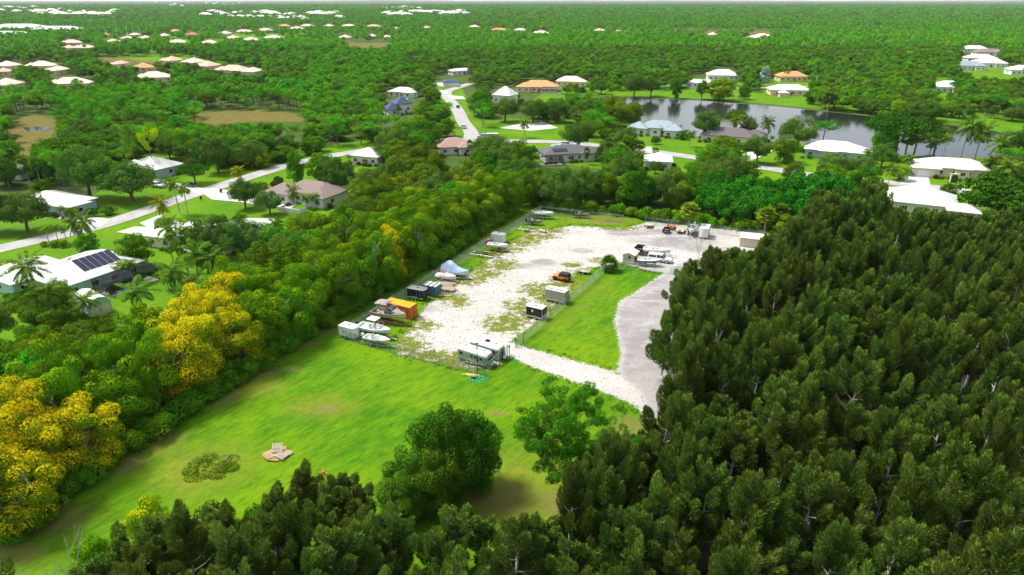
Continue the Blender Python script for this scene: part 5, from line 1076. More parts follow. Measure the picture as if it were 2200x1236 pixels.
# ---- vehicles: a body lofted from a side profile
def car(px, py, hd, kind, label, body, z=.11, loc=None, cat='car', nm='parked_car'):
    if loc is None: g = G(px, py); loc = (g.x, g.y, z)
    t = thing(nm, label, cat, loc, R(hd)); gl = m_glass
    if kind == 'jeep': L, W, wr, wb = 3.9, 1.75, .42, 2.45
    elif kind == 'pickup': L, W, wr, wb = 5.7, 2.0, .40, 3.6
    elif kind == 'suv': L, W, wr, wb = 4.8, 1.9, .37, 2.8
    else: L, W, wr, wb = 4.6, 1.8, .33, 2.7
    h0 = .42 if kind in ('jeep', 'pickup') else .28; belt = {'jeep': 1.08, 'pickup': 1.15, 'suv': 1.08}.get(kind, .92); roof = {'jeep': 1.8, 'pickup': 1.85, 'suv': 1.72}.get(kind, 1.42)
    def sec(x, w_, zt, ztc): return [(x, -w_ * .92, h0), (x, -w_, h0 + .2), (x, -w_ * .97, zt), (x, -w_ * .6, ztc), (x, w_ * .6, ztc), (x, w_ * .97, zt), (x, w_, h0 + .2), (x, w_ * .92, h0)]
    hw = W / 2
    if kind == 'jeep': st = [(-L / 2 + .1, hw * .93, belt, belt + .02), (-.3, hw * .93, belt, belt + .02), (.55, hw * .92, belt, belt + .04), (L / 2 - .25, hw * .68, belt - .02, belt + .03), (L / 2 - .15, hw * .66, belt - .1, belt - .05)]
    else: st = [(-L / 2, hw * .84, belt - .18, belt - .14), (-L / 2 + .15, hw * .96, belt - .02, belt), (0, hw, belt, belt + .02), (L * .22, hw, belt - .02, belt + .05), (L / 2 - .35, hw * .95, belt - .16, belt - .08), (L / 2, hw * .8, belt - .4, belt - .34)]
    b = MB().loft([sec(*s) for s in st]); bev(b.ob('body', body, t), .03, 1)
    if kind == 'jeep': x0, x1, xr, xf = -L / 2 + .2, .55, -L / 2 + .25, .30
    elif kind == 'pickup': x0, x1, xr, xf = -.55, 1.35, -.5, .65
    elif kind == 'suv': x0, x1, xr, xf = -L / 2 + .1, 1.25, -L / 2 + .35, .45
    else: x0, x1, xr, xf = -1.75, 1.05, -1.05, .25
    cw = hw * .90; rm = m_blk2 if kind == 'jeep' else body; zb = belt + .02
    cab = [[(x0, -cw, zb), (x0, cw, zb), (x1, cw, zb), (x1, -cw, zb)], [(xr, -cw * .84, roof - .05), (xr, cw * .84, roof - .05), (xf, cw * .84, roof - .05), (xf, -cw * .84, roof - .05)]]
    MB().loft(cab, smooth=False).ob('cabin', rm if kind == 'jeep' else gl, t)
    bev(MB().box(((xr + xf) / 2, 0, roof - .01), (xf - xr + .06, cw * 1.70, .10), tx=.95, ty=.94).ob('roof', rm, t), .03, 1)
    for s in (-1, 1):                     # pillars between the panes
        xs_p = [(x1, xf), (x0, xr), ((x0 + x1) / 2, (xr + xf) / 2)]
        for a, c in xs_p: MB().tube([(a, s * cw * .995, zb), (c, s * cw * .85, roof - .06)], .035, 4, smooth=False).ob('pillar', rm if kind == 'jeep' else body, t)
        if kind == 'jeep': MB().add([(.5, s * (cw + .004), zb + .03), (-.35, s * (cw + .004), zb + .03), (-.35, s * (cw * .87 + .01), roof - .14), (.27, s * (cw * .87 + .01), roof - .14)], [(0, 1, 2, 3)]).ob('side_window', m_glass, t)
        d = MB().box((.02 if kind != 'pickup' else .35, s * (hw * (.945 if kind == 'jeep' else 1.0)), (h0 + belt) / 2 + .06), (1.0, .02, belt - h0 - .2)).ob('door', body, t); MB().box((-.35 if kind != 'pickup' else 0, s * (hw + .01), belt - .15), (.16, .03, .04)).ob('handle', m_blk2, d)
        MB().box((x1 - .25, s * (hw + .12), zb + .08), (.12, .2, .14)).ob('wing_mirror', m_blk2 if kind != 'sedan' else body, t)
        for k, x in enumerate((-wb / 2, wb / 2)):
            MB().loft([[(x + (wr + .12) * math.cos(a), s * (hw - .32), wr + (wr + .10) * math.sin(a)), (x + (wr + .12) * math.cos(a), s * (hw + (.10 if kind == 'jeep' else .015)), wr + (wr + .10) * math.sin(a))] for a in [math.pi * q / 8 for q in range(9)]], close=False, cap=(False, False)).ob('wheel_arch', m_blk2 if kind == 'jeep' else body, t)
            MB().loft([[(x + (wr + .07) * math.cos(2 * math.pi * q / 14), s * (hw - .0), wr + (wr + .07) * math.sin(2 * math.pi * q / 14)) for q in range(14)], [(x + (wr + .07) * math.cos(2 * math.pi * q / 14), s * (hw + .012), wr + (wr + .07) * math.sin(2 * math.pi * q / 14)) for q in range(14)]]).ob('wheel_well', m_blk2, t)
            wheel(t, x, s * (hw - .06), wr, .26, rimm=m_blk2 if kind == 'jeep' else None)
        MB().box((L / 2 - (.16 if kind == 'jeep' else .08), s * hw * .62, belt - .32), (.08, .26, .16)).ob('headlight', m_gel, t)
        MB().box((-L / 2 + .02, s * hw * .78, belt - .2), (.06, .14, .3)).ob('tail_light', m_red, t)
    MB().box((L / 2 - .0, 0, h0 + .12), (.16, W * .92, .2)).ob('front_bumper', m_blk2 if kind == 'jeep' else m_grey, t); MB().box((-L / 2 - .0, 0, h0 + .12), (.14, W * .92, .2)).ob('rear_bumper', m_blk2 if kind == 'jeep' else m_grey, t)
    MB().box((L / 2 - .12, 0, belt - .3), (.06, W * .4, .24)).ob('grille', m_blk2, t)
    if kind == 'jeep': flatwheel(t, -L / 2 - .05, 0, .98, .42, .26, 'spare_tyre', True); MB().add([(x1 + .012, -cw * .9, zb + .06), (x1 + .012, cw * .9, zb + .06), (xf + .05, cw * .78, roof - .12), (xf + .05, -cw * .78, roof - .12)], [(0, 1, 2, 3)]).ob('windshield', m_glassl, t)
    if kind == 'pickup':                  # bed cap with dark side glass
        MB().loft([[(-L / 2 + .05, -hw * .95, belt), (-L / 2 + .05, hw * .95, belt), (-.62, hw * .95, belt), (-.62, -hw * .95, belt)], [(-L / 2 + .25, -hw * .8, roof), (-L / 2 + .25, hw * .8, roof), (-.62, hw * .8, roof), (-.62, -hw * .8, roof)]], smooth=False).ob('bed_cap', body, t)
        for s in (-1, 1): MB().add([(-L / 2 + .4, s * (hw * .93 + .012), belt + .12), (-.8, s * (hw * .93 + .012), belt + .12), (-.8, s * (hw * .84 + .012), roof - .14), (-L / 2 + .5, s * (hw * .84 + .012), roof - .14)], [(0, 1, 2, 3)]).ob('side_window', m_glass, t)
    return t
car(1207, 603, 148, 'jeep', 'orange off-roader with a black soft top parked on the dry grass by the right fence', m_orange, cat='off-road car', nm='off_road_car')
boattrailer(1416, 552, -18, 8.0, 'boat trailer behind the white pickup', 1, 2.0)
boat(1410, 551, -18, 6.4, 2.3, 'white boat with a big black outboard behind the white pickup', outb=m_blk2, dep=.95)
car(1417, 563, -22, 'pickup', 'white pickup truck with a white bed cap beside the teal boat', m_white, cat='pickup truck', nm='pickup_truck')
boattrailer(1397, 573, -12, 6.6, 'galvanised trailer under the teal and white boat', 1, 1.8)
boat(1394, 572, -12, 5.3, 2.1, 'white boat with a teal hull on a trailer at the inner fence', m_teal, m_gel, m_gel, .85, W_('navy_cowling', (.03, .05, .10), .3), dep=.8)
utility(1255, 588, 158, 2.6, 1.6, 'small white trailer with a long tongue behind the orange off-roader', m_white, H=.35)
t = at('trailer_tongue', 1236, 585, 165, 'thin pale pole lying on the sand left of the small white trailer', 'pole'); MB().tube([(-2.2, 0, .3), (2.2, .1, .25)], .06, 5).ob('pole', m_wood, t)
enclosed(1195, 648, 150, 4.5, 2.1, 2.15, 'grey cargo trailer with a white roof and black ladder rack at the right fence', W_('warm_grey_panel', (.33, .31, .28), .4), m_wroof, 1, m_alu, 'none', 0, .3, True)
enclosed(1151, 683, 150, 3.7, 2.0, 1.95, 'black cargo trailer with a white roof and small white window at the right fence', m_black, m_wroof, 1, m_alu, 'none', 1, .3, False, True)
t = at('pipe_rack', 0, 0, 0, 'thin pale rack', 'rack') if False else None

# ---- small things in and around the lot
def cone(px, py, label, h=.75, z=.11):
    t = at('traffic_cone', px, py, 20, label, 'cone', z); MB().box((0, 0, .03), (h * .5, h * .5, .05)).ob('base', m_cone, t)
    def ring(r, zz): return [(r * math.cos(i * .5236), r * math.sin(i * .5236), zz) for i in range(12)]
    MB().loft([ring(h * .19, .055), ring(h * .02 + .02, h)]).ob('body', m_cone, t); MB().loft([ring(h * .145, h * .42), ring(h * .10, h * .66)], cap=(False, False)).ob('collar', m_gel, t)
cone(1102, 561, 'orange traffic cone at the tip of the empty tandem trailer', .95); cone(697, 1021, 'orange traffic cone with a white collar alone on the grass behind the pine tops', 1.15)
def lamp_pole():
    t = at('camera_pole', 1026, 804, 0, 'tall thin dark pole with boxes at the near fence corner', 'pole'); H = 5.4
    MB().tube([(0, 0, 0), (0, 0, H)], [.07, .05], 8).ob('pole', m_blk2, t); MB().box((0, 0, H + .05), (.5, .14, .16)).ob('camera', m_blk2, t)
    for zz in (2.6, 3.0): MB().box((.0, -.14, zz), (.34, .16, .2)).ob('control_box', m_blk2, t)
lamp_pole()
def ladder():
    a, b_ = G(986, 788), G(1026, 803); c = (a + b_) / 2; t = thing('ladder', 'pale ladder lying in the grass along the near fence', 'ladder', (c.x, c.y, .16), math.atan2(b_.y - a.y, b_.x - a.x)); L = (b_ - a).length
    for s in (-1, 1): MB().box((0, s * .22, .04), (L, .05, .09)).ob('rail', m_pal2, t)
    n = 13; me = MB().box((0, 0, 0), (.05, .4, .04)).mesh('rung', m_pal2)
    for i in range(n): o = link('rung', me, t); o.location = (-L / 2 + (i + .5) * L / n, 0, .04)
ladder()
t = at('board_pile', 1008, 808, -14, 'yellowish boards dropped on the grass below the ladder', 'boards')
for i, (x, y, a) in enumerate(((-.5, .1, .1), (.3, -.1, -.1), (.9, .15, .3), (0, .3, .02))): MB().box((x, y, .05 + .03 * i), (1.5, .16, .05), rz=a).ob('board', m_yel, t)
t = at('dark_box', 1017, 814, -10, 'small dark box on the grass below the tall pole', 'box'); bev(MB().box((0, 0, .2), (.7, .45, .38)).ob('body', m_blk2, t), .03); MB().box((0, 0, .41), (.74, .5, .05)).ob('lid', m_grey, t)
def hose():
    t = at('garden_hose', 1027, 818, 0, 'bright green hose lying in loose loops on the grass', 'hose'); rg = random.Random(4); pts = []
    for i in range(46): a = i * .52; r = 1.0 + .5 * math.sin(i * 1.3) + rg.uniform(-.2, .2); pts.append((r * math.cos(a) * 1.1 + (i - 20) * .02, r * math.sin(a) * .9, .10 + .03 * (i % 3)))
    MB().tube(pts, .035, 5).ob('coil', m_hose, t); MB().tube([(1.1, .5, 0), (1.15, .5, 1.2)], .05, 6).ob('standpipe', m_teal, t)
hose()
def pallets():
    g = G(598, 980); b0 = MB()
    spec = [((-1.1, .1, .15), (.06, .0, .7), m_pal), ((-.2, -.75, .16), (.0, .05, -.05), m_pal), ((1.0, .15, .18), (.05, -.05, -.55), m_pal2), ((.1, .9, .16), (0, 0, .3), m_pal), ((-.3, .1, .40), (.3, -.05, .5), m_pal2), ((.65, -.5, .36), (-.05, .08, -.5), m_pal2), ((-.2, .55, .80), (.50, .06, .2), m_pal2), ((-1.0, -.5, .34), (.1, .1, .85), m_pal)]
    names = ['lowest at the left', 'lowest at the front', 'lowest at the right', 'lowest at the back', 'leaning in the middle', 'tilted on the right side', 'topmost, tipped up', 'tilted on the left side']
    for (c, rot, m), nm in zip(spec, names):
        t = thing('wooden_pallet', 'slatted wooden pallet in the grass field pile, ' + nm, 'pallet', (g.x + c[0], g.y + c[1], .1 + c[2]), rot[2], 'pallets heaped on the field'); t.rotation_euler = rot
        sl_ = MB().box((0, 0, 0), (.10, 1.35, .03)).mesh('slat', m)
        for i in range(8): o = link('slat', sl_, t); o.location = (-.62 + i * .177, random.uniform(-.03, .03), .10)
        for i in range(5): o = link('slat', sl_, t); o.location = (-.60 + i * .3, 0, -.06)
        for y in (-.6, 0, .6): MB().box((0, y, .02), (1.35, .06, .10)).ob('stringer', m, t)
pallets()

# ---- chain-link fence: posts, rails, wires and barbed-wire arms
m_fence = mat('fence_steel', (.32, .40, .38), .5, .4, .2); m_wire = mat('fence_wire', (.22, .28, .26), .6, .3, .2); m_knob = mat('white_insulator', (.75, .8, .75), .5)
def fence(name, pts, label, H=1.9, arms=True, step=3., z=.08, dense=.16, inward=1, gate=False):
    W = [G(*p) for p in pts]; a0 = W[0]; t = thing(name, label, 'fence' if not gate else 'gate', (a0.x, a0.y, z)); wire = MB(); pm = MB().tube([(0, 0, -.05), (0, 0, H + .05)], .045, 6).mesh('post', m_fence); am = None; bw = MB()
    for i in range(len(W) - 1):
        p, q = W[i] - a0, W[i + 1] - a0; d = q - p; ln = d.length; u = d.normalized(); nrm = Vector((-u.y, u.x, 0)) * inward; n = max(1, round(ln / step))
        for k in range(n + (i == len(W) - 2)):
            o = link('post', pm, t); o.location = p + u * ln * k / n
            if arms:
                am = am or MB().tube([(0, 0, H), (0, .34, H + .34)], .03, 4).box((0, .36, H + .36), (.09, .09, .12)).mesh('post_arm', m_fence)
                ao = link('post_arm', am, t); ao.location = o.location; ao.rotation_euler = (0, 0, math.atan2(nrm.y, nrm.x) - R(90))
        MB().tube([p + Vector((0, 0, H)), q + Vector((0, 0, H))], .035, 5).ob('top_rail', m_fence, t)
        if arms:
            for f in (.4, .7, 1.): bw.tube([p + nrm * .34 * f + Vector((0, 0, H + .34 * f)), q + nrm * .34 * f + Vector((0, 0, H + .34 * f))], .012, 3)
        m_ = int(ln / dense)
        for k in range(m_):
            for s in (1, -1):
                x0 = ln * k / m_; x1 = x0 + s * H * .8; z0, z1 = .05, H
                if x1 < 0: z1 = .05 + (H - .05) * x0 / (H * .8); x1 = 0
                if x1 > ln: z1 = .05 + (H - .05) * (ln - x0) / (H * .8); x1 = ln
                w_ = .010; A = p + u * x0; B = p + u * x1; wire.add([A + Vector((0, 0, z0)), A + u * w_ * 2 + Vector((0, 0, z0)), B + u * w_ * 2 + Vector((0, 0, z1)), B + Vector((0, 0, z1)), A + nrm * w_ + Vector((0, 0, z0)), B + nrm * w_ + Vector((0, 0, z1))], [(0, 1, 2, 3), (4, 0, 3, 5), (1, 4, 5, 2)])
    wo = wire.ob('wire_mesh', m_wire, t); wo['kind'] = 'stuff'
    if arms: bw.ob('barbed_wire', m_fence, t)
    return t
fence('chain_link_fence', [(738, 731), (850, 658), (977, 577), (1054, 527), (1162, 460)], 'long chain link fence with barbed wire arms along the left side of the lot', inward=1)
fence('chain_link_fence', [(1163, 460), (1250, 470), (1338, 480)], 'chain link fence along the left half of the lot\'s back side', inward=1, arms=True)
fence('chain_link_fence', [(1386, 484), (1456, 493), (1530, 502), (1581, 509), (1660, 518)], 'chain link fence along the right half of the lot\'s back side', inward=1, arms=True)
fence('chain_link_fence', [(738, 731), (790, 745), (834, 758), (916, 778), (975, 795), (1041, 808)], 'chain link fence along the near side of the lot, facing the grass field', inward=-1, arms=False)
fence('chain_link_fence', [(1041, 808), (1090, 766)], 'short chain link fence between the travel trailers and the gate opening', inward=-1, arms=False)
fence('chain_link_fence', [(1124, 738), (1180, 689), (1250, 629), (1308, 579)], 'chain link fence on the right side of the lot, beside the triangle of lawn', inward=-1, arms=False)
fence('chain_link_fence', [(1308, 579), (1372, 584), (1440, 590), (1500, 596)], 'chain link fence behind the beige shed and the teal boat', inward=-1, arms=False)
def gate(pts, label):
    A, B = G(*pts[0]), G(*pts[1]); d = B - A; ln = d.length; t = thing('lot_gate', label, 'gate', (A.x, A.y, .1), math.atan2(d.y, d.x)); H = 1.9
    for x in (0, ln): MB().tube([(x, 0, 0), (x, 0, H + .2)], .06, 8).ob('post', m_blk2, t)
    MB().tube([(0, 0, H), (ln, 0, H)], .035, 5).tube([(0, 0, .15), (ln, 0, .15)], .035, 5).tube([(0, 0, 1.), (ln, 0, 1.)], .03, 5).tube([(0, 0, .15), (ln, 0, H)], .025, 5).ob('gate_frame', m_fence, t)
    b = MB()
    for k in range(int(ln / .16)):
        for s in (1, -1):
            x0 = k * .16; x1 = x0 + s * 1.4
            z1 = H
            if x1 < 0: z1 = .15 + 1.75 * x0 / 1.4; x1 = 0
            if x1 > ln: z1 = .15 + 1.75 * (ln - x0) / 1.4; x1 = ln
            b.add([(x0, 0, .15), (x0 + .02, 0, .15), (x1 + .02, 0, z1), (x1, 0, z1), (x0, .01, .15), (x1, .01, z1)], [(0, 1, 2, 3), (4, 0, 3, 5), (1, 4, 5, 2)])
    o = b.ob('wire_mesh', m_wire, t); o['kind'] = 'stuff'
gate([(1108, 749), (1124, 738)], 'open chain link gate leaf between two dark posts at the sand track')
gate([(1080, 775), (1090, 766)], 'short chain link gate leaf on the travel trailer side of the track')
for px, py in ((1094, 763),): t = at('gate_keypad_post', px, py, 0, 'dark post with a keypad at the gate opening of the sand track', 'post'); MB().tube([(0, 0, 0), (0, 0, 1.5)], .07, 6).ob('post', m_blk2, t); MB().box((0, -.08, 1.6), (.28, .18, .34)).ob('keypad', m_blk2, t)
# ================================================================ HOUSES
m_wall = mat('white_stucco', (.72, .71, .68), .8, 0, .2, (.5, .48, .44), .8); m_wally = mat('peach_stucco', (.74, .58, .40), .8, 0, .2); m_wallg = mat('mint_stucco', (.42, .66, .55), .8, 0, .2); m_wallyy = mat('pale_yellow_stucco', (.70, .62, .44), .8, 0, .2); m_walb = mat('blue_grey_siding', (.40, .47, .55), .8, 0, .2)
m_tile = mat('peach_roof_tiles', (.66, .44, .31), .8, 0, .5, (.52, .36, .27), 1.5); m_tile2 = mat('orange_roof_tiles', (.62, .30, .13), .8, 0, .5, (.42, .20, .10), 1.5); m_tile3 = mat('pale_pink_roof_tiles', (.70, .55, .46), .8, 0, .5, (.58, .44, .36), 1.5); m_tile4 = mat('red_roof_tiles', (.46, .13, .08), .8, 0, .4)
m_shg = mat('brown_grey_shingles', (.24, .185, .17), .9, 0, .5, (.15, .12, .11), 3); m_shd = mat('dark_grey_shingles', (.11, .11, .12), .9, 0, .5, (.07, .07, .075), 3); m_mblue = mat('blue_grey_metal_roof', (.30, .37, .42), .45, .2, .3); m_navy = mat('navy_roof', (.03, .06, .14), .5)
m_solar = mat('solar_panel_glass', (.012, .016, .045), .15, .3, .1, spec=.8); m_screen = None
def screenmat():
    m, n, N, Lk = nodes('pool_screen'); p = N.new('ShaderNodeBsdfDiffuse'); p.inputs[0].default_value = (.03, .035, .035, 1); t = N.new('ShaderNodeBsdfTransparent'); x = N.new('ShaderNodeMixShader'); x.inputs[0].default_value = .42; o = N.new('ShaderNodeOutputMaterial')
    Lk.new(t.outputs[0], x.inputs[1]); Lk.new(p.outputs[0], x.inputs[2]); Lk.new(x.outputs[0], o.inputs[0]); return m
m_screen = screenmat(); m_pool = mat('pool_water', (.02, .22, .30), .05, 0, 0, spec=.8)
def hip(b, x, y, w, d, z, pitch, ov=.6, gable=False):
    """hip roof over a w by d rectangle"""
    w += 2 * ov; d += 2 * ov; r = min(w, d) / 2; h = r * pitch; lw = max(w - 2 * r, .02) / 2; ld = max(d - 2 * r, .02) / 2
    if gable: lw, ld = (w / 2, .01) if w >= d else (.01, d / 2)
    B = [(x - w / 2, y - d / 2, z), (x + w / 2, y - d / 2, z), (x + w / 2, y + d / 2, z), (x - w / 2, y + d / 2, z)]; T = [(x - lw, y - ld, z + h), (x + lw, y - ld, z + h), (x + lw, y + ld, z + h), (x - lw, y + ld, z + h)]
    b.add(B + [(p[0], p[1], p[2] + .2) for p in B] + [(p[0], p[1], p[2] + .2) for p in T], [(3, 2, 1, 0), (0, 1, 5, 4), (1, 2, 6, 5), (2, 3, 7, 6), (3, 0, 4, 7), (4, 5, 9, 8), (5, 6, 10, 9), (6, 7, 11, 10), (7, 4, 8, 11), (8, 9, 10, 11)]); return h
def house(px, py, hd, blocks, label, wm, rm, Hh=2.9, pitch=.42, nm='house', ribs=0, gar=None, wins=True, solar=None, pool=None, chim=None, cage=None, cat='house', skyl=None, loc=None, z=.03, sc=1., group=None):
    """blocks: (x, y, w, d[, h]) in metres around (px, py)"""
    if loc is None: g = G(px, py); loc = (g.x, g.y, z)
    t = thing(nm, label, cat, loc, R(hd), group); t.scale = (sc,) * 3; b = MB()
    for i, bl in enumerate(blocks):
        x, y, w, d = bl[:4]; h = bl[4] if len(bl) > 4 else Hh - .006 * i; b.box((x, y, h / 2), (w, d, h))
    b.ob('wall', wm, t)
    for i, bl in enumerate(blocks):
        x, y, w, d = bl[:4]; h = bl[4] if len(bl) > 4 else Hh + .02 * i; b = MB(); rh = hip(b, x, y, w, d, h - .004 * i, pitch); r_ = b.ob('roof', rm, t)
        if ribs:                         # standing seams running down the two long slopes
            rb = MB(); W, D = w + 1.2, d + 1.2; along = W >= D; n = int(max(W, D) / ribs); r = min(W, D) / 2
            for k in range(1, n):
                q = -max(W, D) / 2 + max(W, D) * k / n; e = min(r, max(W, D) / 2 - abs(q)); 
                for s in (-1, 1):
                    p0, p1 = (q, s * min(W, D) / 2), (q, s * (min(W, D) / 2 - e))
                    if not along: p0, p1 = p0[::-1], p1[::-1]
                    rb.tube([(x + p0[0], y + p0[1], h + .22), (x + p1[0], y + p1[1], h + .22 + e * pitch)], .035, 3, cap=False)
            rb.ob('roof_seam', rm, r_)
    if wins:
        for i, bl in enumerate(blocks):
            x, y, w, d = bl[:4]; h = bl[4] if len(bl) > 4 else Hh; nn = max(1, int(w / 3.6))
            for s in (-1, 1):
                for k in range(nn):
                    wx = x - w / 2 + (k + .5) * w / nn
                    if gar and s == gar[1] and i == gar[0]: continue
                    f = MB().box((wx, y + s * (d / 2 + .02), h * .53), (1.5, .06, 1.25)).ob('window', m_white, t); MB().box((wx - .35, y + s * (d / 2 + .045), h * .53), (.62, .03, 1.08)).box((wx + .35, y + s * (d / 2 + .045), h * .53), (.62, .03, 1.08)).ob('pane', m_glass, f)
            for s in (-1, 1):
                if d > 5: f = MB().box((x + s * (w / 2 + .02), y, h * .53), (.06, 1.6, 1.25)).ob('window', m_white, t); MB().box((x + s * (w / 2 + .045), y, h * .53), (.03, 1.36, 1.08)).ob('pane', m_glass, f)
        x, y, w, d = blocks[0][:4]; dd = MB().box((x + .9, y - d / 2 - .03, 1.1), (1.1, .07, 2.15)).ob('front_door', m_brown if wm is not m_wallg else m_white, t); MB().box((x + 1.25, y - d / 2 - .09, 1.05), (.06, .06, .12)).ob('handle', m_alu, dd)
    if gar:
        x, y, w, d = blocks[gar[0]][:4]; dd = MB().box((x, y + gar[1] * (d / 2 + .03), 1.15), (min(w * .8, 4.9), .08, 2.25)).ob('garage_door', m_white, t)
        for k in range(3): MB().box((x, y + gar[1] * (d / 2 + .08), .6 + k * .55), (min(w * .8, 4.9), .02, .03)).ob('groove', m_grey, dd)
    if solar:
        x, y, rot, tilt, n, pw, ph, zz = solar
        for k in range(n):
            p = MB().box((0, 0, 0), (pw - .12, ph, .06)).ob('solar_panel', m_solar, t); p.location = (x + (k - (n - 1) / 2) * pw * math.cos(rot), y + (k - (n - 1) / 2) * pw * math.sin(rot), zz); p.rotation_euler = (tilt, 0, rot)
    if chim: MB().box(chim, (1., 1.1, 2.6)).ob('chimney', wm, t)
    if skyl:
        for x, y, zz in skyl: MB().box((x, y, zz), (1., .7, .14)).ob('skylight', m_white, t)
    if cage:
        x, y, w, d, h = cage; fr = MB(); nx_, ny_ = max(2, int(w / 2.4)), max(2, int(d / 2.4))
        for k in range(nx_ + 1): X = x - w / 2 + w * k / nx_; fr.tube([(X, y - d / 2, 0), (X, y - d / 2, h * .75), (X, y - d * .2, h), (X, y + d * .2, h), (X, y + d / 2, h * .8)], .05, 4, smooth=False)
        for yy, zz in ((y - d / 2, h * .75), (y - d * .2, h), (y + d * .2, h), (y + d / 2, h * .8), (y - d / 2, 1.)): fr.tube([(x - w / 2, yy, zz), (x + w / 2, yy, zz)], .05, 4, smooth=False)
        cg = fr.ob('screen_frame', m_blk2 if rm is not m_tile2 else m_white, t)
        prof = [(y - d / 2 + .02, 0), (y - d / 2 + .02, h * .75), (y - d * .2, h - .02), (y + d * .2, h - .02), (y + d / 2 - .02, h * .8)]
        sm = MB().loft([[(X, a, c) for X in (x - w / 2 + .02, x + w / 2 - .02)] for a, c in prof], close=False, cap=(False, False), smooth=False)
        for X in (x - w / 2 + .03, x + w / 2 - .03): sm.add([(X, a, c) for a, c in prof] + [(X, y + d / 2 - .02, 0)], [(0, 1, 2, 3, 4, 5)])
        sm.ob('screen', m_screen, cg)
        MB().box((x, y, .05), (w - .2, d - .2, .1)).ob('patio', m_conc, t)
        if pool: MB().loft([[(x + pool[0] * math.cos(a) * (1 + .15 * math.sin(2 * a)), y - .3 + pool[1] * math.sin(a), q) for a in [2 * math.pi * i / 20 for i in range(20)]] for q in (.08, .125)]).ob('pool', m_pool, t)
    return t
# street direction on the left runs at about 66 degrees from x
_h1 = G(178, 568, 3.8)
house(150, 612, 61, [(0, 0, 17, 14), (-6.5, 9, 12, 11)], 'large white roofed mint green house with a row of solar panels, by the screened pool', m_wallg, m_wroof, 2.9, .42, ribs=1.1, solar=(1.2, -3.4, 0, R(22.8), 6, 1.35, 4.2, 4.95), cage=(2.5, -10.2, 11, 6.2, 3.4), pool=(3.6, 1.9), skyl=((-2.5, -.2, 6.1), (-.5, -.2, 6.1)), loc=(_h1.x, _h1.y, .03))
house(128, 448, -25, [(0, 0, 19, 10), (9, -1.5, 6, 6)], 'long low white roofed house with a screened pool behind the dark oaks by the street', m_walb, m_wroof, 2.8, .32, gar=(0, -1), ribs=1.2, cage=(-7, 7.8, 12, 5, 3))
house(338, 372, -28, [(0, 0, 15, 10), (-4.5, -4, 8, 7)], 'white gabled house with two parked cars behind the big oaks', m_walb, m_wroof, 2.9, .46, gar=(1, -1), ribs=1.2)
house(668, 430, -26, [(1, 1, 17, 10), (-6.5, -3, 9, 8), (6, -2, 8, 8)], 'brown grey shingled house with a white garden wall among palms', m_wall, m_shg, 2.9, .5)
t = at('garden_wall', 622, 458, -22, 'low white garden wall in front of the brown shingled house', 'wall', .03)
for x, y, w, d in ((0, 0, 7.5, .25), (3.7, 1.4, .25, 2.6), (-3.7, 1.4, .25, 2.6)): MB().box((x, y, .7), (w, d, 1.4)).ob('wall', m_wall, t)
house(452, 522, -18, [(0, 0, 20, 11), (-9, -2, 8, 10)], 'white roofed house hidden under the dark trees between street and belt', m_wallyy, m_wroof, 2.8, .35, ribs=1.2, cage=(11, 4, 7, 6, 3.2))
house(797, 350, -20, [(0, 0, 11, 9)], 'small white roofed house peeking out above the wood', m_wall, m_wroof, 3.2, .45)
house(975, 327, 15, [(0, 0, 13, 10), (4, -4, 6, 6)], 'brown pink shingled house at the street junction', m_wall, mat('rose_shingles', (.36, .24, .20), .9, 0, .4, (.24, .16, .14), 2), 2.9, .5)
house(1216, 342, 14, [(0, 0, 19, 10), (8, -2, 8, 8)], 'dark grey shingled house with solar panels and a screened pool left of the lake street', m_wall, m_shd, 2.9, .42, solar=(-3.5, -3.2, 0, R(22), 4, 1.4, 2., 4.3), cage=(-8, -7, 8, 5, 3))
house(1411, 289, -20, [(1, 2, 17, 10), (-8, -1, 8, 9), (8, -2.5, 8, 9), (0, -3.5, 4.5, 4, 3.6)], 'blue grey metal roofed white house on the bright lawn by the lake', m_wall, m_mblue, 3.0, .5, ribs=1., solar=(9.5, -.2, R(-90), R(24), 3, 1.4, 2.4, 4.4))
house(1570, 304, -27, [(0, 0, 20, 11), (-8, -3, 7, 7), (9, 3, 9, 8)], 'dark shingled house between leafy trees at the lake shore', m_wallyy, mat('charcoal_shingles', (.14, .12, .13), .9, 0, .4, (.09, .08, .085), 2), 2.9, .45, cage=(8, 8, 9, 5, 3.2))
house(1790, 336, -26, [(0, 0, 20, 12), (-2, -5, 6, 5), (9, -2, 7, 9)], 'wide white roofed house with a screened pool on the lake side', m_walb, m_wroof, 3, .42, ribs=1.2, cage=(-2, 9, 13, 6, 3.4))
house(2035, 375, -20, [(1, 1, 21, 11), (-8, -3.5, 8, 8), (3, -5.2, 4, 3.2, 3.3)], 'cream house with a white roof, double garage and dark arched porch', m_wallyy, m_wroof, 3, .4, gar=(1, -1), ribs=1.2, cage=(4, 9, 14, 5, 3.3))
t = at('arched_porch', 2048, 392, -6, 'dark arched entrance of the cream house with the double garage', 'porch', .04); MB().loft([[(1.0 * math.cos(a), y, 1.6 + .9 * math.sin(a)) for a in [math.pi * i / 10 for i in range(11)]] + [(-1., y, 0), (1., y, 0)] for y in (-.3, .2)], smooth=False).ob('opening', m_glass, t); MB().box((-1.2, -.1, 1.3), (.25, .6, 2.6)).box((1.2, -.1, 1.3), (.25, .6, 2.6)).box((0, -.1, 2.75), (2.8, .6, .3)).ob('arch', m_wallyy, t)
house(1970, 448, -26, [(0, 0, 19, 14), (10, -8, 7, 6)], 'big white roofed house behind the pine grove, with pine tops in front', m_wall, m_wroof, 3, .42, ribs=1.2)
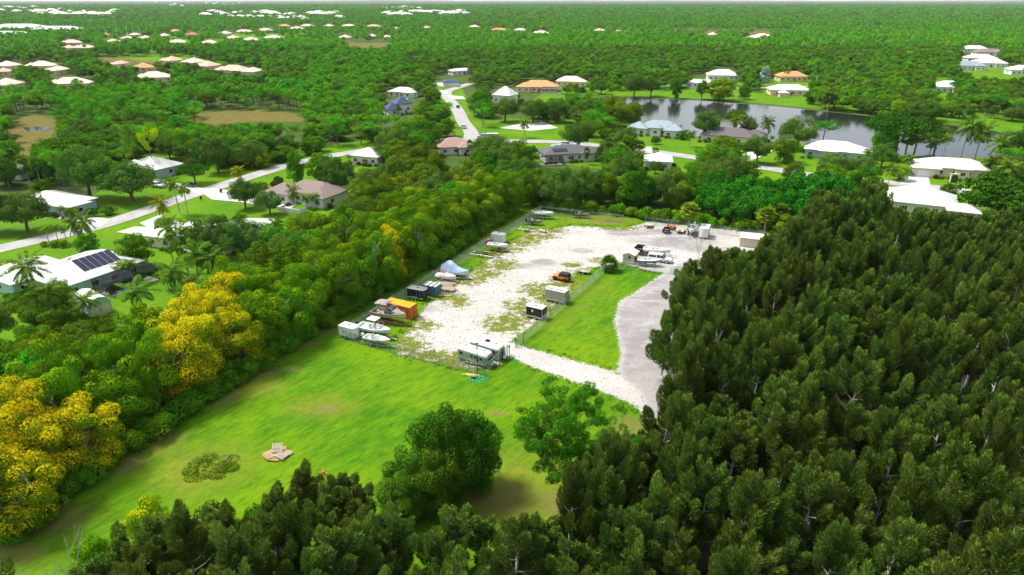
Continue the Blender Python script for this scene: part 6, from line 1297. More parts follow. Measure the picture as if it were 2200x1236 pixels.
house(1413, 360, -10, [(0, 0, 9, 9)], 'small white roofed house sunk in the trees right of the lake street', m_wall, m_wroof, 3, .45)
house(1158, 196, -12, [(0, 0, 24, 13), (-9, -4, 9, 9)], 'orange tiled house with a white framed pool cage beyond the dark thicket', m_wally, m_tile2, 3.2, .5, cage=(10, -8, 12, 6, 4))
house(1086, 224, -25, [(0, 0, 11, 10, 5.4)], 'tall pale gabled house behind bare brown branches', m_wall, m_wroof, 5.2, .8, pool=None)
house(1226, 184, -10, [(0, 0, 19, 11), (7, -4, 8, 7)], 'pale pink tiled house beyond the orange tiled one', m_wally, m_tile3, 3.2, .5)
house(868, 207, -20, [(0, 0, 16, 10), (6, -3, 7, 7)], 'white roofed house left of the winding street', m_wall, m_wroof, 3, .42)
house(864, 243, 25, [(0, 0, 8, 9, 5.2), (-6, -2, 7, 8, 2.8)], 'white two storey house with a navy gable roof and chimney', m_wall, m_navy, 5, .7, chim=(4.2, 3, 5.5))
house(968, 186, 10, [(0, 0, 10, 8)], 'small white building with a blue front at the bend of the street', m_wall, m_navy, 3, .4, gar=(0, -1)); house(992, 160, 30, [(0, 0, 20, 8)], 'long pale roofed house beyond the bend of the street', m_wall, m_wroof, 3, .35)
house(1551, 172, -8, [(0, 0, 22, 14, 3.8)], 'tall white roofed house beyond the lake, right of the olive tree', m_wall, m_wroof, 4.2, .5); house(1505, 187, -8, [(0, 0, 20, 9)], 'low white roofed house beyond the lake, in front of the tall white one', m_wall, m_wroof, 3, .35)
house(1692, 203, -8, [(0, 0, 24, 12), (-8, -3, 7, 8)], 'peach walled house with a wide white roof on the far lake shore', m_wally, m_wroof, 3.2, .42, ribs=1.5); 
t = house(1682, 209, -8, [(0, 0, 5, 4)], 'small peach gazebo with a white roof in front of the peach walled house', m_wally, m_wroof, 2.6, .5, nm='gazebo', cat='gazebo', wins=False)
house(1698, 174, 0, [(0, 0, 20, 12)], 'brown tiled house among palms behind the peach walled house', m_wally, m_tile2, 3.5, .5)
FARH = [(2090, 112, 34, m_wroof, 'white roofed house at the far right, highest up'), (2122, 120, 38, m_shg, 'grey roofed house at the far right behind the lawn'), (2103, 133, 34, m_tile3, 'pinkish roofed house at the far right'), (2120, 144, 36, m_wroof, 'bright white roofed house at the far right edge of the lawn'), (2080, 150, 30, m_mblue, 'blue grey roofed house at the far right, lowest of its cluster'),
        (2032, 198, 24, m_wroof, 'white house half hidden left of the bright green round tree'), (2194, 245, 10, m_wroof, 'white house corner at the right edge beyond the lake'), (1880, 196, 12, m_wroof, 'white gable glimpsed between oaks on the far shore'), (2190, 160, 24, m_wroof, 'white house behind the trees at the right edge')]
for px, py, w, rm, lb in FARH: house(px, py, -10, [(0, 0, w * .75, 13), (w * .2, -4, 8, 9)], lb, m_wall, rm, 3.6, .48)
# villas of the far estate, listed row by row from left to right: (px, py, width px, roof)
T_ = {'p': m_tile, 'o': m_tile2, 'k': m_tile3, 'r': m_tile4, 'w': m_wroof}
for rn, lst in ROWS:
    lst = sorted(lst)
    for i, (px, py, w, c) in enumerate(lst):
        s = SCL(py); wm = w / s; wm = min(wm, 30); rg_ = random.Random(px)
        bl = [(0, 0, wm * .72, 13), (wm * .25, -4.5, wm * .4, 10), (-wm * .28, -3, wm * .34, 9)]
        house(px, py, rg_.choice([-25, -10, 0, 12, 25]), bl, {'p': 'peach', 'o': 'orange', 'k': 'pale pink', 'r': 'red', 'w': 'white'}[c] + ' tiled villa, ' + WORDS[i] + ' from the left in the ' + rn, m_wally if c != 'r' else m_walb, T_[c], 3.6, .5, nm='villa', group='villas of the far estate', cage=(0, 9, 10, 5, 4) if i % 3 == 0 else None)
# distant low buildings between 1.5 and 3 km: pale roofs only a few pixels wide
tp = house(0, 0, 0, [(0, 0, 26, 16), (8, -7, 12, 10)], 'x', m_wall, m_wroof, 4.5, .45, nm='distant_house', wins=False, loc=(0, 0, 0))
tq = house(0, 0, 0, [(0, 0, 24, 16)], 'x', m_wally, m_tile3, 4.5, .5, nm='distant_house', wins=False, loc=(0, 0, 0))
CL = [((0, 16, 75, 28), 14, 'far pale house at the top left corner', 'far houses at the top left'), ((75, 16, 140, 34), 14, 'far white house behind the warehouses', 'far houses around the dark tree'), ((150, 24, 250, 36), 12, 'far pale house behind the light poles', 'far houses behind the poles'), ((440, 26, 560, 38), 14, 'distant white house, upper left row', 'distant row at the upper left'), ((560, 28, 735, 44), 30, 'distant white house, row left of middle', 'distant row left of the middle'), ((820, 14, 900, 22), 10, 'tiny white house near the middle horizon', 'tiny houses near the horizon'), ((830, 26, 1000, 34), 26, 'tiny white house, middle distant row', 'distant row near the middle'), ((330, 3, 520, 14), 14, 'tiny pale building at the left horizon', 'tiny buildings at the horizon')]
rg_ = random.Random(5)
for (x0, y0, x1, y1), n, lb, gp in CL:
    for k in range(n):
        px = x0 + (x1 - x0) * (k + rg_.random()) / n; py = rg_.uniform(y0, y1); g = G(px, py + 2)
        copytree(tp if rg_.random() < .7 else tq, (g.x, g.y, 0), rg_.uniform(0, 3), rg_.uniform(.9, 1.3) * (1.0 + (g.y > 2500) * .5), lb, gp)
remove(tp); remove(tq)
def warehouse(px, py, w, d, label, hd=0, red=False):
    g = G(px, py); t = thing('warehouse', label, 'warehouse', (g.x, g.y, 0), R(hd)); MB().box((0, 0, 3.5), (w, d, 7)).ob('wall', m_wall, t)
    b = MB(); hip(b, 0, 0, w, d, 7, .25); b.ob('roof', m_wroof, t)
    if red: b = MB(); b.box((0, -d / 2 - 1.2, 4.8), (w * .9, 2.5, 3.), ty=.3); b.ob('awning', m_tile4, t)
    for k in range(5): f = MB().box((-w * .4 + k * w * .2, -d / 2 - .1, 2.), (w * .1, .2, 3.4)).ob('roller_door', m_grey, t)
warehouse(45, 68, 100, 50, 'long white roofed warehouse with a red front at the left edge', 0, True); warehouse(130, 72, 80, 40, 'white roofed warehouse beside the one with the red front', 4)
warehouse(20, 82, 60, 24, 'lower white roofed warehouse at the left edge', 0)
def floodpole(px, pyt, pyb, label):
    g = G(px, pyb); h = hgt(px, pyb, pyt); t = thing('floodlight_pole', label, 'light pole', (g.x, g.y, 0), 0, 'ball field light poles'); MB().tube([(0, 0, 0), (0, 0, h)], [.5, .35], 6).ob('pole', m_galv, t); MB().box((0, 0, h), (4.5, .5, 1.1)).ob('lamp_head', m_alu, t)
PL = [(12, 32, 62), (52, 38, 64), (148, 42, 68), (196, 44, 72), (202, 43, 74), (226, 42, 72), (252, 37, 78), (274, 37, 76), (286, 48, 74), (327, 39, 68), (393, 43, 70), (343, 46, 66)]
for i, (x, a, b_) in enumerate(sorted(PL)): floodpole(x, a, b_, 'tall slim ball field light pole, ' + WORDS[i] + ' from the left')
# garden shed with a barrel-shaped gable roof
def barn():
    t = at('garden_shed', 203, 668, -38, 'small white roofed garden shed with a mint green gable and cream doors', 'shed', .03); L, W, H = 6.4, 4.2, 2.3
    P = [(-W / 2, 0), (W / 2, 0), (W / 2, H), (W * .3, H + 1.0), (0, H + 1.35), (-W * .3, H + 1.0), (-W / 2, H)]
    MB().loft([[(x, y, z) for y, z in P[:3] + P[6:]] for x in (-L / 2, L / 2)], smooth=False).ob('wall', m_wallg, t)
    MB().loft([[(x, y * .98, z) for y, z in P[2:]] for x in (-L / 2 + .1, L / 2 - .02)], smooth=False).ob('gable', m_wallg, t)
    Q = [(W / 2 + .2, H - .1), (W * .3, H + 1.06), (0, H + 1.42), (-W * .3, H + 1.06), (-W / 2 - .2, H - .1)]
    for i in range(4): (a, b1), (c, d1) = Q[i], Q[i + 1]; MB().loft([[(x, a, b1), (x, c, d1), (x, c, d1 + .08), (x, a, b1 + .08)] for x in (-L / 2 - .2, L / 2 + .2)], smooth=False).ob('roof_panel', m_wroof, t)
    for s in (-1, 1):
        d = MB().box((L / 2 + .03, s * .98, 1.12), (.06, 1.8, 2.1)).ob('door', m_wallyy, t); MB().box((L / 2 + .07, s * .15, 1.1), (.05, .06, .2)).ob('handle', m_blk2, d)
        for q in (-.4, .4): MB().box((L / 2 + .07, s * .98 + q, 1.35), (.03, .55, .8)).ob('door_panel', m_white, d)
    MB().box((0, 0, .04), (L + .2, W + .2, .16)).ob('base', m_wood, t)
barn()
house(46, 384, -10, [(0, 0, 4, 4, 3.4)], 'tiny white roofed outbuilding among the shrubs at the left edge', m_wall, m_wroof, 3, .6, nm='garden_shed', cat='shed', wins=False)
# cars about the streets
car(996, 276, 100, 'suv', 'white car driving on the winding street', m_white, z=.14, nm='moving_car'); car(345, 398, -20, 'sedan', 'dark blue car in the driveway of the gabled house', m_navy, z=.16); car(340, 403, -20, 'suv', 'silver car beside the dark blue one in the gabled house driveway', m_alu, z=.16)
car(407, 402, -15, 'sedan', 'black car beside the umbrella shaped tree', m_black, z=.16); car(1217, 315, -12, 'suv', 'silver car in front of the dark grey shingled house', m_alu, z=.2); car(1037, 297, 178, 'suv', 'grey blue van on the street beside the covered trailer', m_walb, z=.18, cat='van'); car(984, 232, 100, 'sedan', 'dark car parked at the roadside of the winding street', m_black, z=.14)
enclosed(1058, 298, 178, 5., 2.2, 1.7, 'grey box trailer standing on the street behind the grey blue van', m_shg, m_wroof, 2); car(1953, 377, -95, 'suv', 'dark blue pickup in front of the double garage', m_navy, z=.2)
# ================================================================ TREES THAT CAN BE TOLD APART, each where the photograph shows it
DK, YG, OL, BL = (.75, .85, .9, 1), (1.5, 1.35, .8, 1), (1.7, 1.25, .6, 1), (.8, 1.05, 1.35, 1)
WH = (1, 1, 1, 1)
for kd, px, pb, pt, wd, lb, c in [
 ('oak', 195, 428, 312, 118, 'largest dark oak on the lawn left of the white gabled house', WH), ('oak', 285, 432, 350, 128, 'broad dark oak in front of the white gabled house, its pale trunk showing', WH),
 ('umbrella_tree', 160, 375, 290, 150, 'wide bright green spreading tree behind the biggest oak', WH), ('oak', 122, 397, 345, 46, 'blue green round tree between the outbuilding and the biggest oak', BL),
 ('oak', 60, 498, 412, 112, 'open crowned dark oak in front of the house with the screened pool', WH), ('oak', -5, 500, 410, 80, 'dark oak cut by the left edge beside the driveway', WH),
 ('umbrella_tree', 420, 395, 350, 74, 'neat umbrella shaped green tree right of the parked black car', WH), ('royal_palm', 386, 460, 376, 48, 'taller of the two slim palms by the street crossing the left lawns', WH), ('royal_palm', 404, 462, 392, 42, 'shorter of the two slim palms by the street crossing the left lawns', WH),
 ('date_palm', 352, 474, 418, 58, 'date palm with hanging orange fronds beside the left street', OL), ('royal_palm', 62, 388, 330, 36, 'palm beside the tiny white outbuilding', WH), ('coconut_palm', 513, 403, 362, 40, 'small golden yellow palm at the street bend', (2.4, 1.5, .4, 1)),
 ('oak', 528, 449, 385, 66, 'round grey green oak left of the brown shingled house', WH), ('oak', 581, 462, 410, 64, 'round oak touching the brown shingled house and its garden wall', WH),
 ('coconut_palm', 633, 456, 402, 36, 'palm in front of the brown shingled house, the tallest there', WH), ('coconut_palm', 658, 447, 418, 30, 'low palm before the brown roof, the middle of three', WH), ('coconut_palm', 679, 448, 418, 30, 'low palm before the brown roof, the right one of three', YG),
 ('shrub', 596, 400, 376, 30, 'round green bush in a bed on the lawn across the street', WH), ('red_shrub', 588, 402, 389, 20, 'dark red bush at the foot of the round green bush', WH), ('broadleaf', 298, 576, 494, 80, 'dark glossy round tree between the solar panel roof and the driveway', DK),
 ('coconut_palm', 88, 648, 556, 100, 'big coconut palm in front of the mint green house', WH), ('coconut_palm', 198, 540, 462, 46, 'right one of the pair of fan palms beside the street', WH), ('coconut_palm', 176, 540, 470, 42, 'left one of the pair of fan palms beside the street', WH),
 ('royal_palm', 105, 522, 482, 32, 'small palm above the yellow hedge by the street, leftmost', YG), ('royal_palm', 126, 523, 480, 30, 'small palm above the yellow hedge by the street, middle', WH), ('royal_palm', 145, 525, 484, 30, 'small palm above the yellow hedge by the street, rightmost', WH),
 ('coconut_palm', 405, 590, 490, 78, 'coconut palm beside the white roof hidden in trees, the tallest there', WH), ('coconut_palm', 372, 562, 478, 58, 'coconut palm at the bend of the white driveway', WH), ('coconut_palm', 428, 612, 530, 84, 'coconut palm standing over the yellow acacias, right of the lawn', WH),
 ('coconut_palm', 470, 620, 545, 80, 'coconut palm pressed against the acacia belt, rightmost of its clump', WH), ('coconut_palm', 380, 645, 570, 76, 'low coconut palm at the edge of the lawn below its clump', WH), ('coconut_palm', 312, 676, 612, 96, 'coconut palm on the lawn right of the small garden shed', WH),
 ('coconut_palm', 183, 694, 634, 76, 'coconut palm leaning over the small garden shed roof', WH), ('coconut_palm', 125, 700, 612, 90, 'coconut palm left of the small garden shed', WH), ('royal_palm', 270, 606, 560, 52, 'palm with yellowing fronds at the pool screen corner', YG), ('royal_palm', 287, 608, 555, 44, 'straight slim palm at the pool screen', WH),
 ('dead_tree', 553, 572, 482, 40, 'bare pale branched tree between the screen cage and the acacia belt', WH), ('slash_pine', 600, 592, 530, 66, 'bright green young pine beside the bare pale tree', WH), ('slash_pine', 572, 520, 478, 42, 'young pine at the lawn corner beside the screen cage', WH),
 ('oak', 478, 556, 463, 88, 'dark oak hiding the left of the white roof before the belt', WH), ('oak', 530, 566, 470, 96, 'dark grey oak hiding the right of the white roof before the belt', WH), ('broadleaf', 432, 545, 463, 62, 'fresh green leafy tree on the left of the hidden white roof', WH),
 ('broadleaf', 112, 872, 733, 140, 'big domed green tree at the left behind the acacia belt', (.7, 1.15, 1, 1)), ('broadleaf', 28, 862, 735, 120, 'green tree cut by the left edge beside the big domed one', (.75, 1.15, 1, 1)), ('oak', 2, 742, 648, 80, 'grey green tree at the left edge beside the shrub bank', WH),
 ('oak', 1515, 300, 236, 64, 'dark round tree on the near lake shore, left of the bright umbrella one', WH), ('umbrella_tree', 1576, 294, 232, 52, 'light green domed tree on the near lake shore', WH), ('coconut_palm', 1576, 300, 250, 42, 'palm with orange fronds under the light green domed tree', OL), ('oak', 1606, 298, 250, 36, 'dark tree right of the light green domed one at the lake', WH),
 ('coconut_palm', 1648, 308, 255, 42, 'coconut palm alone against the lake water', WH), ('oak', 1712, 322, 250, 92, 'tall dark oak against the lake left of the white roofed house', WH), ('slash_pine', 1766, 312, 262, 44, 'light green round pine leaning over the lake', WH),
 ('oak', 1625, 352, 290, 66, 'oak below the charcoal roof, the left of two beside the street', WH), ('broadleaf', 1683, 350, 288, 64, 'leafy tree below the charcoal roof, the right of two beside the street', WH), ('broadleaf', 1555, 352, 290, 98, 'big leafy tree right in front of the charcoal roofed house', WH),
 ('oak', 1790, 390, 328, 96, 'large grey oak in front of the wide white roofed house', WH), ('oak', 1850, 392, 338, 74, 'oak right of the large grey one at the street', WH), ('umbrella_tree', 1920, 338, 238, 150, 'great spreading tree overhanging the lake', (.7, .8, 1, 1)), ('broadleaf', 1893, 340, 262, 62, 'leafy clump under the great spreading lake tree', WH),
 ('cabbage_palm', 1962, 336, 276, 44, 'fan palm at the foot of the great lake tree, right one', OL), ('cabbage_palm', 1944, 338, 284, 40, 'fan palm at the foot of the great lake tree, left one', OL), ('oak', 1892, 362, 310, 62, 'rounded grey tree between the two white roofed lake houses', WH), ('oak', 2008, 322, 270, 64, 'grey tree on the lake shore left of the two tall palms', WH),
 ('coconut_palm', 2062, 345, 256, 60, 'left one of two tall coconut palms against the lake', WH), ('coconut_palm', 2092, 350, 270, 62, 'right one of two tall coconut palms against the lake', WH), ('royal_palm', 2024, 345, 285, 28, 'slim palm behind the double garage house', YG), ('coconut_palm', 2130, 366, 297, 60, 'palm right of the double garage house roof', WH), ('coconut_palm', 1996, 336, 300, 44, 'low palm behind the white roof with the dark cage', WH),
 ('oak', 2190, 352, 270, 110, 'huge grey green tree at the right edge by the lake', WH), ('coconut_palm', 2165, 404, 350, 64, 'palm at the right edge below the huge grey green tree', WH), ('coconut_palm', 1906, 405, 355, 38, 'palm by the street left of the driveway', WH), ('coconut_palm', 1946, 372, 333, 32, 'palm at the garage corner beside the dark blue pickup', WH),
 ('broadleaf', 1930, 388, 350, 46, 'yellow green garden tree left of the dark blue pickup', YG), ('coconut_palm', 2038, 430, 396, 30, 'small palm on the lawn across from the arched porch', WH), ('fig', 2140, 468, 378, 170, 'very big dark glossy tree at the right edge above the pine grove', (1.3, .72, .8, 1)), ('coconut_palm', 2120, 385, 335, 46, 'leaning palm right of the cream house', WH), ('broadleaf', 2170, 445, 395, 80, 'leafy tree behind the very big dark glossy one', DK),
 ('oak', 1340, 326, 272, 68, 'dark oak on the corner before the blue grey roofed house', WH), ('oak', 1242, 322, 262, 84, 'silvery oak behind the dark grey shingled house', WH), ('cabbage_palm', 1344, 338, 300, 30, 'fan palm beside the lake street, left of a pair', WH), ('cabbage_palm', 1372, 338, 302, 30, 'fan palm beside the lake street, right of a pair', WH), ('shrub', 1408, 310, 290, 24, 'small round tree on the lawn before the blue grey roofed house', DK), ('coconut_palm', 1480, 316, 283, 30, 'low palm by the wall of the charcoal roofed house', WH),
 ('coconut_palm', 1128, 296, 258, 32, 'palm beside the circular driveway', YG), ('oak', 1362, 210, 158, 54, 'dark oak on the far shore at its left end', WH), ('oak', 1398, 208, 162, 42, 'second dark oak on the far shore', WH), ('broadleaf', 1450, 212, 162, 30, 'narrow dark green tree on the far lawn', DK), ('broadleaf', 1545, 216, 162, 74, 'olive yellow weeping tree on the far shore lawn', OL), ('oak', 1507, 214, 172, 30, 'dark tree beside the olive yellow weeping one', WH),
 ('broadleaf', 1598, 214, 181, 32, 'ball shaped dark green tree on the far shore lawn', DK), ('broadleaf', 1606, 194, 165, 25, 'ball shaped bright green tree behind the dark one', YG), ('silver_fan_palm', 1640, 186, 143, 24, 'silver blue fan palm beyond the lake', WH), ('royal_palm', 1652, 190, 146, 18, 'thin leaning palm beside the silver blue fan palm', WH), ('royal_palm', 1688, 182, 143, 26, 'palm behind the peach walled house', YG), ('royal_palm', 1750, 196, 138, 28, 'tall palm right of the peach walled house', WH),
 ('broadleaf', 1740, 224, 190, 32, 'round tree at the right corner of the peach walled house', DK), ('cabbage_palm', 1778, 238, 198, 38, 'clump of fan palms at the water by the peach walled house', WH), ('umbrella_tree', 2062, 202, 172, 48, 'vivid green flat topped tree before the white house', (.5, 1.0, .8, 1)),
 ('oak', 1240, 265, 222, 56, 'dark tree at the left tip of the lake', WH), ('acacia', 1318, 274, 198, 74, 'large light green tree at the left end of the lake', WH), ('acacia', 1358, 272, 214, 48, 'light green tree right of the large one at the lake', WH), ('oak', 1085, 262, 208, 66, 'dark oak under the pale gabled house', WH), ('oak', 1145, 264, 212, 66, 'dark oak under the orange tiled house', WH), ('oak', 1195, 264, 216, 60, 'dark oak right of the orange tiled house', WH), ('broadleaf', 1030, 250, 188, 52, 'green tree at the right of the winding street', WH),
 ('dead_tree', 1064, 236, 186, 22, 'bare brown tree left of the pale gabled house', WH), ('dead_tree', 1104, 236, 184, 22, 'bare brown tree right of the pale gabled house', WH),
 ('slash_pine', 333, 372, 272, 36, 'bright yellow crowned pine behind the gabled house', (3.4, 1.9, .4, 1)), ('slash_pine', 404, 356, 280, 42, 'yellow green pine right of the bright yellow one', (1.8, 1.35, .8, 1)), ('slash_pine', 292, 366, 268, 38, 'green pine left of the bright yellow one', (1.3, 1.1, 1, 1)), ('slash_pine', 362, 362, 274, 34, 'green pine between the yellow and the yellow green ones', WH),
 ('oak', 470, 372, 300, 80, 'dark blue green oak at the street bend', DK), ('oak', 560, 345, 292, 84, 'dark oak beyond the street, right of the bend', DK), ('broadleaf', 640, 400, 322, 44, 'tall green tree beside the street above the brown roof', YG), ('broadleaf', 690, 392, 322, 64, 'light green tree beside the street, right of the tall one', WH), ('oak', 730, 420, 340, 84, 'grey green oak above the brown shingled roof', WH), ('oak', 715, 396, 350, 60, 'dark rounded tree above the brown shingled roof', DK),
 ('bushy_oak', 965, 1062, 868, 165, 'tallest dark green oak of the clump standing on the near grass field', (.62, 1.0, .45, 1)), ('bushy_oak', 1018, 1050, 882, 132, 'right hand oak of the dark clump on the near grass field', (.62, 1.05, .45, 1)), ('bushy_oak', 893, 1094, 955, 135, 'lower left oak of the dark clump on the near grass field', (.8, 1.1, .6, 1)), ('bushy_oak', 950, 1102, 950, 120, 'olive leafed tree in the middle of the dark clump on the field', (1.1, 1.1, .6, 1)), ('bushy_oak', 865, 1120, 1010, 110, 'lowest, leftmost tree of the dark clump on the field', (.9, 1.2, .7, 1)),
 ('cabbage_palm', 1477, 503, 436, 46, 'fan palm with dead orange fronds at the back fence', YG), ('bush_palm', 1308, 583, 548, 44, 'low bushy palm at the inner corner of the fence', WH), ('cabbage_palm', 1640, 512, 446, 46, 'left fan palm behind the long pale shed', YG), ('cabbage_palm', 1668, 506, 438, 46, 'right fan palm behind the long pale shed', WH), ('acacia', 1694, 530, 462, 76, 'yellow green tree at the corner of the pine grove', (1.3, 1.25, .9, .9)),
 ('dead_tree', 1536, 880, 690, 90, 'white bare dead tree standing in the grove by the gravel road', WH), ('dead_tree', 1452, 880, 752, 60, 'bare twiggy tree at the grove edge left of the white dead tree', WH), ('dead_tree', 1500, 570, 497, 24, 'thin bare tree at the back corner of the grove', WH), ('dead_tree', 178, 1330, 1150, 70, 'bleached dead tree at the bottom left corner', WH),
 ('acacia', 335, 1195, 1062, 100, 'small yellow green tree at the near end of the field', (1.7, 1.6, .8, .8)), ('broadleaf', 212, 1230, 1150, 80, 'light green bush beside the bleached dead tree', (1.5, 1.5, .8, 1)), ('shrub', 470, 1130, 1075, 90, 'small dark shrub at the near edge of the field', DK), ('shrub', 600, 1180, 1095, 90, 'bright green shrub between the bottom pines', WH), ('shrub', 560, 1165, 1080, 70, 'yellow green shrub between the bottom pines', YG),
 ('shrub', 95, 530, 517, 20, 'yellow croton bush, left of the hedge by the street', (2, 1.5, .5, 1)), ('shrub', 118, 531, 517, 24, 'yellow croton bush, middle of the hedge by the street', (2, 1.5, .5, 1)), ('shrub', 138, 532, 516, 22, 'yellow croton bush, right of the hedge by the street', (2, 1.5, .5, 1)), ('red_shrub', 252, 622, 603, 20, 'dark red bush left of the pool screen palm', WH), ('red_shrub', 284, 614, 596, 20, 'dark red bush right of the pool screen palm', WH), ('shrub', 242, 632, 612, 24, 'clipped green bush at the pool corner', WH), ('shrub', 303, 606, 590, 20, 'clipped green bush at the end of the pool bed', WH),
 ('shrub', 158, 470, 446, 34, 'clipped round hedge bush by the driveway of the long house', WH), ('shrub', 200, 465, 444, 30, 'clipped hedge bush right of the round one', DK), ('shrub', 235, 462, 440, 36, 'clipped hedge at the end of the long house', WH), ('shrub', 97, 402, 384, 28, 'yellow green bush behind the screened pool', (2, 1.5, .5, 1)), ('red_shrub', 475, 415, 404, 8, 'dark red bush at the street kerb before the white wall', WH), ('red_shrub', 432, 430, 420, 7, 'small dark red bush on the kerb by the driveway mouth', WH),
]: ptree(kd, px, pb, pt, wd, lb, None, c)
# the tall slash pine on the field, with a thick visible trunk
def bigpine():
    rg = np.random.default_rng(42); g = G(1212, 1092); h = hgt(1212, 1092, 882); t = thing('slash_pine', 'lone slash pine with a thick brown trunk, right of the dark oak clump', 'pine tree', (g.x, g.y, .08)); b = MB(); ends = []
    top = Vector((-.3, .1, h * .93)); b.tube([(0, 0, -.1), (.05, 0, h * .3), (.1, 0, h * .6), top], [.34, .27, .2, .07], 8)
    for j in range(30):
        z = .30 + .70 * (j + .5) / 30; a = j * 2.4; l_ = 4.4 * math.sin(math.pi * min(1, max(.12, (1.08 - z) / .9)) ** .8) + .6 if z > .42 else 2.8
        branchy(b, Vector((.1, 0, h * .93 * z)), (math.cos(a), math.sin(a), .30), l_ * rg.uniform(.6, 1), .07, 2, rg, .7, .3, 2, ends, 4)
    b.ob('trunk', m_bark3, t)
    lo = [((e.x, e.y, e.z), tuple(rg.uniform(.42, .66) * np.array([1, 1, .7]))) for e in ends if e.z > h * .36]
    link('crown', cloud('big_pine_crown', lo, leafmat('lone_pine_needles', (.05, .19, .008), (.16, .38, .014)), rg, .42, .07, 40., cut=-.85, jit=1.2), t)
bigpine()
def brush():
    g = G(452, 1006); t = thing('brush_mound', 'low overgrown heap of weeds and cut brush on the near left of the field', 'brush heap', (g.x, g.y, .1), R(8)); rg = np.random.default_rng(5)
    lo = [((rg.uniform(-4, 4), rg.uniform(-2.2, 2.2), rg.uniform(-.1, .15)), (1.0, .9, .42)) for _ in range(26)]; lo = [l for l in lo if (l[0][0] / 4) ** 2 + (l[0][1] / 2.2) ** 2 < 1]
    link('weeds', cloud('mound_weeds', lo, leafmat('weed_leaves', (.06, .17, .006), (.15, .26, .010), (.20, .24, .03)), rg, .26, .10, 30., cut=-.1, jit=1.4), t).color = (1, 1, 1, .72)
    b = MB(); 
    for i in range(7): x, y, a = rg.uniform(-4, 4), rg.uniform(-2, 2), rg.uniform(0, 3.1); b.tube([(x, y, .35), (x + math.cos(a), y + math.sin(a), .5)], .03, 3)
    b.ob('branches', m_wood, t)
brush()
def bank():                               # the leafy shrub bank left of the garden shed
    rg = np.random.default_rng(8); P = wp([(15, 640), (110, 640), (170, 690), (240, 700), (250, 760), (180, 770), (60, 690), (20, 670)]); x, y = scatter(P, 1.9, rg)
    for a, b_ in zip(x, y): tree('shrub', a, b_, rg.uniform(1.8, 3.2), rg.uniform(2.6, 4), 'leafy shrub in the bank by the shed', 'shrubs in the bank by the shed', rg.choice([.8, 1., 1.3]) * np.array([1, 1, 1, 1 / 1.]) if False else (1.2, 1.1, 1, 1))
bank()
# loose stones and weed tufts over the lot
def litter():
    rg = np.random.default_rng(21); n = 2600; x = rg.uniform(-40, 66, n * 6); y = rg.uniform(86, 190, n * 6); k = inpoly(x, y, SAND); x, y = x[k][:n], y[k][:n]
    me = MB().add([(-.06, -.05, 0), (.07, -.04, 0), (.05, .06, 0), (-.05, .05, 0), (0, 0, .06)], [(0, 1, 4), (1, 2, 4), (2, 3, 4), (3, 0, 4)]).mesh('stone', mat('lot_stone', (.30, .27, .23), .9))
    gnstuff('loose_stones', 'loose stones and grit scattered over the sandy lot', [bpy.data.objects.new('stone_source', me)], np.stack([x, y, 0 * x + .11], -1), rg.uniform(.5, 2.0, len(x)), rg.uniform(0, 6, len(x)), np.zeros(len(x), int))
    d = sdist(x_ := rg.uniform(-60, 60, 30000), y_ := rg.uniform(50, 196, 30000), SAND); k = (np.abs(d + .6) < .7) & ~inpoly(x_, y_, ROADG); x, y = x_[k], y_[k]
    P = rg.normal(0, .09, (14, 3)) * [1, 1, 0]; P[:, 2] = .10; D = rdir(14, rg); D[:, 2] = np.abs(D[:, 2]) + .6; D /= np.linalg.norm(D, axis=1)[:, None]
    tm = leafmesh('tuft', P, D, perp(D, rg), .20, .05, leafmat('tuft_blades', (.12, .24, .006), (.22, .32, .01)), rg.random(14), rg.random(14) * .5)
    gnstuff('grass_tufts', 'taller grass tufts along the sand edges and over the field', [bpy.data.objects.new('tuft_source', tm)], np.stack([x, y, 0 * x + .09], -1), rg.uniform(.7, 1.8, len(x)), rg.uniform(0, 6, len(x)), np.zeros(len(x), int))
litter()

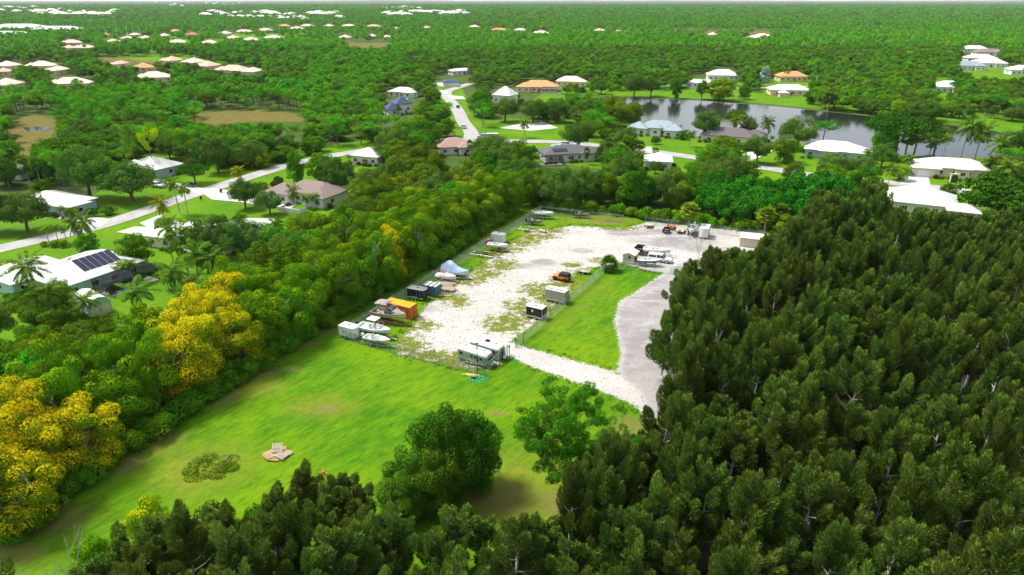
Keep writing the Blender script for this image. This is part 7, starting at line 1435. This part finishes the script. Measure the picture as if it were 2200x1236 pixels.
# planting round the nearer houses: shrubs against the walls and a few yard trees
def planting():
    rg = np.random.default_rng(31); words = {}
    for o in [o for o in SC.objects if o.parent is None and o.name.startswith('house') and o.location.y < 420]:
        wl = [c for c in o.children if c.name.startswith('wall')][0]; V = np.array([v.co[:2] for v in wl.data.vertices]); x0, y0 = V.min(0) - 1.3; x1, y1 = V.max(0) + 1.3
        short = o['label'].split(' with ')[0].split(' behind ')[0].split(' at ')[0].split(' on ')[0].split(' in ')[0][:60]
        for q in range(13):
            e = rg.random() * 2 * (x1 - x0 + y1 - y0); s = rg.integers(4); p = [(rg.uniform(x0, x1), y0), (x1, rg.uniform(y0, y1)), (rg.uniform(x0, x1), y1), (x0, rg.uniform(y0, y1))][0 if q < 6 else s]
            g_ = o.matrix_basis @ Vector((p[0], p[1], 0)); h_ = rg.uniform(.8, 1.7)
            tree('red_shrub' if rg.random() < .12 else 'shrub', g_.x, g_.y, h_, rg.uniform(1.3, 2.4), 'low shrub by the ' + ' '.join(short.split()[:5]), 'foundation shrubs')
        for q in range(5):
            a = rg.uniform(0, 6.28); r = rg.uniform(.75, 1.05); g_ = o.matrix_basis @ Vector((math.cos(a) * r * (x1 - x0) * .75, math.sin(a) * r * (y1 - y0) * .9, 0)); kd = ['cabbage_palm', 'royal_palm', 'broadleaf', 'oak', 'coconut_palm'][rg.integers(5)]
            hh_ = rg.uniform(3.5, 6.5); px, py = PXY(g_.x, g_.y, 0.)
            if inpoly([px], [py], LAKE)[0] or clear_mask(np.array([g_.x]), np.array([g_.y]), np.array([1.]), np.array([1.]), ())[0] and rg.random() < .5: continue
            tree(kd, g_.x, g_.y, hh_, {'cabbage_palm': 3, 'royal_palm': 3.4, 'coconut_palm': 5}.get(kd, hh_ * 1.05), 'small yard tree by the ' + ' '.join(short.split()[:5]), 'yard trees')
planting()
# ================================================================ HAZE
hm = bpy.data.materials.new('haze_air'); hm.use_nodes = True; n = hm.node_tree; n.nodes.clear()
hv = n.nodes.new('ShaderNodeVolumePrincipled'); ho = n.nodes.new('ShaderNodeOutputMaterial'); hv.inputs['Color'].default_value = (.86, .93, 1, 1); hv.inputs['Density'].default_value = .00003; hv.inputs['Anisotropy'].default_value = .2
n.links.new(hv.outputs[0], ho.inputs['Volume'])
h = MB().box((0, 10300, 29.5), (34000, 21600, 61)).ob('haze', hm); h['kind'] = 'stuff'; h['label'] = 'thin pale haze over the distance'

# ---- every label singles out one thing: number look-alikes by their place
def number_labels():
    by = {}
    for o in SC.objects:
        if o.parent is None and 'label' in o.keys() and 'category' in o.keys(): by.setdefault(o['label'], []).append(o)
    for lb, l_ in by.items():
        if len(l_) < 2: continue
        q = [(o, PXY(o.location.x, o.location.y, 0.)) for o in l_]
        if len(q) <= 24:
            for i, (o, _) in enumerate(sorted(q, key=lambda a: a[1][0])): o['label'] = lb + ', ' + nth(i + 1) + ' from the left'
        else:
            q.sort(key=lambda a: -a[1][1]); nr = max(2, round(math.sqrt(len(q)) * .8)); per = -(-len(q) // nr)
            for r in range(nr):
                for i, (o, _) in enumerate(sorted(q[r * per:(r + 1) * per], key=lambda a: a[1][0])): o['label'] = lb + ', ' + nth(i + 1) + ' from the left in its ' + nth(r + 1) + ' row'
number_labels()
